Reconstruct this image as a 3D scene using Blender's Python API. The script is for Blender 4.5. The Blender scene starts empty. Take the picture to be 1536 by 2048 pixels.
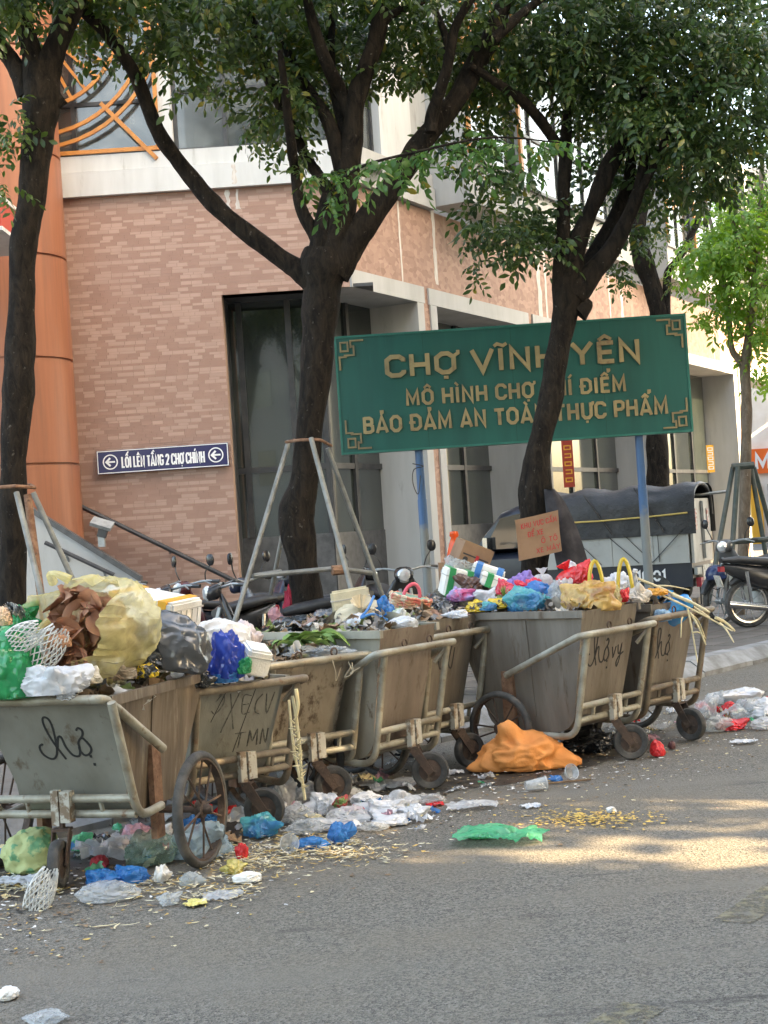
import bpy, bmesh, math, random
import numpy as np
from mathutils import Vector, Matrix, noise as mn

# ------------------------------------------------------------------ camera, sky, sun, exposure
SC = bpy.context.scene
COL = SC.collection
F = 3000.0                      # focal length in pixels of the 1536 x 2048 photograph
HZ = 1065.0                     # image row of the horizon at the centre column
EYE = 1.5
ROLL = math.radians(-3.75)
PITCH = math.atan((HZ - 1024) / F)
RCAM = Matrix.Rotation(math.pi / 2 + PITCH, 3, 'X') @ Matrix.Rotation(ROLL, 3, 'Z')
cam_data = bpy.data.cameras.new('camera')
cam = bpy.data.objects.new('camera', cam_data)
COL.objects.link(cam)
cam.matrix_world = Matrix.Translation((0, 0, EYE)) @ RCAM.to_4x4()
cam_data.sensor_fit = 'VERTICAL'
cam_data.sensor_height = 36.0
cam_data.lens = 36.0 * F / 2048
cam_data.clip_start = 0.05
cam_data.clip_end = 2000
SC.camera = cam

SUN_EL = math.radians(35)
SUN_DIR = Vector((0.932 * math.cos(SUN_EL), -0.362 * math.cos(SUN_EL), math.sin(SUN_EL)))   # towards the sun
world = bpy.data.worlds.new('World')
SC.world = world
world.use_nodes = True
_n = world.node_tree.nodes
_l = world.node_tree.links
_bg = _n['Background']
_sky = _n.new('ShaderNodeTexSky')
_sky.sky_type = 'NISHITA'
_sky.sun_disc = False
_sky.sun_elevation = SUN_EL
_sky.sun_rotation = math.atan2(SUN_DIR.x, SUN_DIR.y)
_sky.air_density = 1.0
_sky.dust_density = 4.0
_sky.ozone_density = 0.6
_l.new(_sky.outputs[0], _bg.inputs[0])
_bg.inputs[1].default_value = 0.15

sun_data = bpy.data.lights.new('sun', 'SUN')
sun_data.energy = 3.3
sun_data.angle = math.radians(0.55)
sun_data.color = (1.0, 0.80, 0.56)
sun = bpy.data.objects.new('sun', sun_data)
COL.objects.link(sun)
sun.rotation_euler = SUN_DIR.to_track_quat('Z', 'Y').to_euler()

SC.view_settings.view_transform = 'Standard'
SC.view_settings.look = 'None'
SC.view_settings.exposure = 3.25
SC.view_settings.gamma = 1.0
SC.view_settings.use_white_balance = True
SC.view_settings.white_balance_temperature = 8000
SC.view_settings.white_balance_tint = 6
SC.view_settings.use_curve_mapping = False
SC.cycles.max_bounces = 6
SC.cycles.transparent_max_bounces = 12

# ------------------------------------------------------------------ photograph to place
def W(px, py, d):
    """the point of the place at depth d (metres along +Y) seen at photograph pixel px, py"""
    v = RCAM @ Vector(((px - 768) / F, -(py - 1024) / F, -1.0))
    return Vector((0, 0, EYE)) + v * (d / v.y)

def G(px, py, z=0.0):
    v = RCAM @ Vector(((px - 768) / F, -(py - 1024) / F, -1.0))
    return Vector((0, 0, EYE)) + v * ((z - EYE) / v.z)

# ------------------------------------------------------------------ materials
MATS = {}
def _mat(name):
    m = bpy.data.materials.new(name)
    m.use_nodes = True
    MATS[name] = m
    nt = m.node_tree
    return m, nt.nodes, nt.links, nt.nodes['Principled BSDF'], nt.nodes['Material Output']

def _coord(n, l, scale=(1, 1, 1), kind='Object'):
    tc = n.new('ShaderNodeTexCoord')
    mp = n.new('ShaderNodeMapping')
    mp.inputs['Scale'].default_value = scale
    l.new(tc.outputs[kind], mp.inputs[0])
    return mp.outputs[0]

def _noise(n, l, vec, scale, detail=4, rough=0.6, dist=0.0):
    t = n.new('ShaderNodeTexNoise')
    t.inputs['Scale'].default_value = scale
    t.inputs['Detail'].default_value = detail
    t.inputs['Roughness'].default_value = rough
    t.inputs['Distortion'].default_value = dist
    l.new(vec, t.inputs['Vector'])
    return t.outputs['Fac']

def _ramp(n, l, fac, a, b):
    r = n.new('ShaderNodeMapRange')
    r.clamp = True
    r.inputs['From Min'].default_value = a
    r.inputs['From Max'].default_value = b
    l.new(fac, r.inputs['Value'])
    return r.outputs[0]

def _mixc(n, l, fac, c1, c2):
    x = n.new('ShaderNodeMix')
    x.data_type = 'RGBA'
    if fac is None:
        x.inputs[0].default_value = 0.5
    elif isinstance(fac, float):
        x.inputs[0].default_value = fac
    else:
        l.new(fac, x.inputs[0])
    for i, c in ((6, c1), (7, c2)):
        if isinstance(c, (tuple, list)):
            x.inputs[i].default_value = (c[0], c[1], c[2], 1)
        else:
            l.new(c, x.inputs[i])
    return x.outputs[2]

def _bump(n, l, height, strength, dist, b):
    bp = n.new('ShaderNodeBump')
    bp.inputs['Strength'].default_value = strength
    bp.inputs['Distance'].default_value = dist
    l.new(height, bp.inputs['Height'])
    l.new(bp.outputs[0], b.inputs['Normal'])
    return bp

def mat(name, c, c2=None, scale=4.0, lo=0.4, hi=0.65, rough=0.6, metal=0.0, bump=0.0, bscale=30.0, bdist=0.01,
        spec=0.5, stretch=(1, 1, 1), c3=None, s3=9.0, lo3=0.55, hi3=0.68, vary=0.0, detail=4):
    """base colour with up to two irregular layers of wear, fine relief and per-object variation"""
    if name in MATS:
        return MATS[name]
    m, n, l, b, o = _mat(name)
    vec = _coord(n, l, stretch)
    col = c
    if c2 is not None:
        col = _mixc(n, l, _ramp(n, l, _noise(n, l, vec, scale, detail), lo, hi), c, c2)
    if c3 is not None:
        col = _mixc(n, l, _ramp(n, l, _noise(n, l, vec, s3, 6, 0.7), lo3, hi3), col, c3)
    if vary:
        oi = n.new('ShaderNodeObjectInfo')
        hsv = n.new('ShaderNodeHueSaturation')
        mr = n.new('ShaderNodeMapRange')
        mr.inputs['To Min'].default_value = 1 - vary
        mr.inputs['To Max'].default_value = 1 + vary
        l.new(oi.outputs['Random'], mr.inputs['Value'])
        l.new(mr.outputs[0], hsv.inputs['Value'])
        if isinstance(col, (tuple, list)):
            hsv.inputs['Color'].default_value = (*col, 1)
        else:
            l.new(col, hsv.inputs['Color'])
        col = hsv.outputs[0]
    if isinstance(col, (tuple, list)):
        b.inputs['Base Color'].default_value = (*col, 1)
    else:
        l.new(col, b.inputs['Base Color'])
    b.inputs['Roughness'].default_value = rough
    b.inputs['Metallic'].default_value = metal
    b.inputs['Specular IOR Level'].default_value = spec
    if bump:
        _bump(n, l, _noise(n, l, vec, bscale, 5, 0.65), bump, bdist, b)
    return m

def plastic(name, c, rough=0.28, trans=0.25, clear=0.0, bump=0.35, bscale=26.0, c2=None, lo=0.45, hi=0.6, s2=6.0):
    """thin crumpled plastic film: lets some light through, clear film also shows what lies behind"""
    if name in MATS:
        return MATS[name]
    m, n, l, b, o = _mat(name)
    vec = _coord(n, l)
    col = c
    if c2 is not None:
        col = _mixc(n, l, _ramp(n, l, _noise(n, l, vec, s2, 4), lo, hi), c, c2)
        l.new(col, b.inputs['Base Color'])
    else:
        b.inputs['Base Color'].default_value = (*c, 1)
    b.inputs['Roughness'].default_value = rough * 0.72
    b.inputs['Specular IOR Level'].default_value = 0.8
    rt_ = n.new('ShaderNodeTexNoise')
    rt_.noise_type = 'RIDGED_MULTIFRACTAL'
    rt_.inputs['Scale'].default_value = bscale * 0.55
    rt_.inputs['Detail'].default_value = 3.5
    rt_.inputs['Roughness'].default_value = 0.55
    rt_.inputs['Distortion'].default_value = 1.2
    l.new(vec, rt_.inputs['Vector'])
    bp = _bump(n, l, rt_.outputs['Fac'], min(1.0, bump * 1.7), 0.012, b)
    tr = n.new('ShaderNodeBsdfTranslucent')
    if isinstance(col, (tuple, list)):
        tr.inputs[0].default_value = (*col, 1)
    else:
        l.new(col, tr.inputs[0])
    mx = n.new('ShaderNodeMixShader')
    mx.inputs[0].default_value = trans
    l.new(b.outputs[0], mx.inputs[1])
    l.new(tr.outputs[0], mx.inputs[2])
    out = mx.outputs[0]
    if clear > 0:
        tp = n.new('ShaderNodeBsdfTransparent')
        mr = n.new('ShaderNodeMapRange')
        mr.inputs['To Min'].default_value = max(0.0, clear - 0.28)
        mr.inputs['To Max'].default_value = min(1.0, clear + 0.28)
        l.new(_noise(n, l, vec, bscale * 0.8, 4, 0.6, 1.0), mr.inputs['Value'])
        m2 = n.new('ShaderNodeMixShader')
        l.new(mr.outputs[0], m2.inputs[0])
        l.new(out, m2.inputs[1])
        l.new(tp.outputs[0], m2.inputs[2])
        out = m2.outputs[0]
    l.new(out, o.inputs['Surface'])
    return m

def leafmat(name, c, c2, trans=0.35, rough=0.38):
    m, n, l, b, o = _mat(name)
    geo = n.new('ShaderNodeNewGeometry')
    col = _mixc(n, l, geo.outputs['Random Per Island'], c, c2)
    col = _mixc(n, l, _ramp(n, l, geo.outputs['Random Per Island'], 0.955, 0.975), col, (0.20, 0.19, 0.04))
    l.new(col, b.inputs['Base Color'])
    b.inputs['Roughness'].default_value = rough
    b.inputs['Specular IOR Level'].default_value = 0.45
    tr = n.new('ShaderNodeBsdfTranslucent')
    g = n.new('ShaderNodeHueSaturation')
    g.inputs['Hue'].default_value = 0.48
    g.inputs['Saturation'].default_value = 1.15
    g.inputs['Value'].default_value = 1.9
    l.new(col, g.inputs['Color'])
    l.new(g.outputs[0], tr.inputs[0])
    mx = n.new('ShaderNodeMixShader')
    mx.inputs[0].default_value = trans
    l.new(b.outputs[0], mx.inputs[1])
    l.new(tr.outputs[0], mx.inputs[2])
    l.new(mx.outputs[0], o.inputs['Surface'])
    return m

# ------------------------------------------------------------------ mesh building
class MB:
    def __init__(self):
        self.v, self.f, self.mi = [], [], []
    def add(self, verts, faces, mi=0):
        k = len(self.v)
        self.v.extend([tuple(p) for p in verts])
        self.f.extend([tuple(i + k for i in q) for q in faces])
        self.mi.extend([mi] * len(faces))
        return self
    def box(self, c, s, rot=None, mi=0, taper=1.0):
        x, y, z = s[0] / 2, s[1] / 2, s[2] / 2
        t = taper
        vs = [Vector(p) for p in ((-x, -y, -z), (x, -y, -z), (x, y, -z), (-x, y, -z),
                                  (-x * t, -y * t, z), (x * t, -y * t, z), (x * t, y * t, z), (-x * t, y * t, z))]
        if rot is not None:
            vs = [rot @ p for p in vs]
        c = Vector(c)
        return self.add([p + c for p in vs], ((0, 3, 2, 1), (4, 5, 6, 7), (0, 1, 5, 4), (1, 2, 6, 5), (2, 3, 7, 6), (3, 0, 4, 7)), mi)
    def tube(self, pts, r, n=8, caps=True, mi=0, closed=False):
        pts = [Vector(p) for p in pts]
        m = len(pts)
        rs = r if isinstance(r, (list, tuple)) else [r] * m
        ref = None
        rings = []
        for i, p in enumerate(pts):
            if closed:
                t = pts[(i + 1) % m] - pts[i - 1]
            else:
                t = pts[min(i + 1, m - 1)] - pts[max(i - 1, 0)]
            if t.length < 1e-9:
                t = Vector((0, 0, 1))
            t.normalize()
            if ref is None:
                ref = Vector((0, 0, 1)) if abs(t.z) < 0.9 else Vector((1, 0, 0))
            a = (ref - t * ref.dot(t))
            if a.length < 1e-6:
                a = t.orthogonal()
            a.normalize()
            ref = a
            b = t.cross(a)
            rings.append([p + (a * math.cos(q) + b * math.sin(q)) * rs[i] for q in [2 * math.pi * j / n for j in range(n)]])
        vs = [q for ring in rings for q in ring]
        fs = []
        for i in range(m if closed else m - 1):
            i2 = (i + 1) % m
            for j in range(n):
                j2 = (j + 1) % n
                fs.append((i * n + j, i * n + j2, i2 * n + j2, i2 * n + j))
        if caps and not closed:
            fs.append(tuple(range(n))[::-1])
            fs.append(tuple((m - 1) * n + j for j in range(n)))
        return self.add(vs, fs, mi)
    def lathe(self, prof, n=20, axis='Z', c=(0, 0, 0), mi=0, closed=False):
        vs, fs = [], []
        m = len(prof)
        for r, h in prof:
            for j in range(n):
                a = 2 * math.pi * j / n
                p = (r * math.cos(a), r * math.sin(a), h)
                if axis == 'X':
                    p = (p[2], p[0], p[1])
                elif axis == 'Y':
                    p = (p[0], p[2], p[1])
                vs.append((p[0] + c[0], p[1] + c[1], p[2] + c[2]))
        for i in range(m if closed else m - 1):
            i2 = (i + 1) % m
            for j in range(n):
                j2 = (j + 1) % n
                fs.append((i * n + j, i * n + j2, i2 * n + j2, i2 * n + j))
        return self.add(vs, fs, mi)
    def loft(self, secs, n=14, mi=0, power=2.6, caps=True):
        """sections (x, y, z, half_width_y, half_height_z) along x with rounded-rectangle outlines"""
        vs, fs = [], []
        for (x, y, z, hw, hh) in secs:
            for j in range(n):
                a = 2 * math.pi * j / n
                ca, sa = math.cos(a), math.sin(a)
                vs.append((x, y + hw * math.copysign(abs(ca) ** (2 / power), ca), z + hh * math.copysign(abs(sa) ** (2 / power), sa)))
        for i in range(len(secs) - 1):
            for j in range(n):
                j2 = (j + 1) % n
                fs.append((i * n + j, i * n + j2, (i + 1) * n + j2, (i + 1) * n + j))
        if caps:
            fs.append(tuple(range(n))[::-1])
            fs.append(tuple((len(secs) - 1) * n + j for j in range(n)))
        return self.add(vs, fs, mi)
    def prism(self, poly, h0, h1, frame=None, mi=0):
        """polygon (u, v) pushed from h0 to h1; frame = (origin, u, v, n) in the place"""
        k = len(poly)
        O, U, V, N = frame if frame else (Vector((0, 0, 0)), Vector((1, 0, 0)), Vector((0, 1, 0)), Vector((0, 0, 1)))
        vs = [O + U * p[0] + V * p[1] + N * h0 for p in poly] + [O + U * p[0] + V * p[1] + N * h1 for p in poly]
        fs = [tuple(range(k))[::-1], tuple(range(k, 2 * k))] + [(i, (i + 1) % k, k + (i + 1) % k, k + i) for i in range(k)]
        return self.add(vs, fs, mi)
    def stroke(self, pts, w, h0, h1, frame, closed=False, mi=0):
        """a flat mitred ribbon of width w along 2-D points, pushed from h0 to h1"""
        P = [Vector((p[0], p[1])) for p in pts]
        m = len(P)
        L, R = [], []
        for i in range(m):
            a = P[i - 1] if (closed or i > 0) else None
            b = P[(i + 1) % m] if (closed or i < m - 1) else None
            d1 = (P[i] - a).normalized() if a is not None else None
            d2 = (b - P[i]).normalized() if b is not None else None
            if d1 is None: d1 = d2
            if d2 is None: d2 = d1
            n1 = Vector((-d1.y, d1.x)); n2 = Vector((-d2.y, d2.x))
            nn = n1 + n2
            if nn.length < 1e-4: nn = n1
            nn.normalize()
            k = 1 / max(0.45, nn.dot(n1))
            L.append(P[i] + nn * (w / 2 * k)); R.append(P[i] - nn * (w / 2 * k))
        O, U, V, N = frame
        def to(p, h): return O + U * p.x + V * p.y + N * h
        vs = [to(p, h0) for p in L] + [to(p, h0) for p in R] + [to(p, h1) for p in L] + [to(p, h1) for p in R]
        fs = []
        for i in range(m if closed else m - 1):
            j = (i + 1) % m
            fs += [(2 * m + i, 3 * m + i, 3 * m + j, 2 * m + j), (i, 2 * m + i, 2 * m + j, j), (m + j, 3 * m + j, 3 * m + i, m + i)]
        if not closed:
            fs += [(0, m, 3 * m, 2 * m), (m - 1, 3 * m - 1, 4 * m - 1, 2 * m - 1)][0:1] + [(2 * m - 1, m - 1, 3 * m - 1, 4 * m - 1)]
        return self.add(vs, fs, mi)
    def mesh(self, name, mats, smooth=40):
        me = bpy.data.meshes.new(name)
        me.from_pydata(self.v, [], self.f)
        ms = mats if isinstance(mats, (list, tuple)) else [mats]
        for m in ms:
            me.materials.append(m)
        if len(ms) > 1:
            me.polygons.foreach_set('material_index', self.mi)
        if smooth:
            me.polygons.foreach_set('use_smooth', [True] * len(me.polygons))
            me.set_sharp_from_angle(angle=math.radians(smooth))
        me.update()
        return me
    def build(self, name, mats, parent=None, smooth=40, **kw):
        return obj(name, self.mesh(name, mats, smooth), parent, **kw)

def obj(name, data, parent=None, loc=None, rot=None, scale=None):
    o = bpy.data.objects.new(name, data)
    COL.objects.link(o)
    if parent is not None:
        o.parent = parent
    if loc is not None: o.location = loc
    if rot is not None: o.rotation_euler = rot
    if scale is not None: o.scale = scale if isinstance(scale, (tuple, list)) else (scale,) * 3
    return o

def tag(o, label=None, cat=None, group=None, kind=None):
    if label: o['label'] = label
    if cat: o['category'] = cat
    if group: o['group'] = group
    if kind: o['kind'] = kind
    return o

def thing(name, label, cat, loc=(0, 0, 0), rz=0.0, group=None):
    o = obj(name, None, loc=loc, rot=(0, 0, rz))
    o.empty_display_size = 0.2
    return tag(o, label, cat, group)

def copy_tree(o, parent=None):
    c = o.copy()
    COL.objects.link(c)
    c.parent = parent
    for ch in list(o.children):
        copy_tree(ch, c)
    return c

def fillet(pts, rad, k=5):
    """round the inner corners of a polyline"""
    P = [Vector(p) for p in pts]
    out = [P[0]]
    for i in range(1, len(P) - 1):
        a, b, c = P[i - 1], P[i], P[i + 1]
        r = min(rad, (a - b).length * 0.48, (c - b).length * 0.48)
        p0 = b + (a - b).normalized() * r
        p2 = b + (c - b).normalized() * r
        for j in range(k + 1):
            t = j / k
            out.append(p0 * (1 - t) ** 2 + b * 2 * t * (1 - t) + p2 * t * t)
    out.append(P[-1])
    return out

def smooth_line(pts, k=5):
    """Catmull-Rom through points (any dimension, as tuples)"""
    P = [np.array(p, float) for p in pts]
    P = [2 * P[0] - P[1]] + P + [2 * P[-1] - P[-2]]
    out = []
    for i in range(1, len(P) - 2):
        for j in range(k):
            t = j / k
            out.append(0.5 * ((2 * P[i]) + (-P[i - 1] + P[i + 1]) * t + (2 * P[i - 1] - 5 * P[i] + 4 * P[i + 1] - P[i + 2]) * t * t
                              + (-P[i - 1] + 3 * P[i] - 3 * P[i + 1] + P[i + 2]) * t ** 3))
    out.append(P[-2])
    return [tuple(p) for p in out]

# ------------------------------------------------------------------ letters drawn as strokes: width, list of polylines in a 0..1 high cell
def _arc(cx, cy, rx, ry, a0, a1, k=10):
    return [(cx + rx * math.cos(math.radians(a0 + (a1 - a0) * i / k)), cy + ry * math.sin(math.radians(a0 + (a1 - a0) * i / k))) for i in range(k + 1)]
def _glyphs():
    g = {}
    O = [(0.08, 0.25), (0.25, 0.07), (0.45, 0.07), (0.62, 0.25), (0.62, 0.75), (0.45, 0.93), (0.25, 0.93), (0.08, 0.75)]
    g['A'] = (0.72, [[(0.06, 0), (0.36, 1), (0.66, 0)], [(0.16, 0.25), (0.56, 0.25)]], [])
    g['B'] = (0.66, [[(0.08, 0.07), (0.42, 0.07), (0.57, 0.17), (0.57, 0.43), (0.44, 0.53), (0.54, 0.64), (0.54, 0.83), (0.42, 0.93), (0.08, 0.93)], [(0.10, 0), (0.10, 1)], [(0.1, 0.53), (0.44, 0.53)]], [])
    g['C'] = (0.66, [[(0.60, 0.70), (0.60, 0.80), (0.47, 0.93), (0.22, 0.93), (0.08, 0.78), (0.08, 0.22), (0.22, 0.07), (0.47, 0.07), (0.60, 0.20), (0.60, 0.30)]], [])
    g['D'] = (0.70, [[(0.10, 0.07), (0.42, 0.07), (0.61, 0.25), (0.61, 0.75), (0.42, 0.93), (0.10, 0.93)], [(0.10, 0), (0.10, 1)]], [])
    g['E'] = (0.58, [[(0.10, 0), (0.10, 1)], [(0.1, 0.93), (0.54, 0.93)], [(0.1, 0.5), (0.48, 0.5)], [(0.1, 0.07), (0.54, 0.07)]], [])
    g['G'] = (0.70, [[(0.60, 0.72), (0.60, 0.80), (0.47, 0.93), (0.22, 0.93), (0.08, 0.78), (0.08, 0.22), (0.22, 0.07), (0.47, 0.07), (0.60, 0.20), (0.60, 0.46), (0.36, 0.46)]], [])
    g['H'] = (0.70, [[(0.10, 0), (0.10, 1)], [(0.60, 0), (0.60, 1)], [(0.1, 0.5), (0.6, 0.5)]], [])
    g['I'] = (0.26, [[(0.12, 0), (0.12, 1)]], [])
    g['K'] = (0.66, [[(0.1, 0), (0.1, 1)], [(0.58, 1), (0.14, 0.5), (0.6, 0)]], [])
    g['L'] = (0.56, [[(0.10, 1), (0.10, 0.07), (0.54, 0.07)]], [])
    g['M'] = (0.86, [[(0.10, 0), (0.12, 0.96), (0.42, 0.22), (0.72, 0.96), (0.74, 0)]], [])
    g['N'] = (0.72, [[(0.10, 0), (0.10, 0.97), (0.61, 0.03), (0.61, 1)]], [])
    g['O'] = (0.72, [], [O])
    g['P'] = (0.62, [[(0.10, 0), (0.10, 1)], [(0.1, 0.93), (0.44, 0.93), (0.57, 0.82), (0.57, 0.56), (0.44, 0.45), (0.1, 0.45)]], [])
    g['T'] = (0.62, [[(0.02, 0.92), (0.60, 0.92)], [(0.31, 0), (0.31, 0.9)]], [])
    g['U'] = (0.70, [[(0.10, 1), (0.10, 0.22), (0.24, 0.07), (0.46, 0.07), (0.60, 0.22), (0.60, 1)]], [])
    g['V'] = (0.72, [[(0.04, 1), (0.36, 0.02), (0.68, 1)]], [])
    g['X'] = (0.66, [[(0.05, 1), (0.6, 0)], [(0.6, 1), (0.05, 0)]], [])
    g['Y'] = (0.70, [[(0.04, 1), (0.35, 0.48), (0.66, 1)], [(0.35, 0), (0.35, 0.5)]], [])
    g['Z'] = (0.62, [[(0.05, 0.93), (0.55, 0.93), (0.05, 0.07), (0.58, 0.07)]], [])
    g['0'] = g['O']
    g['1'] = (0.40, [[(0.06, 0.8), (0.26, 0.97), (0.26, 0)]], [])
    g['2'] = (0.60, [[(0.08, 0.72), (0.08, 0.82), (0.2, 0.93), (0.42, 0.93), (0.53, 0.82), (0.53, 0.62), (0.08, 0.07), (0.57, 0.07)]], [])
    g['6'] = (0.64, [[(0.54, 0.82), (0.44, 0.93), (0.2, 0.93), (0.09, 0.8), (0.09, 0.2), (0.2, 0.07), (0.44, 0.07), (0.55, 0.18), (0.55, 0.42), (0.44, 0.54), (0.12, 0.54)]], [])
    g['.'] = (0.24, [[(0.1, 0), (0.1, 0.14)]], [])
    return g
GLY = _glyphs()
# Vietnamese letters: base, marks (hat, breve, horn, dot, bar, acute, grave, hook, tilde)
VN = {'Ợ': 'O horn dot', 'Ĩ': 'I tilde', 'Ê': 'E hat', 'Ô': 'O hat', 'Ì': 'I grave', 'Í': 'I acute', 'Đ': 'D bar', 'Ể': 'E hat hook2',
      'Ả': 'A hook', 'À': 'A grave', 'Ự': 'U horn dot', 'Ẩ': 'A hat hook2', 'Ố': 'O hat acute2', 'Ầ': 'A hat grave2', 'Ă': 'A breve',
      'Ự': 'U horn dot', 'Ấ': 'A hat acute2', 'Ế': 'E hat acute2', 'Ý': 'Y acute', 'Á': 'A acute', 'Ậ': 'A hat dot'}
def glyph(ch):
    spec = VN.get(ch, ch).split()
    w, op, cl = GLY[spec[0]]
    op, cl = [list(p) for p in op], [list(p) for p in cl]
    m = w / 2 - 0.005
    thin = []
    for k in spec[1:]:
        if k == 'hat': thin.append([(m - 0.20, 1.08), (m, 1.26), (m + 0.20, 1.08)])
        if k == 'breve': thin.append([(m - 0.18, 1.28), (m - 0.08, 1.14), (m + 0.08, 1.14), (m + 0.18, 1.28)])
        if k == 'horn': thin.append([(w - 0.10, 0.80), (w + 0.05, 0.92), (w + 0.05, 1.06)])
        if k == 'dot': thin.append([(m - 0.07, -0.17), (m + 0.07, -0.17)])
        if k == 'bar': thin.append([(-0.06, 0.5), (0.32, 0.5)])
        if k == 'acute': thin.append([(m - 0.06, 1.10), (m + 0.12, 1.30)])
        if k == 'grave': thin.append([(m + 0.06, 1.10), (m - 0.12, 1.30)])
        if k == 'tilde': thin.append([(m - 0.20, 1.12), (m - 0.10, 1.22), (m + 0.08, 1.12), (m + 0.20, 1.22)])
        if k == 'hook': thin.append([(m - 0.08, 1.30), (m + 0.08, 1.30), (m + 0.08, 1.22), (m, 1.18), (m, 1.10)])
        if k == 'hook2': thin.append([(m + 0.16, 1.48), (m + 0.30, 1.48), (m + 0.30, 1.40), (m + 0.22, 1.36), (m + 0.22, 1.28)])
        if k == 'acute2': thin.append([(m + 0.12, 1.28), (m + 0.30, 1.46)])
        if k == 'grave2': thin.append([(m + 0.34, 1.26), (m + 0.16, 1.44)])
    return w, op, cl, thin
def draw_text(txt, frame, x0, y0, x1, h, wt, h0, h1, mats, parent, name='letter', gap=0.12, space=0.42, one=False, skew=None):
    """letters of height h between x0 and x1 along the frame's u, base line at y0, each a mesh of its own"""
    tot = sum(space if c == ' ' else glyph(c)[0] + gap for c in txt) - gap
    sx = (x1 - x0) / tot
    O, U, V, N = frame
    x = x0
    big = MB()
    k = 0
    for c in txt:
        if c == ' ':
            x += space * sx
            continue
        w, op, cl, thin = glyph(c)
        mb = big if one else MB()
        k = 0
        for lst, closed, ww in ((op, False, wt), (cl, True, wt), (thin, False, wt * 0.72)):
            for pl in lst:
                mb.stroke([(x + p[0] * sx, y0 + p[1] * h) for p in pl], ww * h, h0, h1 + 0.0004 * k, frame, closed)
                k += 1
        if not one:
            mb.build(name, mats, parent, smooth=0)
        x += (w + gap) * sx
    if one:
        big.build(name, mats, parent, smooth=0)
# ------------------------------------------------------------------ materials of the setting
M_ASPH = None
def _asphalt():
    m, n, l, b, o = _mat('asphalt')
    vec = _coord(n, l)
    fine = _noise(n, l, vec, 190, 3, 0.8)
    mid = _noise(n, l, vec, 42, 4, 0.7)
    big = _noise(n, l, vec, 0.7, 5, 0.6)
    vor = n.new('ShaderNodeTexVoronoi')
    vor.inputs['Scale'].default_value = 105
    l.new(vec, vor.inputs['Vector'])
    stone = _ramp(n, l, vor.outputs['Color'], 0.2, 0.95)
    c = _mixc(n, l, stone, (0.043, 0.040, 0.035), (0.212, 0.195, 0.165))
    c = _mixc(n, l, _ramp(n, l, fine, 0.46, 0.72), c, (0.31, 0.283, 0.236))
    c = _mixc(n, l, _ramp(n, l, mid, 0.60, 0.72), c, (0.040, 0.038, 0.034))
    c = _mixc(n, l, _ramp(n, l, big, 0.45, 0.80), c, (0.175, 0.148, 0.112))
    st = _noise(n, l, _coord(n, l, (0.5, 1.6, 1)), 1.7, 5, 0.7)
    c = _mixc(n, l, _ramp(n, l, st, 0.62, 0.80), c, (0.072, 0.062, 0.050))
    tc_ = n.new('ShaderNodeTexCoord'); mp_ = n.new('ShaderNodeMapping')
    mp_.inputs['Rotation'].default_value = (0, 0, -0.889); mp_.inputs['Scale'].default_value = (0.14, 1.1, 1)
    l.new(tc_.outputs['Object'], mp_.inputs[0])
    band = _noise(n, l, mp_.outputs[0], 1.3, 4, 0.6)
    c = _mixc(n, l, _ramp(n, l, band, 0.52, 0.70), c, (0.172, 0.156, 0.130))
    c = _mixc(n, l, _ramp(n, l, _noise(n, l, mp_.outputs[0], 3.4, 5, 0.65), 0.63, 0.74), c, (0.055, 0.050, 0.044))
    l.new(c, b.inputs['Base Color'])
    b.inputs['Roughness'].default_value = 0.85
    b.inputs['Specular IOR Level'].default_value = 0.25
    ad = n.new('ShaderNodeMath'); ad.operation = 'ADD'
    l.new(vor.outputs['Distance'], ad.inputs[0]); l.new(mid, ad.inputs[1])
    _bump(n, l, ad.outputs[0], 0.9, 0.006, b)
    return m
M_ASPH = _asphalt()
M_PAVE = mat('paving', (0.125, 0.112, 0.098), (0.075, 0.067, 0.058), 3, 0.4, 0.7, 0.85, bump=0.4, bscale=60, vary=0.15)
M_KERB = mat('kerb_concrete', (0.27, 0.275, 0.275), (0.155, 0.15, 0.14), 5, 0.4, 0.7, 0.8, bump=0.4, bscale=50, vary=0.08)
M_YPAINT = mat('worn_yellow_paint', (0.215, 0.185, 0.105), (0.135, 0.124, 0.104), 18, 0.40, 0.62, 0.8, bump=0.5, bscale=90)
def _worn(m):
    n, l = m.node_tree.nodes, m.node_tree.links
    vec = _coord(n, l)
    mr = _ramp(n, l, _noise(n, l, vec, 13, 6, 0.75), 0.36, 0.60)
    l.new(mr, n['Principled BSDF'].inputs['Alpha'])
_worn(M_YPAINT)
M_WHITEW = mat('white_render', (0.56, 0.575, 0.57), (0.45, 0.46, 0.45), 1.1, 0.4, 0.75, 0.75, c3=(0.31, 0.31, 0.29), s3=2.2, lo3=0.60, hi3=0.75, stretch=(3, 3, 0.5), bump=0.1, bscale=40)
M_GREYW = mat('grey_white_render', (0.43, 0.435, 0.425), (0.335, 0.335, 0.32), 1.0, 0.4, 0.75, 0.8, c3=(0.24, 0.235, 0.215), s3=1.9, lo3=0.62, hi3=0.8, stretch=(2.2, 2.2, 0.4), bump=0.1, bscale=40)
M_GROUT = mat('grout', (0.36, 0.235, 0.175), (0.31, 0.20, 0.15), 3, rough=0.9)
M_BRICKL = mat('brick_light', (0.445, 0.297, 0.236), (0.405, 0.265, 0.207), 2, rough=0.7, vary=0.07)
M_BRICKD = mat('brick_dark', (0.335, 0.202, 0.155), (0.365, 0.226, 0.175), 2, rough=0.7, vary=0.08)
M_MOSAIC = None
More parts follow.
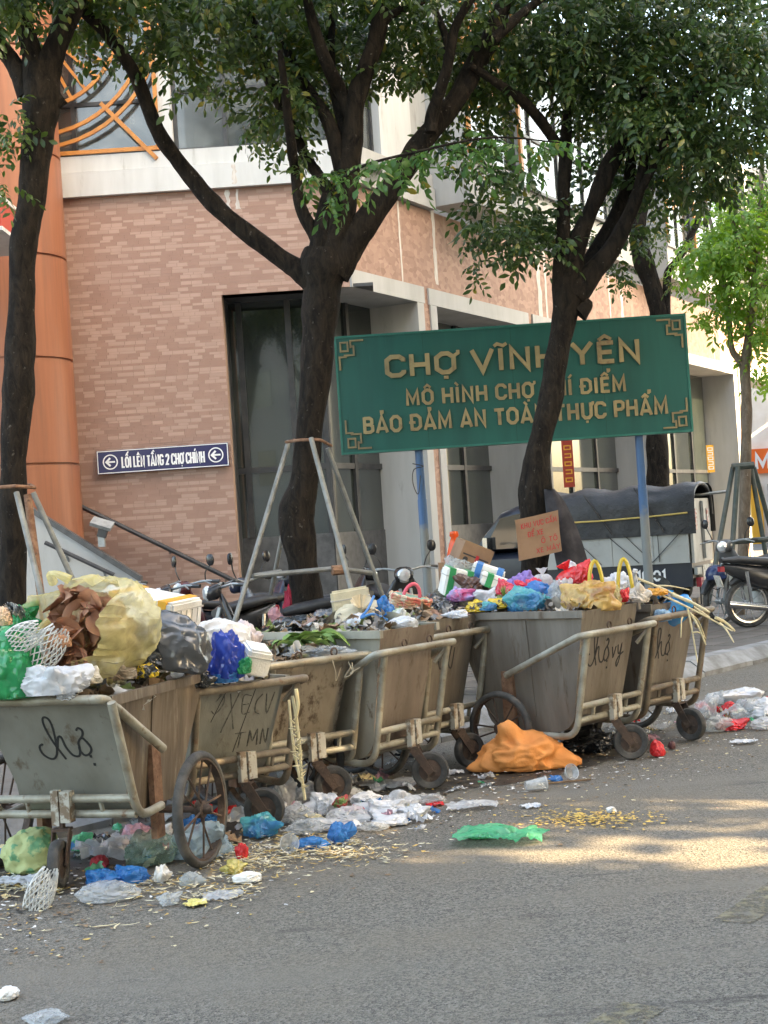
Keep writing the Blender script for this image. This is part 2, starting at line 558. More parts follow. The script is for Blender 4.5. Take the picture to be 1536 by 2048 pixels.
def _mosaic():
    m, n, l, b, o = _mat('mosaic_brick')
    vec = _coord(n, l, (1, 1, 1), 'Object')
    vor = n.new('ShaderNodeTexVoronoi')
    vor.inputs['Scale'].default_value = 1.0
    mp = n.new('ShaderNodeMapping'); mp.inputs['Scale'].default_value = (9, 9, 14)
    l.new(vec, mp.inputs[0]); l.new(mp.outputs[0], vor.inputs['Vector'])
    c = _mixc(n, l, _ramp(n, l, vor.outputs['Color'], 0.1, 0.9), (0.26, 0.15, 0.11), (0.40, 0.25, 0.185))
    st = _noise(n, l, _coord(n, l, (2.5, 2.5, 0.25)), 1.4, 5, 0.6)
    c = _mixc(n, l, _ramp(n, l, st, 0.60, 0.80), c, (0.50, 0.38, 0.31))
    l.new(c, b.inputs['Base Color'])
    b.inputs['Roughness'].default_value = 0.75
    return m
M_MOSAIC = _mosaic()
M_ORANGE = mat('orange_cladding', (0.31, 0.118, 0.062), (0.255, 0.095, 0.05), 2.5, 0.35, 0.7, 0.45, c3=(0.20, 0.09, 0.055), s3=1.6, lo3=0.5, hi3=0.75, stretch=(5, 5, 0.25), bump=0.1, bscale=20)
M_LATT = mat('orange_lattice', (0.52, 0.22, 0.05), (0.42, 0.16, 0.035), 6, rough=0.5)
M_DARKF = mat('dark_frame', (0.028, 0.030, 0.034), (0.05, 0.05, 0.05), 5, rough=0.45)
M_GRANITE = mat('dark_granite', (0.085, 0.088, 0.092), (0.05, 0.052, 0.055), 8, rough=0.4)
M_STAIN = mat('lime_stain', (0.62, 0.60, 0.56), (0.48, 0.42, 0.37), 9, 0.35, 0.6, 0.8, stretch=(3, 3, 0.6))
M_STEEL = mat('galvanised', (0.36, 0.38, 0.38), (0.25, 0.265, 0.265), 9, 0.4, 0.65, 0.45, metal=0.55, c3=(0.20, 0.15, 0.11), s3=14, lo3=0.64, hi3=0.75, bump=0.15, bscale=60)
M_BLACK = mat('black_paint', (0.018, 0.018, 0.020), (0.04, 0.038, 0.035), 12, rough=0.35)
def _glass(name, tint, tint2, rough, sc, clear=0.0):
    m, n, l, b, o = _mat(name)
    vec = _coord(n, l)
    c = _mixc(n, l, _ramp(n, l, _noise(n, l, vec, sc, 4, 0.6, 0.8), 0.40, 0.68), tint, tint2)
    l.new(c, b.inputs['Base Color'])
    b.inputs['Roughness'].default_value = rough
    b.inputs['Specular IOR Level'].default_value = 0.9
    b.inputs['Coat Weight'].default_value = 1.0
    b.inputs['Coat Roughness'].default_value = 0.02
    if clear:
        tp = n.new('ShaderNodeBsdfTransparent')
        mx = n.new('ShaderNodeMixShader'); mx.inputs[0].default_value = clear
        l.new(b.outputs[0], mx.inputs[1]); l.new(tp.outputs[0], mx.inputs[2]); l.new(mx.outputs[0], o.inputs['Surface'])
    return m
M_GLASSD = _glass('dark_glass', (0.016, 0.022, 0.020), (0.035, 0.042, 0.034), 0.08, 1.2)
M_GLASSU = _glass('dusty_glass', (0.035, 0.042, 0.042), (0.15, 0.165, 0.16), 0.12, 1.5, 0.22)

# ------------------------------------------------------------------ ground, kerb, pavement
KP = Vector((2.77, 13.7, 0)); KU = Vector((0.63, 0.777, 0)).normalized(); KN = Vector((-KU.y, KU.x, 0))   # kerb line, its direction, towards the market
road = MB().add([(-300, -300, 0), (300, -300, 0), (300, 300, 0), (-300, 300, 0)], [(0, 1, 2, 3)]).build('road', M_ASPH, smooth=0)
tag(road, 'grey worn asphalt road littered with scraps', kind='structure')
pv = MB()
a, b_, c_, d_ = KP - KU * 60 + KN * 0.25, KP + KU * 90 + KN * 0.25, KP + KU * 90 + KN * 80, KP - KU * 60 + KN * 80
pv.add([(p.x, p.y, 0.118) for p in (a, b_, c_, d_)] + [(p.x, p.y, -0.1) for p in (a, b_, c_, d_)], [(0, 1, 2, 3), (0, 4, 5, 1), (1, 5, 6, 2), (3, 2, 6, 7), (0, 3, 7, 4)])
pavement = pv.build('pavement', M_PAVE, smooth=0)
tag(pavement, 'raised grey tiled pavement in front of the market', kind='structure')
FK = (Vector((KP.x, KP.y, 0)), KU, KN, Vector((0, 0, 1)))
tile = MB().box((0.195, 0.195, 0.0), (0.388, 0.388, 0.012), taper=0.985).mesh('paving_tile', M_PAVE, 0)
kang = math.atan2(KU.y, KU.x)
for i in range(-6, 20):
    for j in range(0, 11):
        p = KP + KU * (i * 0.4) + KN * (0.26 + j * 0.4)
        obj('paving_tile', tile, pavement, (p.x, p.y, 0.120 + random.Random(i * 31 + j).uniform(-0.002, 0.003)), (0, 0, kang))
kerb = obj('kerb', None)
tag(kerb, 'pale concrete kerb stones along the edge of the road', kind='structure')
ks = MB().prism([(0.005, 0.0), (0.995, 0.0), (0.995, 0.25), (0.005, 0.25)], 0, 0.001)
ks = MB()
ks.add([(0.006, -0.06, -0.05), (0.994, -0.06, -0.05), (0.994, 0.25, -0.05), (0.006, 0.25, -0.05),
        (0.006, -0.06, 0.04), (0.994, -0.06, 0.04), (0.994, 0.08, 0.14), (0.006, 0.08, 0.14), (0.994, 0.25, 0.145), (0.006, 0.25, 0.145)],
       [(0, 1, 5, 4), (4, 5, 6, 7), (7, 6, 8, 9), (9, 8, 2, 3), (1, 2, 8, 6, 5), (0, 4, 7, 9, 3)])
ksm = ks.mesh('kerb_stone', M_KERB, 0)
for i in range(-16, 26):
    p = KP + KU * i
    obj('kerb_stone', ksm, kerb, (p.x, p.y, random.Random(i).uniform(-0.006, 0.006)), (0, 0, kang))
# leaked damp patches, coloured darker to stand for shade under the carts
M_DAMP_SHADE = mat('damp_asphalt', (0.034, 0.029, 0.023), (0.085, 0.074, 0.060), 9, 0.42, 0.62, 0.5, bump=0.6, bscale=120, bdist=0.006)
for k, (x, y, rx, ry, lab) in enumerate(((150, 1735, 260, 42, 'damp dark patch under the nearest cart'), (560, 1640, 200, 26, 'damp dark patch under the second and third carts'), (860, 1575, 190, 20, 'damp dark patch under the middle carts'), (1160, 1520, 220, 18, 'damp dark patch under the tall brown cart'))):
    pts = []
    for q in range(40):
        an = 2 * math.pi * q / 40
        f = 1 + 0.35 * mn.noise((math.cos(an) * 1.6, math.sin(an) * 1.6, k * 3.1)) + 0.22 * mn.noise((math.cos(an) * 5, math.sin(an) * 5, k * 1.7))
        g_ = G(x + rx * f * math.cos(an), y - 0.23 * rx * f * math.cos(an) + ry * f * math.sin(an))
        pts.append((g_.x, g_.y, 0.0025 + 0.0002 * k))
    tag(MB().add(pts, [tuple(range(40))]).build('damp_patch', M_DAMP_SHADE, smooth=0), lab, kind='structure')
# worn yellow dashes on the road
for k, (q0, q1) in enumerate((((1190, 2075), (1290, 2012)), ((1463, 1846), (1600, 1750)))):
    A = G(*q0); B = G(*q1)
    dr = (B - A).normalized(); nn = Vector((-dr.y, dr.x, 0)) * 0.075
    yl = MB().add([(p.x, p.y, 0.004) for p in (A - nn, B - nn, B + nn, A + nn)], [(0, 1, 2, 3)]).build('lane_marking', M_YPAINT, smooth=0)
    tag(yl, ['worn yellow dash on the asphalt at the bottom edge', 'worn yellow dash on the asphalt at the right edge'][k], kind='structure')

# ------------------------------------------------------------------ the market building
CX, CY = -0.29, 22.5
BU = Vector((0.475, 0.88, 0)).normalized(); BN = Vector((BU.y, -BU.x, 0))
FA = (Vector((CX, CY, 0)), Vector((1, 0, 0)), Vector((0, 0, 1)), Vector((0, -1, 0)))     # front with the brick courses, u runs to the right
FB = (Vector((CX, CY, 0)), BU, Vector((0, 0, 1)), BN)                                      # long side running away to the right
HEAD, SILL = 5.22, 6.82
def fbox(mb, fr, u0, u1, z0, z1, n0, n1, mi=0):
    return mb.prism([(u0, z0), (u1, z0), (u1, z1), (u0, z1)], n0, n1, fr, mi)
market = thing('market_building', 'two storey market hall with brick walls, white bands and an orange column', 'building', (0, 0, 0))
UL = W(463, 900, CY).x - CX       # left edge of the corner opening on the front
ULeft = -5.2
# front wall
w = MB()
fbox(w, FA, ULeft, UL, 0, SILL, -0.30, -0.005)
fbox(w, FA, UL, 0.0, HEAD, SILL, -0.30, -0.005)
wallA = w.build('brick_wall', M_GROUT, market, smooth=0)
rng = random.Random(5)
rows, z = [], 0.30
bricks = []
k = 0
while z < SILL - 0.03:
    hgt = 0.058 if k % 2 else 0.036
    z1 = min(z + hgt, SILL - 0.004)
    u = ULeft + rng.uniform(0, 0.16)
    uend = UL if z < HEAD else -0.004
    while u < uend - 0.03:
        ln = rng.choice((0.165, 0.165, 0.165, 0.165, 0.165, 0.25))
        e = min(u + ln, uend)
        light = rng.random() < (0.56 if k % 2 else 0.26)
        bricks.append((u, e - 0.005, z, z1 - 0.005, light))
        u = e
    z = z1
    k += 1
def bigness(q):
    p = FA[0] + FA[1] * ((q[0] + q[1]) / 2)
    zz = (q[2] + q[3]) / 2
    vis = p.x > -4.35 and zz > 1.0
    return (1 if vis else 0) * (q[1] - q[0]) * (q[3] - q[2]) + rng.random() * 1e-5
bricks.sort(key=bigness, reverse=True)
shared = {}
for (u0, u1, z0, z1, light) in bricks[:300]:
    key = (round(u1 - u0, 3), round(z1 - z0, 3), light)
    if key not in shared:
        mb = MB().box((0, 0, 0), (u1 - u0, 0.008, z1 - z0))
        shared[key] = mb.mesh('brick', M_BRICKL if light else M_BRICKD, 0)
    p = FA[0] + FA[1] * ((u0 + u1) / 2)
    obj('brick', shared[key], wallA, (p.x, p.y + 0.004 - rng.uniform(0, 0.001), (z0 + z1) / 2))
rest = MB()
for (u0, u1, z0, z1, light) in bricks[300:]:
    fbox(rest, FA, u0, u1, z0, z1, -0.011, rng.uniform(-0.001, 0.001), 1 if light else 0)
rest_o = rest.build('brick_courses', [M_BRICKD, M_BRICKL], wallA, smooth=0)
tag(rest_o, kind='stuff')
# long side: brick above the openings, piers between them
OPEN = [(0.0, 2.2), (2.85, 6.6), (7.3, 13.8), (14.5, 21.3), (22.0, 29.5)]
w = MB()
fbox(w, FB, 0.004, 44, HEAD, SILL, -0.30, 0.0)
w.build('side_wall', M_MOSAIC, market, smooth=0)
for i in range(len(OPEN)):
    e0 = OPEN[i][1]
    e1 = OPEN[i + 1][0] if i + 1 < len(OPEN) else 44
    fbox(MB(), FB, 0, 1, 0, 1, 0, 1)
    mb = MB(); fbox(mb, FB, e0, e1, 0, HEAD - 0.002, -0.30, 0.0)
    mb.build('pier', M_MOSAIC, market, smooth=0)
    mb = MB()
    fbox(mb, FB, e0 - 0.03, e0 + 0.20, 0, HEAD - 0.004, -0.9, 0.03)
    mb.build('jamb', M_GREYW, market, smooth=0)
    mb = MB(); fbox(mb, FB, e1 - 0.20, e1 + 0.03, 0, HEAD - 0.004, -0.9, 0.03)
    mb.build('jamb', M_GREYW, market, smooth=0)
    a0, a1 = OPEN[i]
    mb = MB(); fbox(mb, FB, a0 + (0.004 if i == 0 else -0.24), a1 + 0.24, HEAD - 0.002, HEAD + 0.27, -0.85, 0.034)
    mb.build('lintel', M_GREYW, market, smooth=0)
# set back glazing behind the openings
def glazing(fr, u0, u1, divs, n=-0.86, base=1.55, top=HEAD + 0.3, tr=2.55, glass=None):
    mb = MB(); fbox(mb, fr, u0, u1, 0, base, n - 0.2, n + 0.02)
    mb.build('granite_base', M_GRANITE, market, smooth=0)
    xs = [u0] + divs + [u1]
    mb = MB()
    for x in xs:
        fbox(mb, fr, x - 0.045, x + 0.045, base, top, n - 0.06, n + 0.05)
    fr_o = mb.build('glazing_frame', M_DARKF, market, smooth=0)
    mb = MB(); fbox(mb, fr, u0, u1, tr, tr + 0.09, n - 0.05, n + 0.043)
    mb.build('transom', M_DARKF, fr_o, smooth=0)
    for x0, x1 in zip(xs[:-1], xs[1:]):
        for (z0, z1) in ((base, tr), (tr + 0.09, top)):
            mb = MB(); fbox(mb, fr, x0 + 0.045, x1 - 0.045, z0, z1, n - 0.012, n)
            mb.build('pane', glass or M_GLASSD, fr_o, smooth=0)
glazing(FA, UL - 0.6, -0.515, [UL + 0.16, UL + 0.92])
glazing(FB, 0.515, 2.3, [1.3])
glazing(FB, 2.7, 6.7, [3.4, 4.3, 5.4])
glazing(FB, 7.2, 13.9, [8.4, 9.6, 10.8, 12.4])
glazing(FB, 14.4, 21.4, [15.6, 16.9, 18.2, 19.8])
mb = MB(); fbox(mb, FA, UL - 0.02, UL + 0.0, 0, HEAD, -0.86, -0.30); fbox(mb, FA, UL - 0.6, 0.35, HEAD + 0.0, HEAD + 0.05, -0.9, -0.02)
mb.build('reveal', M_GRANITE, market, smooth=0)
mb = MB(); fbox(mb, FB, 0.1, 30, HEAD + 0.27, HEAD + 0.32, -0.95, -0.31)
mb.build('soffit', M_GREYW, market, smooth=0)
# first floor band, upper walls and windows on the front
mb = MB()
fbox(mb, FA, ULeft, 0.06, SILL, SILL + 0.36, -0.3, 0.10)
fbox(mb, FA, ULeft, 0.05, SILL + 0.375, SILL + 0.62, -0.3, 0.05)
band = mb.build('white_band', M_WHITEW, market, smooth=0)
WB = SILL + 0.62
UP = 11.5
uP0, uP1 = W(314, 200, CY).x - CX, W(341, 200, CY).x - CX
mb = MB(); fbox(mb, FA, uP0, uP1, WB, UP, -0.3, 0.02)
mb.build('pilaster', M_WHITEW, market, smooth=0)
def window(fr, u0, u1, z0, z1, divs, trans, n=-0.14, mf=None):
    mb = MB()
    xs = [u0] + divs + [u1]
    for x in xs:
        fbox(mb, fr, x - 0.03, x + 0.03, z0, z1, n - 0.04, n + 0.04)
    for t in [z0, z1] + trans:
        fbox(mb, fr, u0, u1, t - 0.028, t + 0.028, n - 0.036, n + 0.036)
    f = mb.build('window', M_DARKF if mf is None else mf, market, smooth=0)
    for x0, x1 in zip(xs[:-1], xs[1:]):
        zz = [z0] + trans + [z1]
        for a0, a1 in zip(zz[:-1], zz[1:]):
            mb = MB(); fbox(mb, fr, x0 + 0.03, x1 - 0.03, a0 + 0.028, a1 - 0.028, n - 0.008, n)
            mb.build('pane', M_GLASSU, f, smooth=0)
window(FA, ULeft, uP0 - 0.03, WB + 0.03, UP, [uP0 - 1.3], [WB + 0.82])
window(FA, uP1 + 0.03, -0.06, WB + 0.03, UP, [uP1 + 0.78, uP1 + 1.55, uP1 + 2.3], [WB + 0.92])
mb = MB(); fbox(mb, FA, ULeft, 0.0, WB - 0.3, UP, -1.9, -1.8); fbox(mb, FB, -0.5, 44, WB - 0.3, UP, -2.4, -2.3); fbox(mb, FA, ULeft, 0.6, WB - 0.35, WB - 0.3, -1.8, -0.3)
mb.build('inner_wall', M_GREYW, market, smooth=0)
# goods stacked inside the upper windows
rg = random.Random(3)
for i in range(26):
    u = rg.uniform(ULeft + 1.2, -0.3)
    s = rg.uniform(0.15, 0.4)
    mb = MB().box(FA[0] + FA[1] * u + Vector((0, rg.uniform(0.4, 1.2), WB - 0.3 + s * 0.5 + rg.choice((0, 0, 0.3)))), (s, 0.3, s), Matrix.Rotation(rg.uniform(-0.4, 0.4), 3, 'Z'), taper=0.9)
    mb.build('stacked_goods', mat('goods%d' % (i % 4), [(0.6, 0.6, 0.62), (0.45, 0.16, 0.10), (0.20, 0.22, 0.24), (0.55, 0.5, 0.3)][i % 4], rough=0.7), market, smooth=0)
# upper side: band, corner pilaster, white wall and bays
mb = MB()
fbox(mb, FB, 0.07, 2.95, SILL + 0.02, SILL + 0.36, -0.3, 0.10)
fbox(mb, FB, 0.07, 44, SILL + 0.37, SILL + 0.62, -0.3, 0.05)
mb.build('white_band', M_GREYW, market, smooth=0)
mb = MB(); fbox(mb, FB, 1.25, 2.35, WB, UP, -0.3, 0.03)
mb.build('pilaster', M_WHITEW, market, smooth=0)
window(FB, 0.03, 1.22, WB + 0.03, UP, [0.62], [WB + 0.92])
mb = MB(); fbox(mb, FB, 2.36, 44, WB, UP, -0.25, 0.0)
mb.build('upper_wall', M_GREYW, market, smooth=0)  # white wall in the greyer render: its shade is put into the colour
window(FB, 6.0, 13.0, WB + 0.5, UP - 0.6, [7.4, 8.8, 10.2, 11.6], [WB + 1.5], n=0.045)
window(FB, 16.8, 23.6, WB + 0.5, UP - 0.6, [18.2, 19.6, 21.0, 22.4], [WB + 1.5], n=0.045)
for bi, (t0, t1) in enumerate(((3.0, 5.3), (13.7, 16.0), (24.4, 26.7))):
    zb = SILL + 0.08
    mb = MB()
    fbox(mb, FB, t0, t1, zb, zb + 0.72, 0.002, 0.72)
    fbox(mb, FB, t0, t0 + 0.07, zb + 0.72, UP, 0.002, 0.718)
    fbox(mb, FB, t1 - 0.07, t1, zb + 0.72, UP, 0.002, 0.718)
    fbox(mb, FB, t0 - 0.02, t1 + 0.02, zb + 0.72, zb + 0.78, 0.01, 0.76)
    bay = mb.build('bay', M_GREYW, market, smooth=0)
    mb = MB(); fbox(mb, FB, t0 + 0.08, t1 - 0.08, zb + 0.79, UP, 0.60, 0.61)
    mb.build('pane', M_GLASSU, bay, smooth=0)
    mb = MB()
    for x in (t0 + 0.10, (t0 + t1) / 2, t1 - 0.10):
        fbox(mb, FB, x - 0.03, x + 0.03, zb + 0.79, UP, 0.58, 0.65)
    mb.build('window_frame', M_DARKF, bay, smooth=0)
    lt = MB()
    for x in (t0 + 0.05, t1 - 0.05):
        fbox(lt, FB, x - 0.05, x + 0.05, zb + 0.80, UP, 0.725, 0.775)
    cu, cz = t0 + 0.1, zb + 3.0
    for r in (0.75, 1.25, 1.42):
        lt.stroke([(t0 + 0.1 + r * math.cos(a), cz + r * math.sin(a)) for a in [math.radians(-90 + 15 * q) for q in range(13)]], 0.05, 0.73, 0.77, FB)
    for a in range(-80, 90, 16):
        aa = math.radians(a)
        lt.stroke([(t0 + 0.1 + 0.2 * math.cos(aa), cz + 0.2 * math.sin(aa)), (t0 + 0.1 + 0.75 * math.cos(aa), cz + 0.75 * math.sin(aa))], 0.04, 0.732, 0.768, FB)
    lt.build('lattice', M_LATT, bay, smooth=0)
# orange lattice over the left front window: arcs and rays round a centre on the column side
la = MB()
def fa(px, py):
    p = W(px, py, CY - 0.1)
    return (p.x - CX, p.z)
cen = fa(60, 40)
mpp = (CY - 0.1) / F
for r in (178, 232, 258):
    la.stroke([(cen[0] + r * mpp * math.cos(a), cen[1] + r * mpp * math.sin(a)) for a in [math.radians(-100 + 7 * q) for q in range(28)]], 0.055, 0.03, 0.075, FA)
for a in range(-88, 80, 11):
    aa = math.radians(a)
    la.stroke([(cen[0] + q * mpp * math.cos(aa), cen[1] + q * mpp * math.sin(aa)) for q in (70, 177)], 0.045, 0.032, 0.07, FA)
la.stroke([fa(200, 205), fa(313, 316)], 0.06, 0.034, 0.08, FA)
la.stroke([(ULeft, WB + 0.05), (uP0 - 0.02, WB + 0.05), (uP0 - 0.02, UP)], 0.06, 0.03, 0.072, FA)
la.build('lattice', M_LATT, market, smooth=0)
# round orange column with joints
cp = W(150, 930, 21.6)
cr = 0.85
mb = MB()
zs = []
jz = [W(100, y, 21.6).z for y in (930, 720, 515, 310, 105)]
prof = [(cr, 0)]
for zz in jz:
    prof += [(cr, zz - 0.018), (cr - 0.03, zz - 0.012), (cr - 0.03, zz + 0.012), (cr, zz + 0.018)]
prof.append((cr, UP))
mb.lathe(prof, 64, c=(cp.x - cr, 21.6 + 0.25, 0))
mb.build('column', M_ORANGE, market, smooth=30)
mb = MB().box((cp.x - 7.6, 22.6, 6), (13.4, 0.5, 12))
mb.build('orange_wall', M_ORANGE, market, smooth=0)
# red canopy fascia with white edges left of the column
M_REDF = mat('red_fascia', (0.42, 0.05, 0.03), rough=0.5)
p0 = W(-60, 430, 19.5); p1 = W(33, 470, 19.5)
mb = MB().box(((p0.x + p1.x) / 2 - 0.3, 19.5, (p0.z + p1.z) / 2 - 0.02), (abs(p1.x - p0.x) + 0.6, 1.6, 0.36))
can = mb.build('canopy', M_REDF, market, smooth=0)
for dz in (-0.205, 0.205):
    mb = MB().box(((p0.x + p1.x) / 2 - 0.3, 19.5, (p0.z + p1.z) / 2 - 0.02 + dz), (abs(p1.x - p0.x) + 0.64, 1.64, 0.05))
    mb.build('canopy_edge', M_WHITEW, can, smooth=0)
# lime stains running down the brick
for (t, z0, z1, wd) in ((1.75, 5.5, 6.8, 0.05), (3.0, 5.6, 6.9, 0.10), (7.55, 4.7, 6.9, 0.20), (7.9, 5.3, 6.9, 0.10), (12.4, 5.3, 6.8, 0.16), (11.6, 5.7, 6.8, 0.08), (19.6, 5.5, 6.8, 0.05)):
    pl = []
    rr = random.Random(int(t * 10))
    N_ = 14
    for i in range(N_ + 1):
        pl.append((t + rr.uniform(-0.2, 0.2) * wd - wd * 0.5 * (1 if i else 0.6), z0 + (z1 - z0) * i / N_))
    pr = [(t + rr.uniform(-0.2, 0.2) * wd + wd * 0.5, z0 + (z1 - z0) * i / N_) for i in range(N_, -1, -1)]
    MB().prism(pl + pr, -0.002, 0.004, FB).build('lime_stain', M_STAIN, market, smooth=0)
for (u, z0, z1, wd) in ((-1.75, 6.35, 6.80, 0.05), (-1.6, 6.5, 6.8, 0.04), (-1.62, 6.86, 7.15, 0.05)):
    N_ = 8
    rr = random.Random(int(u * 100))
    pl = [(u + rr.uniform(-0.03, 0.01) - wd * 0.4, z0 + (z1 - z0) * i / N_) for i in range(N_ + 1)]
    pr = [(u + rr.uniform(-0.01, 0.03) + wd * 0.4, z0 + (z1 - z0) * i / N_) for i in range(N_, -1, -1)]
    MB().prism(pl + pr, 0.0, 0.006 if z0 < 6.82 else 0.104, FA).build('lime_stain', M_STAIN, market, smooth=0)
# outside stair to the upper floor: side wall, steps, hand rails
def stair_pt(px, py, d=21.4): return W(px, py, d)
st = MB()
yS0, yS1 = 20.9, 21.9
A0, A1 = W(0, 985, 21.0), W(285, 1165, 21.0)
slope = (A1.z - A0.z) / (A1.x - A0.x)
def zst(x): return A0.z + slope * (x - A0.x)
xL, xR = -7.6, A1.x
FS = (Vector((0, yS0, 0)), Vector((1, 0, 0)), Vector((0, 0, 1)), Vector((0, -1, 0)))
st.prism([(xL, 0.1), (xR, 0.1), (xR, zst(xR)), (xL, zst(xL))], -0.12, 0.0, FS)
stair = st.build('stair_wall', M_GREYW, market, smooth=0)
mb = MB().prism([(xL, zst(xL) + 0.002), (xR, zst(xR) + 0.002), (xR, zst(xR) + 0.09), (xL, zst(xL) + 0.09)], -0.16, 0.035, FS)
mb.build('coping', M_GRANITE, stair, smooth=0)
for i in range(22):
    x0 = xR + 0.55 - i * 0.27
    hz = 0.12 + (i + 1) * -slope * 0.27
    mb = MB().box((x0 - 0.135, 21.55, hz / 2 + 0.05), (0.268, 1.0, hz))
    mb.build('step', M_GRANITE, stair, smooth=0)
h0, h1 = W(160, 1012, 22.32), W(482, 1168, 22.32)
mb = MB().tube([h0, h1], 0.035, 8)
hr = mb.build('hand_rail', M_DARKF, market)
for t in (0.12, 0.55, 0.9):
    p = h0.lerp(h1, t)
    MB().tube([p, p + Vector((0, 0.17, -0.06))], 0.02, 6).build('bracket', M_STEEL, hr)
h0, h1 = W(90, 1085, 20.75), W(228, 1150, 20.75)
hr = MB().tube([h0, h1], 0.03, 8).build('hand_rail', M_DARKF, market)
for t in (0.3, 0.85):
    p = h0.lerp(h1, t)
    MB().tube([p, p + Vector((0, 0.15, -0.12))], 0.02, 6).build('bracket', M_STEEL, hr)

# blue wall sign pointing to the stairs
M_NAVY = mat('navy_sign', (0.012, 0.012, 0.085), rough=0.35)
M_WPAINT = mat('white_paint', (0.82, 0.82, 0.82), rough=0.5)
s0, s1 = W(194, 926, 22.42), W(457, 908, 22.42)
hh = 0.175
FSg = (Vector((s0.x, 22.42, s0.z)), (s1 - s0).normalized(), Vector((0, 0, 1)), Vector((0, -1, 0)))
LSg = (s1 - s0).length
sg = MB().prism([(0, -hh), (LSg, -hh), (LSg, hh), (0, hh)], -0.04, 0.0, FSg).build('wall_sign', M_NAVY, smooth=0)
tag(sg, 'long navy sign with white lettering and arrows on the brick wall', 'sign')
mb = MB()
mb.stroke([(0.012, -hh + 0.012), (LSg - 0.012, -hh + 0.012), (LSg - 0.012, hh - 0.012), (0.012, hh - 0.012)], 0.012, 0.0, 0.003, FSg, closed=True)
mb.build('border', M_WPAINT, sg, smooth=0)
for cxx in (0.20, LSg - 0.19):
    mb = MB()
    mb.stroke([(cxx + 0.105 * math.cos(a), 0.105 * math.sin(a)) for a in [2 * math.pi * q / 24 for q in range(24)]], 0.018, 0, 0.004, FSg, closed=True)
    mb.stroke([(cxx + 0.07, 0), (cxx - 0.05, 0)], 0.026, 0, 0.004, FSg)
    mb.stroke([(cxx, 0.06), (cxx - 0.06, 0), (cxx, -0.06)], 0.03, 0, 0.0045, FSg)
    mb.build('arrow', M_WPAINT, sg, smooth=0)
draw_text('LỐI LÊN TẦNG 2 CHỢ CHÍNH', FSg, 0.37, -0.10, LSg - 0.36, 0.165, 0.15, 0, 0.004, M_WPAINT, sg, space=0.34)
# floodlight on the stair wall
fl = thing('floodlight', 'small grey floodlight aimed upwards beside the stair rail', 'floodlight', W(205, 1062, 20.9))
MB().box((0, 0, 0.10), (0.30, 0.20, 0.05), Matrix.Rotation(0.35, 3, 'Y') @ Matrix.Rotation(0.5, 3, 'X')).build('lamp_head', M_STEEL, fl)
MB().box((0, 0, -0.02), (0.12, 0.1, 0.14), Matrix.Rotation(0.3, 3, 'Y')).build('lamp_body', M_DARKF, fl)
MB().box((-0.02, 0.0, -0.14), (0.09, 0.08, 0.16)).build('bracket', M_STEEL, fl)

# far shop fronts at the end of the street, seen past the market's corner
M_SHOPW = mat('shop_white', (0.85, 0.85, 0.82), (0.75, 0.72, 0.66), 1, rough=0.6)
M_SHOPO = mat('shop_orange', (0.85, 0.16, 0.03), rough=0.5)
M_SHOPY = mat('shop_yellow', (0.80, 0.42, 0.05), rough=0.5)
q = W(1530, 900, 58)
shop = thing('shop_building', 'bright white shop with an orange sign at the far end of the street', 'building', (q.x, 58, 0))
MB().box((4.2, 3, 5), (10, 6, 10)).build('wall', M_SHOPW, shop, smooth=0)
sgn = MB().box((4.2, -0.12, 3.3), (10, 0.2, 0.95)).build('shop_sign', M_SHOPO, shop, smooth=0)
fr = (Vector((-0.5, -0.23, 3.0)), Vector((1, 0, 0)), Vector((0, 0, 1)), Vector((0, -1, 0)))
draw_text('MAZ', fr, 0.0, 0.0, 1.8, 0.58, 0.22, 0, 0.02, M_WPAINT, sgn)
MB().box((4.0, -0.05, 1.2), (8, 0.1, 2.4)).build('window', M_GLASSU, shop, smooth=0)
MB().box((-0.5, -0.12, 1.25), (0.45, 0.1, 2.3)).build('poster', M_SHOPY, shop, smooth=0)
# tall narrow banners standing in the openings
for k, (px, y0, y1, d, wpx, mm, lab) in enumerate((
        (1133, 880, 975, 29.0, 22, M_REDF, 'narrow red banner hanging in a market opening below the green sign'),
        (1419, 890, 945, 39.0, 15, M_SHOPY, 'narrow yellow banner hanging beside the white wall end'))):
    a = W(px, y0, d); b = W(px, y1, d)
    h = a.z - b.z
    bn = MB().box((0, 0, -h / 2), (wpx * d / F, 0.02, h)).build('banner', mm, smooth=0, loc=(a.x, d, a.z))
    tag(bn, lab, 'banner')
    frb = (Vector((0, -0.0105, -h)), Vector((1, 0, 0)), Vector((0, 0, 1)), Vector((0, -1, 0)))
    mb = MB()
    for j in range(5):
        zz = h * (0.12 + 0.17 * j)
        mb.stroke([(-0.06, zz), (0.06, zz), (0.06, zz + 0.07), (-0.06, zz + 0.07)], 0.022, 0, 0.003, frb, closed=(j % 2 == 0))
    mb.build('lettering', M_SHOPY if k == 0 else M_WPAINT, bn, smooth=0)
# unseen things added to cast shade, mostly across the road: trees (x, y, trunk height, crown ellipsoids relative to the trunk's foot) and blocks (from, to, height)
SHADE_TREES = [
    (4.6, -3.0, 6.0, [(0, 0, 7.8, 3.0, 3.0, 2.0, 500)]),
    (9.3, 4.9, 6.0, [(0, 0, 8.7, 3.0, 3.0, 1.8, 1200)]),
    (13.2, 9.0, 6.0, [(0, 0, 8.0, 2.8, 2.8, 2.0, 300)]),
    (9.4, 20.4, 6.0, [(0, 0, 7.4, 2.6, 2.6, 2.2, 700)]),
]
BLOCK_Q = 14.0
BLOCKS = [(-34.0, -3.3, 26.0), (0.3, 5.2, 26.0), (5.2, 5.75, 15.4), (5.75, 7.45, 24.0), (7.45, 8.8, 14.5), (8.8, 33.0, 33.0)]
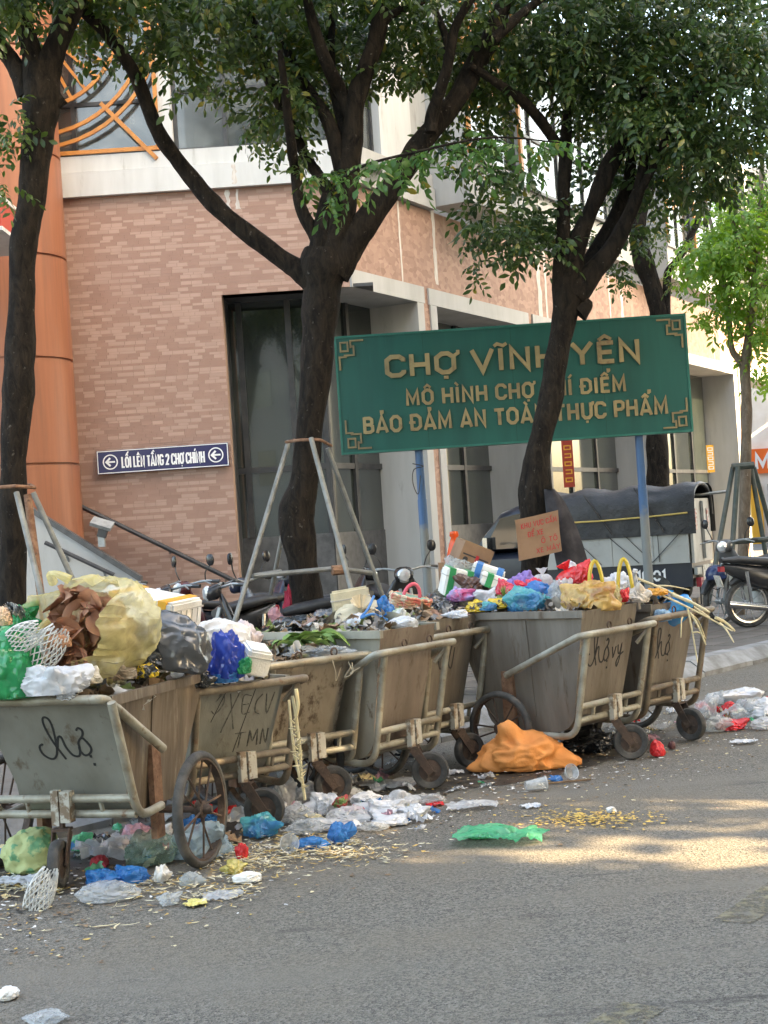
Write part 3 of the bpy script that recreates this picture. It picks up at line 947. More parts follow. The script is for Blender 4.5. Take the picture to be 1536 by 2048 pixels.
# ------------------------------------------------------------------ green market sign on two posts
M_GREEN = mat('green_board', (0.008, 0.112, 0.090), (0.006, 0.086, 0.070), 1.2, 0.4, 0.7, 0.42, c3=(0.03, 0.16, 0.125), s3=2.0, lo3=0.62, hi3=0.8, stretch=(3, 3, 0.35))
M_GOLD = mat('gold_letter', (0.41, 0.315, 0.155), (0.285, 0.215, 0.11), 3, 0.38, 0.65, 0.5, metal=0.1, c3=(0.20, 0.125, 0.07), s3=4, lo3=0.55, hi3=0.70)
M_GOLDD = mat('dull_gold', (0.30, 0.235, 0.115), (0.20, 0.16, 0.09), 5, rough=0.5)
M_BPOST = None
def _post():
    m, n, l, b, o = _mat('blue_post')
    tc = n.new('ShaderNodeTexCoord'); sp = n.new('ShaderNodeSeparateXYZ')
    l.new(tc.outputs['Object'], sp.inputs[0])
    nz = _noise(n, l, tc.outputs['Object'], 6, 4)
    ad = n.new('ShaderNodeMath'); ad.operation = 'MULTIPLY_ADD'; ad.inputs[1].default_value = 0.35
    l.new(nz, ad.inputs[0]); l.new(sp.outputs['Z'], ad.inputs[2])
    c = _mixc(n, l, _ramp(n, l, ad.outputs[0], 1.62, 1.75), (0.20, 0.22, 0.22), (0.045, 0.125, 0.27))
    l.new(c, b.inputs['Base Color']); b.inputs['Roughness'].default_value = 0.5
    return m
M_BPOST = _post()
SD = 17.0
c00, c10, c01 = W(683, 910, SD), W(1387, 863, SD), W(676, 673, SD)
SU = (c10 - c00).normalized(); SVv = Vector((0, 0, 1)); SN = Vector((0, -1, 0))
SW, SH = (c10 - c00).length, c01.z - c00.z
FSN = (Vector(c00), SU, SVv, SN)
sign = thing('market_sign', 'large green market sign board with raised gold lettering on two blue posts', 'sign')
MB().prism([(0, 0), (SW, 0), (SW, SH), (0, SH)], -0.14, 0.0, FSN).build('board', M_GREEN, sign, smooth=0)
M_EDGE = mat('board_edge', (0.22, 0.33, 0.27), (0.10, 0.2, 0.16), 4, rough=0.5)
mb = MB()
mb.stroke([(0.012, 0.012), (SW - 0.012, 0.012), (SW - 0.012, SH - 0.012), (0.012, SH - 0.012)], 0.024, -0.001, 0.010, FSN, closed=True)
mb.build('edge_trim', mat('green_trim', (0.012, 0.15, 0.11), (0.03, 0.19, 0.15), 5, rough=0.45), sign, smooth=0)
for xx in (SW * 0.25, SW * 0.5, SW * 0.755):
    mb = MB().prism([(xx - 0.0025, 0.03), (xx + 0.0025, 0.03), (xx + 0.0025, SH - 0.03), (xx - 0.0025, SH - 0.03)], -0.002, 0.0012, FSN)
    mb.build('panel_seam', mat('seam_dark', (0.006, 0.06, 0.048), rough=0.6), sign, smooth=0)
fret = [[(0.03, 0), (0.30, 0)], [(0.0, -0.36), (0.0, -0.20), (0.10, -0.20), (0.10, -0.02)], [(0.0, -0.02), (0.0, -0.14), (0.15, -0.14), (0.15, -0.02)], [(0.07, -0.24), (0.07, -0.06), (0.20, -0.06), (0.20, -0.2)]]
fret = [[(0.30, 0.0), (0.14, 0.0), (0.14, -0.15), (0.0, -0.15), (0.0, 0.0), (0.10, 0.0)], [(0.0, -0.42), (0.0, -0.22), (0.21, -0.22), (0.21, -0.06)], [(0.055, -0.055), (0.095, -0.055), (0.095, -0.10), (0.055, -0.10)]]
fret = [[(0.34, 0.0), (0.16, 0.0), (0.16, -0.10)], [(0.0, -0.40), (0.0, -0.22), (0.10, -0.22)], [(0.02, -0.02), (0.12, -0.02), (0.12, -0.14), (0.02, -0.14)], [(0.06, -0.20), (0.20, -0.20), (0.20, -0.08), (0.165, -0.08)]]
for (ox, oy, fx, fy) in ((0.05, SH - 0.06, 1, 1), (SW - 0.06, SH - 0.06, -1, 1), (SW - 0.06, 0.06, -1, -1), (0.07, 0.06, 1, -1)):
    mb = MB()
    for i, pl in enumerate(fret):
        mb.stroke([(ox + fx * x * 0.82, oy + fy * y * 0.82) for x, y in pl], 0.020, 0.0, 0.02 + 0.0006 * i, FSN, closed=(i == 2))
    mb.build('corner_ornament', M_GOLDD, sign, smooth=0)
def sp(px, py):
    p = W(px, py, SD)
    return ((p - c00).dot(SU), p.z - c00.z - ((p - c00).dot(SU)) * 0.0)
a = sp(770, 756); b_ = sp(1282, 719)
draw_text('CHỢ VĨNH YÊN', FSN, a[0], a[1], b_[0], 0.245, 0.205, 0, 0.035, M_GOLD, sign, gap=0.10, space=0.34)
a = sp(812, 812); b_ = sp(1253, 783)
draw_text('MÔ HÌNH CHỢ THÍ ĐIỂM', FSN, a[0], a[1], b_[0], 0.175, 0.195, 0, 0.022, M_GOLD, sign, space=0.36)
a = sp(727, 868); b_ = sp(1337, 828)
draw_text('BẢO ĐẢM AN TOÀN THỰC PHẨM', FSN, a[0], a[1], b_[0], 0.185, 0.195, 0, 0.022, M_GOLD, sign, space=0.36)
for (px0, py0, px1, py1) in ((838, 905, 858, 1180), (1278, 875, 1300, 1165)):
    t, bt = W(px0, py0, SD + 0.10), W(px1, py1, SD + 0.10)
    MB().tube([(t.x, t.y, 0.1), (t.x, t.y, 1.85)], 0.052, 12).add([], []).build('post', M_BPOST, sign)
    MB().tube([(t.x, t.y, 1.85), (t.x, t.y, t.z + 0.6)], 0.047, 12).build('post_sleeve', M_BPOST, sign)
t = W(836, 930, SD)
MB().tube(smooth_line([(t.x - 0.06, t.y + 0.02, t.z + 0.02), (t.x + 0.06, t.y - 0.02, t.z - 0.02), (t.x - 0.05, t.y, t.z - 0.05), (t.x - 0.07, t.y, t.z - 0.2), (t.x - 0.02, t.y, t.z - 0.33), (t.x + 0.02, t.y, t.z - 0.12)], 5), 0.006, 5).build('tie_wire', M_BLACK, sign)

# ------------------------------------------------------------------ trees
def _bark(name, c, c2, c3):
    m, n, l, b, o = _mat(name)
    vec = _coord(n, l, (1, 1, 0.35))
    f = _noise(n, l, vec, 16, 6, 0.7, 0.6)
    col = _mixc(n, l, _ramp(n, l, f, 0.38, 0.62), c, c2)
    f2 = _noise(n, l, _coord(n, l), 22, 4, 0.6)
    col = _mixc(n, l, _ramp(n, l, f2, 0.66, 0.72), col, c3)
    l.new(col, b.inputs['Base Color'])
    b.inputs['Roughness'].default_value = 0.92
    b.inputs['Specular IOR Level'].default_value = 0.2
    _bump(n, l, f, 1.0, 0.03, b)
    return m
M_BARK = _bark('bark_dark', (0.008, 0.0065, 0.0055), (0.030, 0.023, 0.017), (0.10, 0.092, 0.08))
M_BARK2 = _bark('bark_light', (0.16, 0.125, 0.095), (0.27, 0.22, 0.17), (0.34, 0.31, 0.26))
M_LEAF = leafmat('leaf_dark', (0.022, 0.050, 0.015), (0.085, 0.142, 0.034), 0.32, 0.34)
M_LEAF2 = leafmat('leaf_deep', (0.022, 0.050, 0.018), (0.075, 0.130, 0.038), 0.30, 0.34)
M_LEAFB = leafmat('leaf_bright', (0.10, 0.22, 0.04), (0.20, 0.33, 0.07), 0.5, 0.4)
M_LEAFY = leafmat('leaf_young', (0.045, 0.125, 0.035), (0.085, 0.18, 0.05), 0.40, 0.42)

def limb_mesh(mb, pts, d0, k=6, knob=0.06, seed=0, n=12):
    """pts: (px, py, radius_px, depth offset)"""
    P = smooth_line([(p[0], p[1], p[2], p[3] if len(p) > 3 else 0.0) for p in pts], k)
    rs, ps = [], []
    for i, (x, y, r, dd) in enumerate(P):
        d = d0 + dd
        ps.append(W(x, y, d))
        rs.append(max(0.004, 0.92 * r * d / F * (1 + knob * mn.noise((x * 0.02 + seed, y * 0.02, seed)) * 2)))
    k0 = len(mb.v)
    mb.tube(ps, rs, n)
    # uneven skin
    for i in range(k0, len(mb.v)):
        v = Vector(mb.v[i])
        ring = (i - k0) // n
        if ring < len(ps):
            c = ps[ring]
            q = v * 7 + Vector((seed, seed, 0))
            s = 1 + 0.10 * mn.noise(Vector((q.x, q.y, q.z * 0.4))) + 0.05 * mn.noise(v * 21)
            mb.v[i] = tuple(c + (v - c) * s)

_lf = np.array([(0, 0, 0), (0.42, 0.46, 0.02), (0.78, 0.30, -0.05), (1.0, 0.0, -0.14), (0.78, -0.30, -0.05), (0.42, -0.46, 0.02), (0.45, 0, 0.06), (0.8, 0, -0.02)])
_lq = [(0, 6, 1), (1, 6, 7, 2), (2, 7, 3), (0, 5, 6), (5, 4, 7, 6), (4, 3, 7)]
def spray_template(rng, nl=9, length=0.26, ll=0.085, lw=0.042):
    """one twig's end: leaflets in pairs along a drooping stalk"""
    vs, fs = [], []
    for i in range(nl):
        t = (i // 2 + 1) / (nl // 2 + 1)
        side = 1 if i % 2 else -1
        if i == nl - 1: side = 0; t = 1.0
        base = np.array([t * length, 0, -0.35 * length * t * t])
        ang = side * math.radians(rng.uniform(48, 75))
        droop = math.radians(rng.uniform(12, 48))
        L = ll * rng.uniform(0.8, 1.2); Wd = lw * rng.uniform(0.85, 1.15)
        p = _lf * np.array([L, Wd, L])
        roll = rng.uniform(-0.5, 0.5)
        cr_, sr = math.cos(roll), math.sin(roll)
        p = p @ np.array([[1, 0, 0], [0, cr_, sr], [0, -sr, cr_]])
        cd, sd = math.cos(droop), math.sin(droop)
        p = p @ np.array([[cd, 0, -sd], [0, 1, 0], [sd, 0, cd]])
        ca, sa = math.cos(ang), math.sin(ang)
        p = p @ np.array([[ca, sa, 0], [-sa, ca, 0], [0, 0, 1]])
        k = len(vs)
        vs.extend((p + base).tolist())
        fs.extend([tuple(j + k for j in q) for q in _lq])
    return np.array(vs), fs

def crown_mesh(name, blobs, material, seed, scale=1.0, nl=9, ll=0.085, lw=0.042, world=False, droop=0.0):
    """blobs: (px, py, d, rx_px, ry_px, rd, sprays) or world ellipsoids (x, y, z, rx, ry, rz, sprays)"""
    rng = random.Random(seed)
    nr = np.random.RandomState(seed)
    tmpl = [spray_template(rng, nl, 0.26 * scale, ll * scale, lw * scale) for _ in range(5)]
    V, FQ, FT, off = [], [], [], 0
    for b in blobs:
        n = int(b[6])
        for _ in range(n):
            q = nr.normal(size=3); q /= np.linalg.norm(q)
            r = nr.rand() ** 0.45
            if world:
                pos = np.array([b[0] + q[0] * r * b[3], b[1] + q[1] * r * b[4], b[2] + q[2] * r * b[5]])
                out = q
            else:
                s = b[2] / F
                w = W(b[0] + q[0] * r * b[3], b[1] - q[2] * r * b[4], b[2] + q[1] * r * b[5])
                pos = np.array(w)
                out = q
            az = math.atan2(out[1], out[0]) + nr.normal() * 0.9
            pitch = -0.25 - droop + nr.normal() * 0.45
            roll = nr.normal() * 0.5
            tv, tf = tmpl[nr.randint(5)]
            cp_, sp_ = math.cos(pitch), math.sin(pitch)
            cr_, sr = math.cos(roll), math.sin(roll)
            ca, sa = math.cos(az), math.sin(az)
            R = np.array([[1, 0, 0], [0, cr_, sr], [0, -sr, cr_]]) @ np.array([[cp_, 0, sp_], [0, 1, 0], [-sp_, 0, cp_]]) @ np.array([[ca, sa, 0], [-sa, ca, 0], [0, 0, 1]])
            V.append(tv @ R * (0.62 + 0.8 * nr.rand()) + pos)
            FQ.append((off, tf))
            off += len(tv)
    me = bpy.data.meshes.new(name)
    verts = np.concatenate(V)
    loops, starts, tot = [], [], []
    cache = {}
    nl_ = 0
    LA, SA, TA = [], [], []
    for o_, tf in FQ:
        key = id(tf)
        if key not in cache:
            fl_ = np.array([i for q in tf for i in q]); ln_ = np.array([len(q) for q in tf])
            cache[key] = (fl_, ln_)
        fl_, ln_ = cache[key]
        LA.append(fl_ + o_); TA.append(ln_)
    LA = np.concatenate(LA); TA = np.concatenate(TA)
    SA = np.concatenate(([0], np.cumsum(TA)[:-1]))
    me.vertices.add(len(verts)); me.vertices.foreach_set('co', verts.astype(np.float32).ravel())
    me.loops.add(len(LA)); me.loops.foreach_set('vertex_index', LA.astype(np.int32))
    me.polygons.add(len(TA)); me.polygons.foreach_set('loop_start', SA.astype(np.int32)); me.polygons.foreach_set('loop_total', TA.astype(np.int32))
    me.update(calc_edges=True)
    me.materials.append(material)
    me.polygons.foreach_set('use_smooth', np.ones(len(TA), dtype=bool))
    return me

def tree(label, limbs, d0, blobs, barkmat, leaf, seed, base, extra=None, group='street trees', **kw):
    t = thing('street_tree', label, 'tree', base, group=group)
    mb = MB()
    for i, pl in enumerate(limbs):
        limb_mesh(mb, pl, d0, seed=seed + i * 1.7, n=14 if i == 0 else 10)
    me = mb.mesh('trunk', barkmat, 80)
    inv = Vector(base)
    o = obj('trunk', me, t, loc=-inv)
    c = obj('crown', crown_mesh('crown', blobs, leaf, seed, **kw), t, loc=-inv)
    return t

# T2: the middle tree, trunk forking low into many limbs
t2 = [[(622, 1400, 38), (618, 1240, 36), (605, 1127, 34), (594, 1027, 40), (609, 960, 31), (618, 860, 29), (631, 760, 35), (638, 660, 37), (642, 590, 43), (645, 540, 50), (650, 500, 44)],
      [(630, 560, 34), (590, 535, 24), (540, 500, 20), (440, 420, 20), (370, 340, 18), (315, 260, 17, -0.2), (270, 150, 15, -0.4), (215, 70, 13, -0.6), (165, 20, 12, -0.8), (100, -60, 9, -1)],
      [(636, 540, 34), (650, 450, 26), (662, 390, 20), (655, 377, 14), (612, 313, 12, 0.2), (575, 240, 13, 0.3), (532, 143, 12, 0.5), (505, 40, 10, 0.7), (490, -60, 8, 0.9)],
      [(640, 500, 18), (632, 473, 15), (602, 417, 13), (592, 350, 12), (584, 300, 11, -0.2), (572, 200, 9, -0.4), (560, 100, 7, -0.6)],
      [(655, 540, 40), (672, 480, 34), (692, 367, 28), (705, 267, 24), (712, 200, 22), (735, 130, 20), (752, 83, 20), (762, 17, 18), (770, -80, 15), (790, -300, 9)],
      [(684, 340, 18), (659, 250, 15), (622, 187, 13, 0.3), (592, 143, 11, 0.5), (560, 60, 9, 0.8)],
      [(700, 230, 17), (680, 180, 15), (655, 130, 14, -0.2), (622, 33, 12, -0.3), (605, -60, 9, -0.4)],
      [(690, 270, 11), (669, 187, 10, 0.3), (662, 100, 9, 0.4), (668, 0, 7, 0.5)],
      [(754, 60, 10), (790, 25, 9), (845, 3, 8, 0.2), (900, -30, 6, 0.3)],
      [(665, 545, 40), (700, 490, 32), (752, 417, 27), (812, 333, 25, 0.1), (845, 283, 25, 0.2), (912, 200, 23, 0.2), (950, 130, 22, 0.3), (979, 83, 21, 0.3), (1010, 0, 19, 0.4), (1050, -120, 14, 0.5)],
      [(862, 265, 14), (866, 227, 14), (895, 133, 12, -0.2), (912, 50, 10, -0.3), (955, -20, 9, -0.4)],
      [(893, 135, 8), (892, 77, 8, 0.1), (862, 0, 7, 0.3)],
      [(985, 80, 12), (1030, 40, 11, 0.1), (1090, -10, 9, 0.2)],
      [(672, 430, 10, -0.2), (700, 345, 4, -0.9), (850, 300, 3, -1.2), (985, 275, 2.4, -1.3), (1120, 285, 1.5, -1.3)]]
b2 = [(260, 40, 14.0, 110, 60, 0.8, 90), (420, 50, 14.3, 120, 95, 0.9, 150), (440, 170, 14.0, 90, 45, 0.6, 34), (330, 95, 13.6, 60, 50, 0.5, 28), (515, 235, 14.0, 45, 40, 0.5, 22),
      (560, 60, 14.8, 110, 110, 0.9, 170), (570, 190, 14.2, 60, 75, 0.6, 64), (545, 285, 14.4, 40, 25, 0.4, 10), (640, 110, 14.8, 70, 80, 0.7, 80),
      (690, 40, 15.0, 130, 60, 0.9, 110), (800, 90, 15.0, 70, 80, 0.7, 80), (790, 140, 14.4, 60, 30, 0.5, 30), (900, 90, 15.0, 70, 90, 0.8, 90), (880, 30, 14.3, 120, 45, 0.8, 70), (980, 170, 15.2, 70, 70, 0.7, 90),
      (930, 250, 15.0, 60, 40, 0.5, 30), (640, 205, 14.9, 60, 40, 0.4, 25), (350, -40, 13.8, 260, 60, 1.0, 150), (700, -40, 13.8, 260, 60, 1.0, 150),
      (610, 300, 14.2, 30, 30, 0.2, 8), (645, 360, 13.8, 45, 30, 0.2, 14)]
base2 = (W(622, 1400, 14).x, 14.0, 0.12)
T2 = tree('broad street tree with many forking limbs left of the green sign', t2, 14.0, b2, M_BARK, M_LEAF, 11, base2)
# its young light twig across the middle of the picture
tw = [(735 + i * 31, 322 - i * 2.2 - 14 * math.sin(i / 4), 12.9 + 0.02 * i, 26, 16, 0.15, 4) for i in range(13)] + [(660, 350, 12.9, 40, 20, 0.2, 8), (690, 385, 13.1, 30, 18, 0.2, 6)]
tag(obj('young_twig', crown_mesh('young_twig', tw, M_LEAFY, 5, nl=9, scale=1.1, droop=0.2), T2, loc=-Vector(base2)), kind='stuff')

# T1: at the left edge
t1 = [[(24, 1420, 36), (25, 1250, 32), (27, 1000, 30), (28, 900, 30), (37, 760, 36), (43, 600, 29), (46, 500, 29), (63, 400, 30), (73, 300, 32), (82, 230, 38), (80, 170, 42), (78, 130, 36)],
      [(60, 190, 28), (40, 150, 22), (15, 110, 20), (-30, 60, 18, -0.2), (-120, -40, 14, -0.5)],
      [(72, 165, 30), (62, 100, 22), (48, 50, 21), (40, 0, 20), (25, -80, 16, 0.3), (10, -300, 10, 0.5)],
      [(88, 170, 32), (105, 110, 27), (130, 50, 25), (155, -10, 23), (185, -80, 18), (260, -260, 10)],
      [(100, 215, 18), (118, 203, 15), (128, 196, 14)]]
b1 = [(5, 30, 12.6, 40, 35, 0.4, 18), (-30, -20, 12.6, 80, 60, 0.6, 50), (70, 10, 13.6, 50, 40, 0.5, 30), (15, 235, 12.8, 30, 40, 0.2, 10), (15, 275, 12.8, 26, 24, 0.2, 6), (8, 370, 12.7, 22, 20, 0.2, 5),
      (100, -60, 13.0, 150, 60, 0.9, 120), (150, 30, 13.4, 50, 40, 0.4, 20), (215, 100, 13.6, 40, 25, 0.3, 8)]
base1 = (W(24, 1400, 13).x, 13.0, 0.12)
T1 = tree('street tree with a dark straight trunk in front of the orange column', t1, 13.0, b1, M_BARK, M_LEAF, 23, base1)

# T3: leaning tree in front of the green sign
t3 = [[(1060, 1400, 34), (1066, 1200, 31), (1068, 1140, 31), (1074, 1040, 37), (1071, 965, 35), (1077, 900, 27), (1101, 800, 26), (1112, 725, 25), (1128, 640, 27), (1135, 600, 33), (1140, 560, 36)],
      [(1126, 580, 24), (1124, 533, 20), (1127, 467, 16), (1127, 383, 14), (1131, 317, 14), (1134, 233, 12, 0.2), (1137, 160, 11, 0.3), (1140, 40, 8, 0.4)],
      [(1130, 310, 12), (1112, 285, 12, -0.1), (1080, 240, 13, -0.3), (1044, 200, 12, -0.5), (1000, 170, 10, -0.7), (940, 130, 7, -0.9)],
      [(1140, 560, 28), (1157, 483, 20), (1184, 417, 17), (1211, 350, 20), (1237, 300, 18, 0.2), (1290, 250, 15, 0.3), (1345, 195, 13, 0.4), (1420, 120, 10, 0.5)],
      [(1145, 590, 32), (1168, 562, 27), (1211, 515, 22), (1241, 467, 18), (1271, 400, 15), (1287, 333, 12), (1289, 280, 11), (1280, 150, 8)],
      [(1268, 405, 10), (1307, 333, 9, -0.2), (1337, 267, 8, -0.3), (1400, 180, 6, -0.5)],
      [(1160, 560, 22), (1190, 510, 20, 0.2), (1230, 433, 16, 0.3), (1257, 367, 14, 0.4), (1264, 300, 12, 0.4), (1285, 240, 10, 0.5), (1300, 100, 8, 0.6)],
      [(1155, 625, 26), (1172, 608, 18), (1178, 600, 10)]]
b3 = [(1080, 60, 15.0, 130, 110, 1.0, 260), (1230, 80, 15.2, 140, 130, 1.0, 330), (1380, 70, 15.2, 140, 140, 1.0, 330), (1490, 120, 15.0, 110, 170, 1.0, 330), (1010, 130, 15.0, 70, 70, 0.8, 80),
      (1120, 130, 15.6, 70, 60, 0.7, 70), (1205, 215, 15.4, 90, 80, 0.8, 150), (1320, 220, 14.8, 110, 90, 0.8, 200), (1440, 280, 14.8, 110, 90, 0.8, 200), (1210, 330, 15.8, 60, 60, 0.5, 55), (1300, 350, 15.6, 70, 50, 0.5, 50),
      (1395, 365, 15.2, 70, 40, 0.6, 60), (990, 350, 15.0, 70, 60, 0.5, 50), (1010, 450, 15.0, 85, 55, 0.6, 85), (1060, 480, 14.8, 60, 40, 0.5, 40), (950, 530, 15.0, 35, 16, 0.2, 8), (1085, 420, 15.1, 45, 30, 0.3, 24), (935, 300, 15.2, 50, 45, 0.4, 24),
      (1155, 445, 16.0, 55, 60, 0.4, 26), (1215, 530, 15.6, 35, 30, 0.3, 14), (1250, 470, 15.8, 40, 45, 0.3, 20), (1200, -40, 15.0, 320, 80, 1.2, 300)]
base3 = (W(1060, 1400, 15).x, 15.0, 0.12)
T3 = tree('leaning street tree standing in front of the green sign', t3, 15.0, b3, M_BARK, M_LEAF2, 37, base3)

# T4: behind the sign's right half, T5: slim tree at the right edge
t4 = [[(1316, 1240, 26), (1315, 1000, 24), (1316, 930, 25), (1314, 870, 24), (1318, 760, 20), (1318, 640, 19), (1312, 600, 20), (1300, 560, 20), (1285, 515, 21), (1275, 460, 18), (1290, 400, 14, 0.3), (1330, 300, 10, 0.5)],
      [(1330, 640, 12), (1333, 590, 9), (1337, 545, 9), (1356, 520, 8), (1373, 490, 8), (1400, 430, 7, 0.3), (1425, 330, 5, 0.5)],
      [(1285, 500, 14), (1262, 440, 11), (1240, 380, 8, 0.4)]]
b4 = [(1330, 470, 25.8, 70, 50, 0.8, 35), (1400, 330, 26.3, 100, 80, 1.0, 120), (1290, 420, 26.4, 60, 50, 0.6, 30), (1350, 560, 25.5, 30, 25, 0.3, 7), (1240, 560, 26.0, 40, 30, 0.4, 14), (1340, 250, 26.3, 150, 110, 1.2, 200), (1480, 230, 26.8, 120, 100, 1.2, 160)]
base4 = (W(1316, 1240, 26).x, 26.0, 0.12)
T4 = tree('dark street tree rising behind the right half of the green sign', t4, 26.0, b4, M_BARK, M_LEAF, 51, base4)
t5 = [[(1472, 1330, 14), (1480, 1180, 13), (1487, 1100, 12.5), (1492, 900, 12), (1493, 808, 12), (1490, 757, 12), (1490, 730, 12), (1496, 685, 9.5), (1505, 603, 8.5), (1515, 500, 7.5), (1520, 420, 6), (1525, 300, 4.5)],
      [(1489, 742, 9), (1478, 720, 8), (1463, 695, 7), (1457, 623, 6), (1447, 562, 5.5), (1430, 480, 4.5, 0.2), (1410, 400, 3.5, 0.3)],
      [(1504, 610, 6), (1535, 560, 5), (1570, 500, 4)], [(1510, 560, 5), (1485, 510, 4.5), (1465, 440, 4, -0.2)]]
b5 = [(1480, 470, 19.6, 80, 70, 0.8, 220), (1420, 520, 19.6, 60, 60, 0.6, 120), (1510, 560, 19.4, 60, 60, 0.7, 140), (1440, 600, 19.6, 40, 40, 0.4, 52), (1520, 660, 19.6, 40, 50, 0.5, 80), (1510, 400, 20.0, 80, 60, 0.8, 140), (1435, 640, 19.3, 22, 18, 0.2, 14), (1530, 740, 20, 20, 25, 0.3, 16)]
base5 = (W(1472, 1330, 19.6).x, 19.6, 0.12)
T5 = tree('slim light barked street tree with bright leaves at the right edge', t5, 19.6, b5, M_BARK2, M_LEAFB, 67, base5)

# crowns above the picture, and unseen trees added beside and across the road to shade it
def high_crown(t, base, blobs, leaf, seed):
    obj('upper_crown', crown_mesh('upper_crown', blobs, leaf, seed, scale=2.6, nl=7, world=True), t, loc=-Vector(base))
high_crown(T1, base1, [(-3.2, 12.6, 8.2, 2.4, 2.0, 1.7, 200)], M_LEAF, 71)
high_crown(T2, base2, [(-0.8, 13.6, 8.6, 2.6, 2.2, 1.9, 260)], M_LEAF, 72)
high_crown(T3, base3, [(2.0, 14.6, 8.8, 2.6, 2.2, 1.9, 260)], M_LEAF2, 73)
high_crown(T4, base4, [(5.0, 25.0, 10.5, 2.6, 2.2, 2.0, 200)], M_LEAF, 74)
def added_shade_tree(x, y, h, blobs, label, seed):
    t = thing('street_tree', label, 'tree', (x, y, 0), group='street trees across the road')
    mb = MB()
    mb.tube([(0, 0, 0), (0.08, 0.05, 1.5), (0, 0.1, 3.2), (0.1, 0, h)], [0.22, 0.17, 0.15, 0.1], 10)
    for k in range(5):
        a = k * 1.256 + seed
        mb.tube([(0.02, 0.08, 3.0), (0.7 * math.cos(a), 0.7 * math.sin(a), 4.2), (1.9 * math.cos(a), 1.9 * math.sin(a), 6.0)], [0.1, 0.08, 0.03], 8)
    mb.build('trunk', M_BARK, t, smooth=80)
    obj('crown', crown_mesh('crown', blobs, M_LEAF, seed, scale=2.8, nl=7, world=True), t)
for i, (x, y, h, bl) in enumerate(SHADE_TREES):
    added_shade_tree(x, y, h, bl, ['street tree behind the camera on the far pavement', 'street tree across the road to the right', 'street tree across the road further right', 'street tree on the near pavement outside the right edge'][i], 80 + i)

# unseen blocks added across the road to shade the street, gaps placed for sunlight
M_BLOCK = mat('block_render', (0.42, 0.40, 0.36), (0.34, 0.32, 0.29), 0.4, rough=0.8)
def block(p0, p1, h, label):
    n_ = Vector((KU.y, -KU.x, 0))
    o_ = KP + KU * p0 + n_ * BLOCK_Q
    t = thing('apartment_block', label, 'building', (o_.x, o_.y, 0), kang, group='apartment blocks across the road')
    L_ = p1 - p0
    MB().box((L_ / 2, -3, h / 2), (L_, 6, h)).build('wall', M_BLOCK, t, smooth=0)
    for fz in range(1, int(h / 3.4)):
        k = max(1, int(L_ / 3))
        for j in range(k):
            MB().box(((j + 0.5) * L_ / k, 0.01, fz * 3.4 + 1.2), (1.3, 0.06, 1.5)).build('window', M_GLASSD, t, smooth=0)
for i, (p0, p1, h) in enumerate(BLOCKS):
    block(p0, p1, h, ['tall grey apartment block across the road behind the camera', 'tall grey apartment block across the road to the right', 'narrow lower house across the road between two tall blocks', 'slim tall block across the road', 'lower house across the road right of the slim block', 'tall block across the road furthest right'][i])

# galvanised support poles round the trees
M_POLE = mat('weathered_pole', (0.235, 0.24, 0.225), (0.15, 0.152, 0.14), 9, 0.4, 0.65, 0.55, metal=0.3, c3=(0.13, 0.10, 0.075), s3=14, lo3=0.62, hi3=0.74)
def prop(px_top, py_top, px_bot, py_bot, d0, d1, r, m, t):
    a = W(px_top, py_top, d0); b = W(px_bot, py_bot, d1)
    k = (0.13 - a.z) / (b.z - a.z)
    e = a + (b - a) * max(1.0, k) if b.z < a.z else b
    MB().tube([a, e], r, 10).build('pole', m, t)
M_RUST = mat('rust', (0.16, 0.075, 0.04), (0.27, 0.15, 0.09), 14, 0.4, 0.6, 0.85, c3=(0.08, 0.045, 0.03), s3=22, bump=0.5, bscale=60)
sp2 = thing('tree_support', 'galvanised pole frame propping the tree beside the green sign', 'tree support', group='tree supports')
prop(578, 882, 478, 1215, 13.8, 13.2, 0.023, M_POLE, sp2)
prop(622, 876, 700, 1170, 13.55, 13.1, 0.023, M_POLE, sp2)
prop(655, 896, 757, 1170, 13.9, 14.2, 0.023, M_POLE, sp2)
prop(600, 890, 545, 1170, 14.5, 15.0, 0.022, M_POLE, sp2)
MB().tube([W(508, 1152, 13.4), W(672, 1137, 13.5), W(742, 1146, 13.9)], 0.024, 8).build('cross_bar', M_POLE, sp2)
MB().tube([W(508, 1152, 13.4), W(560, 1143, 14.6)], 0.024, 8).build('cross_bar', M_POLE, sp2)
MB().tube([W(664, 1141, 13.46), W(690, 1139, 13.5)], 0.045, 8).build('clamp', M_RUST, sp2)
MB().tube(fillet([W(572, 884, 13.75), W(600, 880, 13.62), W(640, 879, 13.62), W(664, 892, 13.9), W(640, 880, 14.4), W(590, 880, 14.4), W(572, 884, 13.75)], 0.05), 0.014, 6).build('collar', M_RUST, sp2)
sp1 = thing('tree_support', 'pole frame with rusty collar propping the tree at the left edge', 'tree support', group='tree supports')
prop(33, 985, 95, 1240, 12.6, 12.2, 0.025, M_POLE, sp1)
prop(66, 985, 155, 1180, 12.9, 12.9, 0.025, M_POLE, sp1)
prop(55, 990, 88, 1240, 12.75, 12.5, 0.034, M_RUST, sp1)
MB().tube([W(-5, 975, 12.6), W(30, 972, 12.55), W(70, 975, 12.8), W(62, 970, 13.3), W(0, 970, 13.3)], 0.015, 6).build('collar', M_RUST, sp1)
sp5 = thing('tree_support', 'dark green pole frame propping the slim tree at the right edge', 'tree support', group='tree supports')
M_DKGREEN = mat('dark_green_paint', (0.05, 0.07, 0.062), (0.09, 0.10, 0.09), 8, rough=0.6)
prop(1466, 935, 1436, 1100, 19.3, 19.0, 0.032, M_DKGREEN, sp5)
prop(1476, 935, 1462, 1130, 19.2, 18.9, 0.034, M_DKGREEN, sp5)
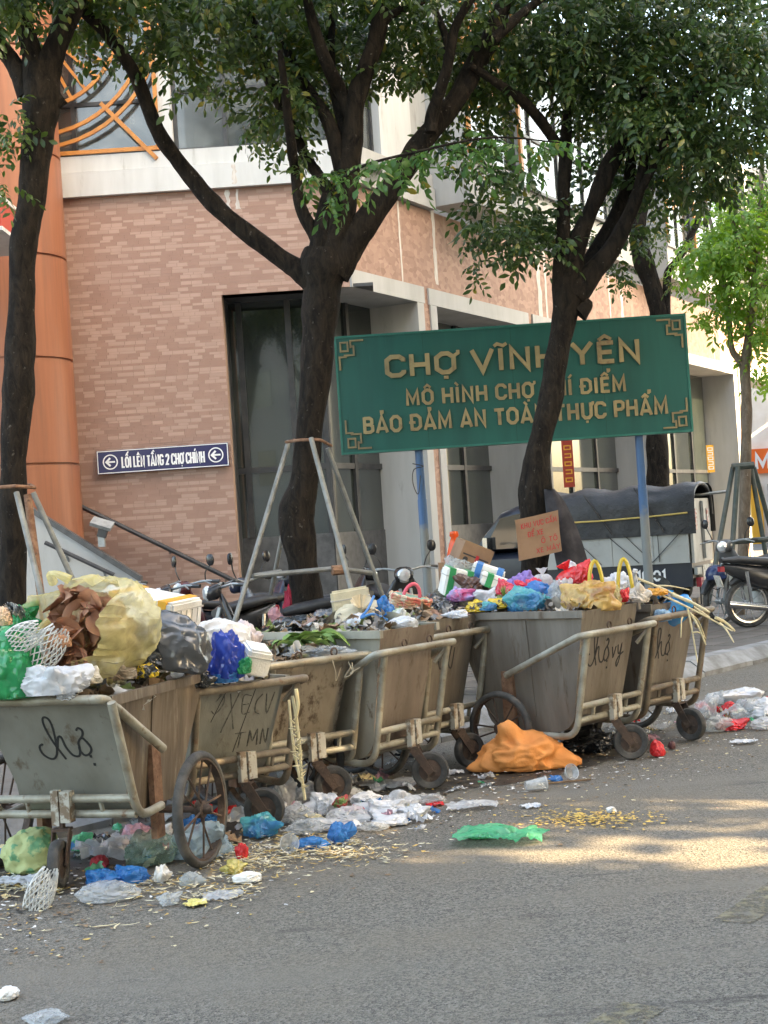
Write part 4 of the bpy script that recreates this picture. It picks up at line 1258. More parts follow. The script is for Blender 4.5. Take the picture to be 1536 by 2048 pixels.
prop(1502, 935, 1530, 1100, 19.6, 19.6, 0.032, M_DKGREEN, sp5)
prop(1508, 935, 1548, 1080, 19.9, 20.2, 0.032, M_DKGREEN, sp5)
MB().tube([W(1464, 934, 19.25), W(1508, 930, 19.25)], 0.045, 8).build('collar', M_DKGREEN, sp5)
MB().tube([W(1438, 1086, 19.0), W(1540, 1078, 19.2)], 0.035, 8).build('cross_bar', M_DKGREEN, sp5)
# ------------------------------------------------------------------ refuse carts
M_STA = mat('cart_steel_grey', (0.275, 0.27, 0.23), (0.185, 0.175, 0.142), 2.2, 0.36, 0.66, 0.5, metal=0.15, c3=(0.115, 0.078, 0.046), s3=7, lo3=0.56, hi3=0.70, stretch=(1.3, 1.3, 0.7), bump=0.25, bscale=7, bdist=0.02)
M_STB = mat('cart_steel_brown', (0.225, 0.197, 0.162), (0.142, 0.118, 0.093), 2.6, 0.36, 0.64, 0.55, metal=0.1, c3=(0.095, 0.062, 0.036), s3=7, lo3=0.56, hi3=0.72, stretch=(2.6, 2.6, 0.4), bump=0.25, bscale=7, bdist=0.02)
M_STC = mat('cart_steel_pale', (0.39, 0.37, 0.305), (0.265, 0.238, 0.182), 2.4, 0.36, 0.66, 0.5, metal=0.1, c3=(0.15, 0.105, 0.065), s3=9, lo3=0.57, hi3=0.69, stretch=(1.3, 1.3, 0.7), bump=0.25, bscale=7, bdist=0.02)
M_STD = mat('cart_steel_dirty', (0.265, 0.225, 0.17), (0.185, 0.148, 0.105), 3.0, 0.36, 0.62, 0.6, metal=0.05, c3=(0.075, 0.048, 0.028), s3=10, lo3=0.51, hi3=0.63, stretch=(1.4, 1.4, 0.8), bump=0.25, bscale=7, bdist=0.02)
M_STE = mat('cart_steel_red', (0.245, 0.20, 0.16), (0.165, 0.126, 0.098), 3.0, 0.36, 0.62, 0.58, metal=0.08, c3=(0.10, 0.062, 0.038), s3=8, lo3=0.53, hi3=0.68, stretch=(1.8, 1.8, 0.5), bump=0.25, bscale=7, bdist=0.02)
M_STF = mat('cart_steel_streaked', (0.205, 0.162, 0.118), (0.10, 0.072, 0.049), 3.2, 0.36, 0.64, 0.6, metal=0.06, c3=(0.33, 0.28, 0.21), s3=4.0, lo3=0.56, hi3=0.74, stretch=(3.4, 3.4, 0.35), bump=0.25, bscale=7, bdist=0.02)
M_PIPE = mat('cart_pipe', (0.40, 0.38, 0.31), (0.25, 0.215, 0.155), 7, 0.38, 0.62, 0.5, metal=0.3, c3=(0.19, 0.115, 0.065), s3=12, lo3=0.60, hi3=0.70, bump=0.2, bscale=60)
M_PIPED = mat('cart_pipe_dark', (0.16, 0.125, 0.088), (0.24, 0.20, 0.145), 8, 0.4, 0.62, 0.6, metal=0.2, c3=(0.15, 0.075, 0.04), s3=12, lo3=0.56, hi3=0.68, bump=0.3, bscale=60)
M_TYRE = mat('tyre', (0.045, 0.044, 0.042), (0.105, 0.098, 0.088), 10, 0.42, 0.68, 0.85, bump=0.4, bscale=70)
M_MUD = mat('rusty_wheel', (0.085, 0.052, 0.036), (0.05, 0.034, 0.026), 12, 0.4, 0.6, 0.8, c3=(0.14, 0.10, 0.072), s3=16, bump=0.4, bscale=60)
M_WBLOCK = mat('flaking_white', (0.46, 0.43, 0.36), (0.20, 0.14, 0.09), 14, 0.48, 0.56, 0.75, bump=0.3, bscale=40)
M_MARK = mat('black_marker', (0.022, 0.022, 0.022), rough=0.6)
M_FILL = mat('refuse', (0.07, 0.055, 0.04), (0.22, 0.19, 0.14), 18, 0.42, 0.6, 0.8, c3=(0.34, 0.33, 0.30), s3=24, lo3=0.6, hi3=0.66, bump=1.0, bscale=40, bdist=0.03)

SCRAP = [mat('scrap_%d' % i, c, c2, 14, rough=r) for i, (c, c2, r) in enumerate((((0.62, 0.61, 0.58), (0.48, 0.46, 0.42), 0.6), ((0.13, 0.085, 0.05), (0.24, 0.16, 0.09), 0.8), ((0.50, 0.42, 0.25), (0.36, 0.28, 0.15), 0.8),
         ((0.05, 0.05, 0.052), (0.09, 0.09, 0.09), 0.3), ((0.20, 0.26, 0.08), (0.12, 0.18, 0.05), 0.6), ((0.34, 0.22, 0.13), (0.22, 0.14, 0.08), 0.8), ((0.22, 0.12, 0.09), (0.3, 0.2, 0.15), 0.7), ((0.30, 0.32, 0.34), (0.2, 0.2, 0.22), 0.4), ((0.10, 0.07, 0.045), (0.16, 0.12, 0.08), 0.85), ((0.40, 0.36, 0.30), (0.28, 0.24, 0.2), 0.7)))]
def crumb(mb, rr, c, s, mi, N_=4, asp=None, flat=1.0):
    """one crumpled scrap: a small bent patch"""
    R = Matrix.Rotation(rr.uniform(0, 6.28), 3, 'Z') @ Matrix.Rotation(rr.uniform(-0.9, 0.9) * flat, 3, 'X') @ Matrix.Rotation(rr.uniform(-0.9, 0.9) * flat, 3, 'Y')
    a = asp or rr.uniform(0.45, 1.0)
    o = Vector((rr.uniform(0, 99), rr.uniform(0, 99), 0))
    vs = []
    for i in range(N_ + 1):
        for j in range(N_ + 1):
            x, y = -1 + 2 * i / N_, -1 + 2 * j / N_
            q = Vector((x, y, 0)) * 1.2 + o
            vs.append(c + R @ Vector((s * (x + 0.45 * mn.noise(q * 1.3)), s * a * (y + 0.45 * mn.noise(q * 1.3 + o)), s * 0.8 * mn.noise(q * 1.6 + o) + s * 0.35 * mn.noise(q * 3.7))))
    k = N_ + 1
    mb.add(vs, [(i * k + j, (i + 1) * k + j, (i + 1) * k + j + 1, i * k + j + 1) for i in range(N_) for j in range(N_)], mi)
def _spoked(name, r, w, n_sp, t, loc):
    """big cart wheel, axle along x"""
    mb = MB().lathe([(r - 0.042, -w * 0.42), (r - 0.022, -w * 0.45), (r - 0.022, w * 0.45), (r - 0.042, w * 0.42)], 40, 'X', closed=True)
    o = mb.build(name, M_MUD, t, smooth=35, loc=loc)
    tp = [(r - 0.025 + 0.025 * math.cos(a) * (1.0 if math.cos(a) > 0 else 0.6), w * 0.55 * math.sin(a)) for a in [2 * math.pi * q / 12 for q in range(12)]]
    MB().lathe(tp, 44, 'X', closed=True).build('tyre', M_TYRE, o, smooth=60)
    MB().lathe([(0.0, -0.045), (0.022, -0.045), (0.024, -0.02), (0.042, -0.016), (0.042, 0.016), (0.024, 0.02), (0.022, 0.045), (0.013, 0.058), (0.0, 0.058)], 14, 'X').build('hub', M_MUD, o)
    for k in range(n_sp):
        a = 2 * math.pi * k / n_sp + 0.2
        a2 = a + (0.10 if k % 2 else -0.10)
        MB().tube([(0.014 if k % 2 else -0.014, 0.036 * math.cos(a), 0.036 * math.sin(a)), (0, (r - 0.04) * math.cos(a2), (r - 0.04) * math.sin(a2))], 0.0055, 6).build('spoke', M_MUD, o)
    return o

def cart(label, O, alpha, hw=0.325, L=1.0, zr=0.95, zb=0.20, zh=0.80, wl=0.42, wy=0.58, wr=0.235, slope=0.14, mf=None, ms=None, mp=None, cyaw=0.5, cfold=0.5, overhang=0.10, rails=(0.375, 0.29), ub=0.19, spokes=10, crank=True):
    t = thing('refuse_cart', label, 'cart', (O[0], O[1], 0), alpha, group='refuse carts parked along the kerb')
    mf = mf or M_STB; ms = ms or M_STB; mp = mp or M_PIPE
    hb = hw * 0.80
    def hx(z): return hb + (hw - hb) * max(0.0, (z - zb)) / (zr - zb)
    # profile from the front rim down, under and up to the back rim
    zk = zb + 0.16
    prof = [(0.0, zr), (slope * 0.5, (zr + zk) / 2), (slope, zk)]
    for q in range(1, 6):
        a = q / 5 * math.pi / 2
        prof.append((slope + 0.16 * (1 - math.cos(a)), zk - 0.16 * math.sin(a)))
    yb = L - 0.20
    for q in range(0, 6):
        a = q / 5 * math.pi / 2
        prof.append((yb - 0.14 + 0.14 * math.sin(a), zb + 0.14 * (1 - math.cos(a))))
    prof += [(L, zr)]
    def panel(i0, i1, name, m):
        mb = MB()
        for s, th in ((0, 0.0), (1, 0.010)):
            vs, fs = [], []
            for (y, z) in prof[i0:i1 + 1]:
                yy = y + (th if y < L / 2 else -th); zz = z + (th if z < zb + 0.1 else 0)
                vs += [(-hx(z) + th, yy, zz), (hx(z) - th, yy, zz)]
            for i in range(i1 - i0):
                q = (2 * i, 2 * i + 1, 2 * i + 3, 2 * i + 2)
                fs.append(q[::-1] if s == 0 else q)
            mb.add(vs, fs)
        return mb.build(name, m, t, smooth=50)
    panel(0, 5, 'front_panel', mf)
    panel(5, len(prof) - 2, 'floor_panel', ms)
    panel(len(prof) - 2, len(prof) - 1, 'back_panel', ms)
    for s in (-1, 1):
        mb = MB()
        for th in (0.0, 0.010):
            vs = [(s * (hx(z) - th), y, z) for (y, z) in prof]
            q = tuple(range(len(vs)))
            mb.add(vs, [q if (s > 0) == (th > 0) else q[::-1]])
        mb.build('side_panel', ms, t, smooth=0)
        # folded rim and welded upright strips
        mb = MB().box((s * (hw + 0.006), L / 2, zr - 0.018), (0.030, L + 0.02, 0.044))
        mb.build('rim', ms if ms is not M_STD else M_STC, t, smooth=0)
        for yy in ((0.42,) if hw > 0.3 else ()):
            mb = MB()
            za, zc = zb + 0.10, zr - 0.05
            mb.add([(s * (hx(za) + 0.001), yy, za), (s * (hx(za) + 0.001), yy + 0.018, za), (s * (hx(zc) + 0.001), yy + 0.018, zc), (s * (hx(zc) + 0.001), yy, zc),
                    (s * (hx(za) + 0.007), yy, za), (s * (hx(za) + 0.007), yy + 0.018, za), (s * (hx(zc) + 0.007), yy + 0.018, zc), (s * (hx(zc) + 0.007), yy, zc)],
                   [(4, 5, 6, 7), (0, 1, 5, 4), (2, 3, 7, 6), (1, 2, 6, 5), (3, 0, 4, 7)] if s > 0 else [(7, 6, 5, 4), (4, 5, 1, 0), (6, 7, 3, 2), (5, 6, 2, 1), (7, 4, 0, 3)])
            mb.build('side_strip', ms, t, smooth=0)
        # wheel, its bracket and stub axle
        zc = wr
        whl = _spoked('wheel', wr, 0.044, spokes, t, (s * wl, wy, zc))
        mb = MB().box((s * (hx(0.45) + 0.016), wy, 0.36), (0.03, 0.085, 0.44), Matrix.Rotation(-s * math.atan((hw - hb) / (zr - zb)) * 0.0, 3, 'Y'))
        mb.build('wheel_bracket', M_RUST if crank else mp, t, smooth=0)
        mb = MB().tube([(s * (hx(0.3) - 0.02), wy, zc), (s * (wl + 0.02), wy, zc)], 0.016, 8)
        mb.build('axle', M_MUD, t)
        # upright tube running down the corner and back to the axle
        ux = hw + 0.025
        mb = MB().tube(fillet([(s * (ux + 0.01), -0.045, zh), (s * ux, slope - 0.045, ub), (s * ux, wy - 0.06, ub + 0.012)], 0.10), 0.0205, 10)
        mb.build('upright', mp, t)
        mb = MB().tube([(s * (hw + 0.002), 0.03, zh - 0.10), (s * (hw + 0.03), -0.04, zh - 0.02)], 0.013, 6)
        mb.build('stay', mp, t)
    # push handle: a bent tube from side to side
    hc = hw + overhang
    zarm = 0.56
    mb = MB().tube(fillet([(-hw - 0.035, wy - 0.03, zarm), (-hc, -0.02, zh + 0.01), (-hc + 0.02, -0.068, zh + 0.018), (hc - 0.02, -0.068, zh + 0.018), (hc, -0.02, zh + 0.01), (hw + 0.035, wy - 0.03, zarm)], 0.07), 0.0215, 10)
    h = mb.build('handle', mp, t)
    for k, x in enumerate((-0.14, 0.10)):
        MB().tube([(x + 0.022 * math.cos(a), -0.068, zh + 0.055 + 0.022 * math.sin(a)) for a in [2 * math.pi * q / 12 for q in range(12)]], 0.005, 5, closed=True).build('hook_ring', M_MUD, h)
    # front rails with the caster block
    ry = lambda z: slope * (zh - z) / max(0.1, zh - ub) - 0.045
    for z in rails:
        MB().tube([(-hw - 0.02, ry(z), z), (hw + 0.02, ry(z), z)], 0.0195, 10).build('rail', mp, t)
    for x in (-0.19, 0.19):
        MB().tube([(x, ry(rails[0]), rails[0]), (x, ry(rails[1]), rails[1])], 0.012, 6).build('rail_stay', mp, t)
    zmid = (rails[0] + rails[1]) / 2
    yc = ry(zmid) - 0.035
    mb = MB()
    mb.box((-0.022, yc, zmid), (0.038, 0.034, 0.16)); mb.box((0.032, yc + 0.004, zmid + 0.005), (0.05, 0.05, 0.14))
    mb.build('caster_block', M_WBLOCK, t, smooth=0)
    # caster: swivelling fork with a small wheel
    cr_ = 0.108
    piv = Vector((0.0, yc, 0))
    R = Matrix.Rotation(cyaw, 3, 'Z')
    trail = Vector((0, -0.085, 0))
    ctr = piv + R @ trail + Vector((0, 0, cr_ + 0.004))
    mb = MB()
    mb.tube([piv + Vector((0, 0, rails[1] + 0.02)), piv + Vector((0, 0, cr_ * 2 + 0.035))], 0.017, 8)
    top = piv + Vector((0, 0, cr_ * 2 + 0.03))
    for s in (-1, 1):
        a = R @ Vector((s * 0.038, 0.0, 0)); b = R @ Vector((s * 0.036, 0, 0))
        p0 = top + a; p1 = ctr + b
        dd = (p1 - p0).normalized()
        side = R @ Vector((1, 0, 0))
        nrm = dd.cross(side).normalized()
        w_ = 0.020
        q = [p0 - nrm * w_ * 1.4, p0 + nrm * w_ * 1.4, p1 + nrm * w_ + dd * 0.015, p1 - nrm * w_ + dd * 0.015]
        mb.add([v - side * 0.003 for v in q] + [v + side * 0.003 for v in q], [(3, 2, 1, 0), (4, 5, 6, 7), (0, 1, 5, 4), (1, 2, 6, 5), (2, 3, 7, 6), (3, 0, 4, 7)])
    mb.box(top + Vector((0, 0, 0.004)), (0.085, 0.06, 0.012), R)
    fk = mb.build('caster_fork', M_MUD, t, smooth=40)
    cw = MB().lathe([(0.018, -0.026), (0.03, -0.02), (0.066, -0.016), (0.068, 0.016), (0.03, 0.02), (0.018, 0.026)], 20, 'X').build('caster_rim', M_MUD, fk, loc=ctr, rot=(0, 0, cyaw))
    MB().lathe([(0.066, -0.019), (0.076, -0.025), (cr_ - 0.007, -0.024), (cr_, -0.013), (cr_, 0.013), (cr_ - 0.007, 0.024), (0.076, 0.025), (0.066, 0.019)], 26, 'X', closed=True).build('caster_tyre', M_TYRE, fk, loc=ctr, rot=(0, 0, cyaw))
    # what has settled inside
    N_ = 12
    vs, fs = [], []
    for i in range(N_ + 1):
        for j in range(N_ + 1):
            x = (-1 + 2 * i / N_) * (hw - 0.03); y = 0.05 + (L - 0.10) * j / N_
            vs.append((x, y, zr - 0.07 + 0.05 * mn.noise((x * 9 + O[0] * 5, y * 9, 1)) + 0.04 * (1 - (2 * i / N_ - 1) ** 2)))
    for i in range(N_):
        for j in range(N_):
            k = i * (N_ + 1) + j
            fs.append((k, k + N_ + 1, k + N_ + 2, k + 1))
    hp = MB().add(vs, fs).build('refuse_heap', M_FILL, t, smooth=180)
    tag(hp, kind='stuff')
    rr = random.Random(int(O[0] * 1000))
    mb = MB()
    for _ in range(110):
        x = rr.uniform(-1, 1) * (hw - 0.04); y = rr.uniform(0.05, L - 0.06)
        crumb(mb, rr, Vector((x, y, zr - 0.045 + 0.07 * (1 - (x / hw) ** 2) + rr.uniform(-0.03, 0.03))), rr.uniform(0.025, 0.075), rr.randrange(len(SCRAP)))
    sc_ = mb.build('loose_scraps', SCRAP, t, smooth=50)
    tag(sc_, kind='stuff')
    # frame of the front panel for writing on it
    v = Vector((0, -slope, zr - zk)).normalized()
    return t, (Vector((0, 0, zr)), Vector((1, 0, 0)), v, Vector((1, 0, 0)).cross(v))

def write(t, fr, strokes, ox, oy, sc, w=0.012, m=None, name='handwriting', scy=None):
    mb = MB()
    scy = scy or sc
    for i, pl in enumerate(strokes):
        pts = [(ox + p[0] * sc, oy + p[1] * scy) for p in pl]
        if len(pts) > 2:
            pts = [p[:2] for p in smooth_line(pts, 5)]
        mb.stroke(pts, w, 0.0012, 0.0022 + 0.0002 * i, fr)
    return mb.build(name, m or M_MARK, t, smooth=0)
def px(strokes, cx, cy, s):
    return [[((p[0] - cx) / s, -(p[1] - cy) / s) for p in pl] for pl in strokes]
CHO = px([[(115, 405), (90, 420), (85, 450), (100, 485), (135, 510), (168, 502), (195, 450), (213, 330), (212, 250), (190, 222), (168, 235), (166, 300), (190, 400), (236, 515)],
          [(205, 430), (228, 365), (250, 362), (260, 430), (290, 488), (330, 492), (348, 450)],
          [(348, 440), (352, 400), (380, 370), (402, 390), (422, 440), (405, 475), (370, 490), (347, 462), (346, 430)],
          [(362, 318), (380, 300), (400, 318), (396, 345), (380, 368)], [(404, 488), (402, 505)], [(412, 545), (411, 562)]], 255, 380, 340)
VY = px([[(470, 380), (490, 450), (500, 470), (530, 380)], [(560, 370), (575, 440), (600, 445), (620, 370), (605, 500), (575, 560), (560, 520), (600, 470), (660, 440)]], 255, 380, 340)
CROSS = px([[(20, 420), (60, 500)], [(60, 420), (25, 500)]], 255, 380, 340)

C1, f1 = cart('nearest grey steel refuse cart heaped with bags, cut off by the left edge', (-1.585, 6.74), math.radians(-18), hw=0.335, L=1.0, zr=0.855, zb=0.28, zh=0.835, wl=0.53, wy=0.45, wr=0.27, slope=0.20, mf=M_STA, ms=M_STF, cyaw=0.25, overhang=0.0, rails=(0.385, 0.31), ub=0.29, spokes=10)
write(C1, f1, CHO, 0.035, -0.22, 0.265, 0.0105)
C2, f2 = cart('low grey cart with scratched black letters wedged behind the nearest cart', (-0.79, 7.80), math.radians(38), hw=0.27, L=1.0, zr=0.775, zb=0.25, zh=0.74, wl=0.32, wy=0.55, wr=0.23, slope=0.14, mf=M_STA, ms=M_STA, mp=M_PIPED, cyaw=0.75, overhang=0.10)
SX = [[(-0.9, 0.55), (-0.7, 0.75), (-0.62, 0.5), (-0.85, 0.2), (-1.0, 0.3)], [(-0.45, 0.75), (-0.2, -0.35)], [(-0.15, 0.75), (-0.6, -0.4)], [(0.25, 0.6), (0.0, 0.62), (0.02, 0.1), (0.26, 0.1)], [(0.02, 0.36), (0.2, 0.36)],
      [(0.62, 0.6), (0.45, 0.4), (0.45, 0.1), (0.6, 0.0)], [(0.75, 0.6), (0.85, 0.0), (1.02, 0.62)], [(-0.1, -0.5), (0.25, -0.5)], [(0.08, -0.5), (0.05, -0.95)], [(0.35, -0.95), (0.38, -0.5), (0.5, -0.8), (0.62, -0.48), (0.66, -0.95)], [(0.78, -0.95), (0.8, -0.5), (0.95, -0.9), (0.98, -0.48)]]
write(C2, f2, SX, 0.02, -0.20, 0.19, 0.006, m=mat('faded_marker', (0.075, 0.072, 0.062), (0.16, 0.155, 0.13), 40, 0.45, 0.6, 0.7))
write(C2, f2, [[(-0.9, -0.3), (-0.35, 1.0)], [(0.1, -1.6), (0.75, 1.0)]], -0.02, -0.16, 0.16, 0.0035, name='scratch')
C3, f3 = cart('cart with a brown stained front and green vegetable waste, third from the left', (-0.45, 8.36), math.radians(38), hw=0.265, L=1.0, zr=0.835, zb=0.24, zh=0.80, wl=0.315, wy=0.65, wr=0.23, slope=0.14, mf=M_STD, ms=M_STB, cyaw=1.15, overhang=0.10)
C4, f4 = cart('tall pale sided cart with a dark foam board on top, fourth from the left', (0.10, 8.69), math.radians(52), hw=0.265, L=1.02, zr=0.945, zb=0.20, zh=0.81, wl=0.315, wy=0.52, wr=0.23, slope=0.13, mf=M_STE, ms=M_STC, cyaw=0.55, overhang=0.10)
C5, f5 = cart('pale sided cart half hidden between its neighbours, fifth from the left', (0.38, 9.32), math.radians(52), hw=0.265, L=1.0, zr=0.945, zb=0.20, zh=0.83, wl=0.315, wy=0.62, wr=0.23, slope=0.13, mf=M_STB, ms=M_STC, cyaw=1.25, overhang=0.10)
write(C5, f5, [[(-0.5, 0.5), (-0.7, 0), (-0.5, -0.5), (-0.3, 0), (-0.5, 0.5)], [(0.2, 0.5), (0.1, -0.3), (0.35, -0.5), (0.45, 0.4)]], 0, -0.25, 0.14, 0.009)
C6, f6 = cart('tall brown steel cart piled with coloured bags, wide side towards the orange sack', (1.36, 9.28), math.radians(50), hw=0.325, L=1.0, zr=0.95, zb=0.20, zh=0.795, wl=0.41, wy=0.60, wr=0.235, slope=0.13, mf=M_STB, ms=M_STB, cyaw=0.6, overhang=0.10)
write(C6, f6, CHO, -0.08, -0.26, 0.25, 0.011)
write(C6, f6, VY, -0.08, -0.26, 0.25, 0.011)
write(C6, f6, CROSS, -0.08, -0.24, 0.22, 0.011)
C7, f7 = cart('dirty brown cart with straw and a blue bag at the right end of the row', (1.88, 9.93), math.radians(50), hw=0.31, L=1.0, zr=0.92, zb=0.21, zh=0.82, wl=0.40, wy=0.60, wr=0.235, slope=0.13, mf=M_STB, ms=M_STB, mp=M_PIPED, cyaw=-0.1, overhang=0.10)
write(C7, f7, CHO, -0.10, -0.28, 0.24, 0.010)
# wire coat-hanger loops and tie cords caught on the rails of the middle carts
# ------------------------------------------------------------------ covered pickup truck
M_TARP = mat('black_tarp', (0.022, 0.023, 0.026), (0.042, 0.042, 0.043), 3, 0.4, 0.7, 0.5, bump=0.5, bscale=9, bdist=0.04)
M_TPANEL = mat('truck_panel', (0.40, 0.41, 0.39), (0.33, 0.335, 0.32), 2.5, 0.4, 0.7, 0.5, c3=(0.2, 0.18, 0.15), s3=5, lo3=0.62, hi3=0.75)
M_NAVYT = mat('truck_navy', (0.012, 0.018, 0.032), (0.022, 0.026, 0.036), 3, rough=0.3)
M_TDOOR = mat('truck_door_metal', (0.40, 0.395, 0.38), (0.30, 0.29, 0.27), 4, 0.4, 0.66, 0.5, metal=0.2, c3=(0.22, 0.15, 0.1), s3=7, lo3=0.62, hi3=0.72)
M_LAMPR = mat('red_lens', (0.38, 0.03, 0.05), rough=0.2)
M_PLATE = mat('plate_white', (0.62, 0.60, 0.54), (0.3, 0.24, 0.16), 12, 0.5, 0.65, 0.6)
M_ROPE = mat('yellow_rope', (0.55, 0.40, 0.12), rough=0.8)
M_CHROME = mat('chrome', (0.55, 0.56, 0.57), rough=0.18, metal=1.0)
M_CAR_GLASS = _glass('car_glass', (0.015, 0.02, 0.022), (0.05, 0.055, 0.055), 0.05, 2.0)
th = math.radians(23)
nc = W(1388, 1200, 21.3)
fw = Vector((-math.cos(th), math.sin(th), 0)); lf = Vector((-math.sin(th), -math.cos(th), 0))
org = Vector((nc.x, nc.y, 0)) - lf * 0.72
truck = thing('pickup_truck', 'small pickup truck with a black tarpaulin cover parked beside the market', 'truck', (org.x, org.y, 0.12), math.atan2(fw.y, fw.x))
Z0 = -0.12
def tz(z): return z + Z0
MB().box((1.15, 0, tz(0.62)), (2.3, 1.38, 0.36)).build('bed_skirt', M_NAVYT, truck, smooth=0)
for s in (1, -1):
    MB().box((1.15, s * 0.70, tz(1.03)), (2.26, 0.04, 0.48)).build('side_panel', M_TPANEL, truck, smooth=0)
    for x in (0.55, 1.15, 1.75):
        MB().box((x, s * 0.724, tz(1.03)), (0.03, 0.012, 0.46)).build('panel_rib', M_TPANEL, truck, smooth=0)
# tarpaulin: swept arch with sagging folds
vs, fs = [], []
NS, NT = 26, 40
for i in range(NS + 1):
    x = -0.10 + 2.42 * i / NS
    for j in range(NT + 1):
        t = j / NT
        a = math.pi * t
        yy = 0.745 * math.copysign(abs(math.cos(a)) ** 0.42, math.cos(a))
        zz = 1.20 + (0.72 + 0.03 * math.sin(i * 0.8)) * abs(math.sin(a)) ** 0.34
        nz = 0.035 * mn.noise((x * 2.2, t * 9, 3.1)) + 0.018 * mn.noise((x * 6 + t * 8, t * 12, 1.0))
        if abs(math.cos(a)) > 0.25:
            yy += nz * (1 if yy > 0 else -1)
        else:
            zz += nz
        vs.append((x, yy, tz(zz)))
for i in range(NS):
    for j in range(NT):
        k = i * (NT + 1) + j
        fs.append((k, k + NT + 1, k + NT + 2, k + 1))
tp = MB().add(vs, fs).build('tarpaulin', M_TARP, truck, smooth=60)
MB().tube([(0.0, 0.765, tz(1.50)), (0.6, 0.775, tz(1.475)), (1.3, 0.775, tz(1.46)), (2.2, 0.765, tz(1.47))], 0.012, 6).build('rope', M_ROPE, tp)
for (x0, z0, x1, z1) in ((0.10, 1.25, 0.55, 0.82), (0.95, 1.25, 0.55, 0.82), (1.2, 1.25, 0.75, 0.82), (1.7, 1.25, 1.3, 0.82), (0.45, 1.22, 0.45, 0.82)):
    MB().tube([(x0, 0.755, tz(z0)), (x1, 0.735, tz(z1))], 0.006, 5).build('tie_cord', M_BLACK, tp)
for (x0, z0, x1, z1) in ((0.75, 1.9, 0.35, 1.25), (1.5, 1.85, 1.1, 1.25)):
    MB().tube([(x0, 0.74, tz(z0)), (x1, 0.785, tz(z1))], 0.009, 5).build('tie_cord', M_BLACK, tp)
MB().tube([(-0.06, 0.7 * math.cos(a), tz(1.46 + 0.46 * abs(math.sin(a)) ** 0.6)) for a in [math.pi * q / 14 for q in range(15)]], 0.03, 8).build('hoop', M_TARP, truck)
MB().tube([(-0.4, -0.55, tz(1.78)), (0.6, -0.1, tz(1.72))], 0.022, 8).build('bar', M_STEEL, truck)
for s in (1, -1):
    d = MB().box((-0.02, s * 0.345, tz(1.24)), (0.04, 0.66, 0.92)).build('rear_door', M_TDOOR, truck, smooth=0)
    MB().box((-0.048, s * 0.43, tz(1.40)), (0.01, 0.12, 0.30)).build('sticker', mat('sticker', (0.62, 0.56, 0.53), (0.42, 0.12, 0.09), 26, 0.48, 0.54), d, smooth=0)
    MB().tube([(-0.055, s * 0.05, tz(0.82)), (-0.055, s * 0.05, tz(1.66))], 0.014, 6).build('door_rod', M_STEEL, d)
    MB().box((-0.06, s * 0.48, tz(0.50)), (0.07, 0.20, 0.13)).build('tail_light', M_LAMPR, truck, smooth=0)
    MB().box((-0.02, s * 0.20, tz(0.30)), (0.02, 0.22, 0.26)).build('mud_flap', M_BLACK, truck, smooth=0)
MB().box((-0.04, 0, tz(0.66)), (0.05, 1.3, 0.10)).build('rear_bumper', M_STEEL, truck, smooth=0)
MB().box((-0.075, 0.1, tz(0.62)), (0.012, 0.42, 0.22)).build('number_plate', M_PLATE, truck, smooth=0)
frp = (Vector((-0.082, 0.10, tz(0.55))), Vector((0, -1, 0)), Vector((0, 0, 1)), Vector((-1, 0, 0)))
fr6 = (Vector((0.80, 0.692, tz(0.55))), Vector((-1, 0, 0)), Vector((0, 0, 1)), Vector((0, 1, 0)))
draw_text('16.01', fr6, 0.0, 0.0, 0.42, 0.15, 0.2, 0, 0.004, M_WPAINT, truck)
# cab
def cabsec(x, z0, z1, hw): return (x, 0, tz((z0 + z1) / 2), hw, (z1 - z0) / 2)
MB().loft([cabsec(2.36, 0.42, 1.10, 0.70), cabsec(3.0, 0.42, 1.10, 0.71), cabsec(3.30, 0.42, 1.02, 0.68), cabsec(3.42, 0.46, 0.86, 0.62)], 18, power=5).build('cab_body', M_NAVYT, truck, smooth=35)
MB().loft([cabsec(2.36, 1.09, 1.76, 0.66), cabsec(2.60, 1.09, 1.78, 0.655), cabsec(2.85, 1.09, 1.70, 0.65), cabsec(3.10, 1.09, 1.40, 0.65), cabsec(3.28, 1.08, 1.12, 0.65)], 18, power=5).build('cab_roof', M_NAVYT, truck, smooth=35)
FT = (Vector((0, 0.672, tz(0))), Vector((1, 0, 0)), Vector((0, 0, 1)), Vector((0, 1, 0)))
MB().prism([(2.45, 1.14), (3.10, 1.14), (2.82, 1.60), (2.45, 1.66)], -0.01, 0.006, FT).build('side_window', M_CAR_GLASS, truck, smooth=0)
MB().box((3.02, 0.80, tz(1.22)), (0.07, 0.16, 0.20)).build('wing_mirror', M_CHROME, truck, smooth=0)
for x in (0.55, 2.85):
    for s in (1, -1):
        wv = MB().lathe([(0.0, -0.05), (0.15, -0.05), (0.16, 0.05), (0.0, 0.06)], 20, 'Y', (0, 0, 0)).build('wheel', M_STEEL, truck, loc=(x, s * 0.62, 0.27))
        MB().lathe([(0.155, -0.07), (0.25, -0.08), (0.27, -0.04), (0.27, 0.04), (0.25, 0.08), (0.155, 0.07)], 28, 'Y', closed=True).build('tyre', M_TYRE, wv)

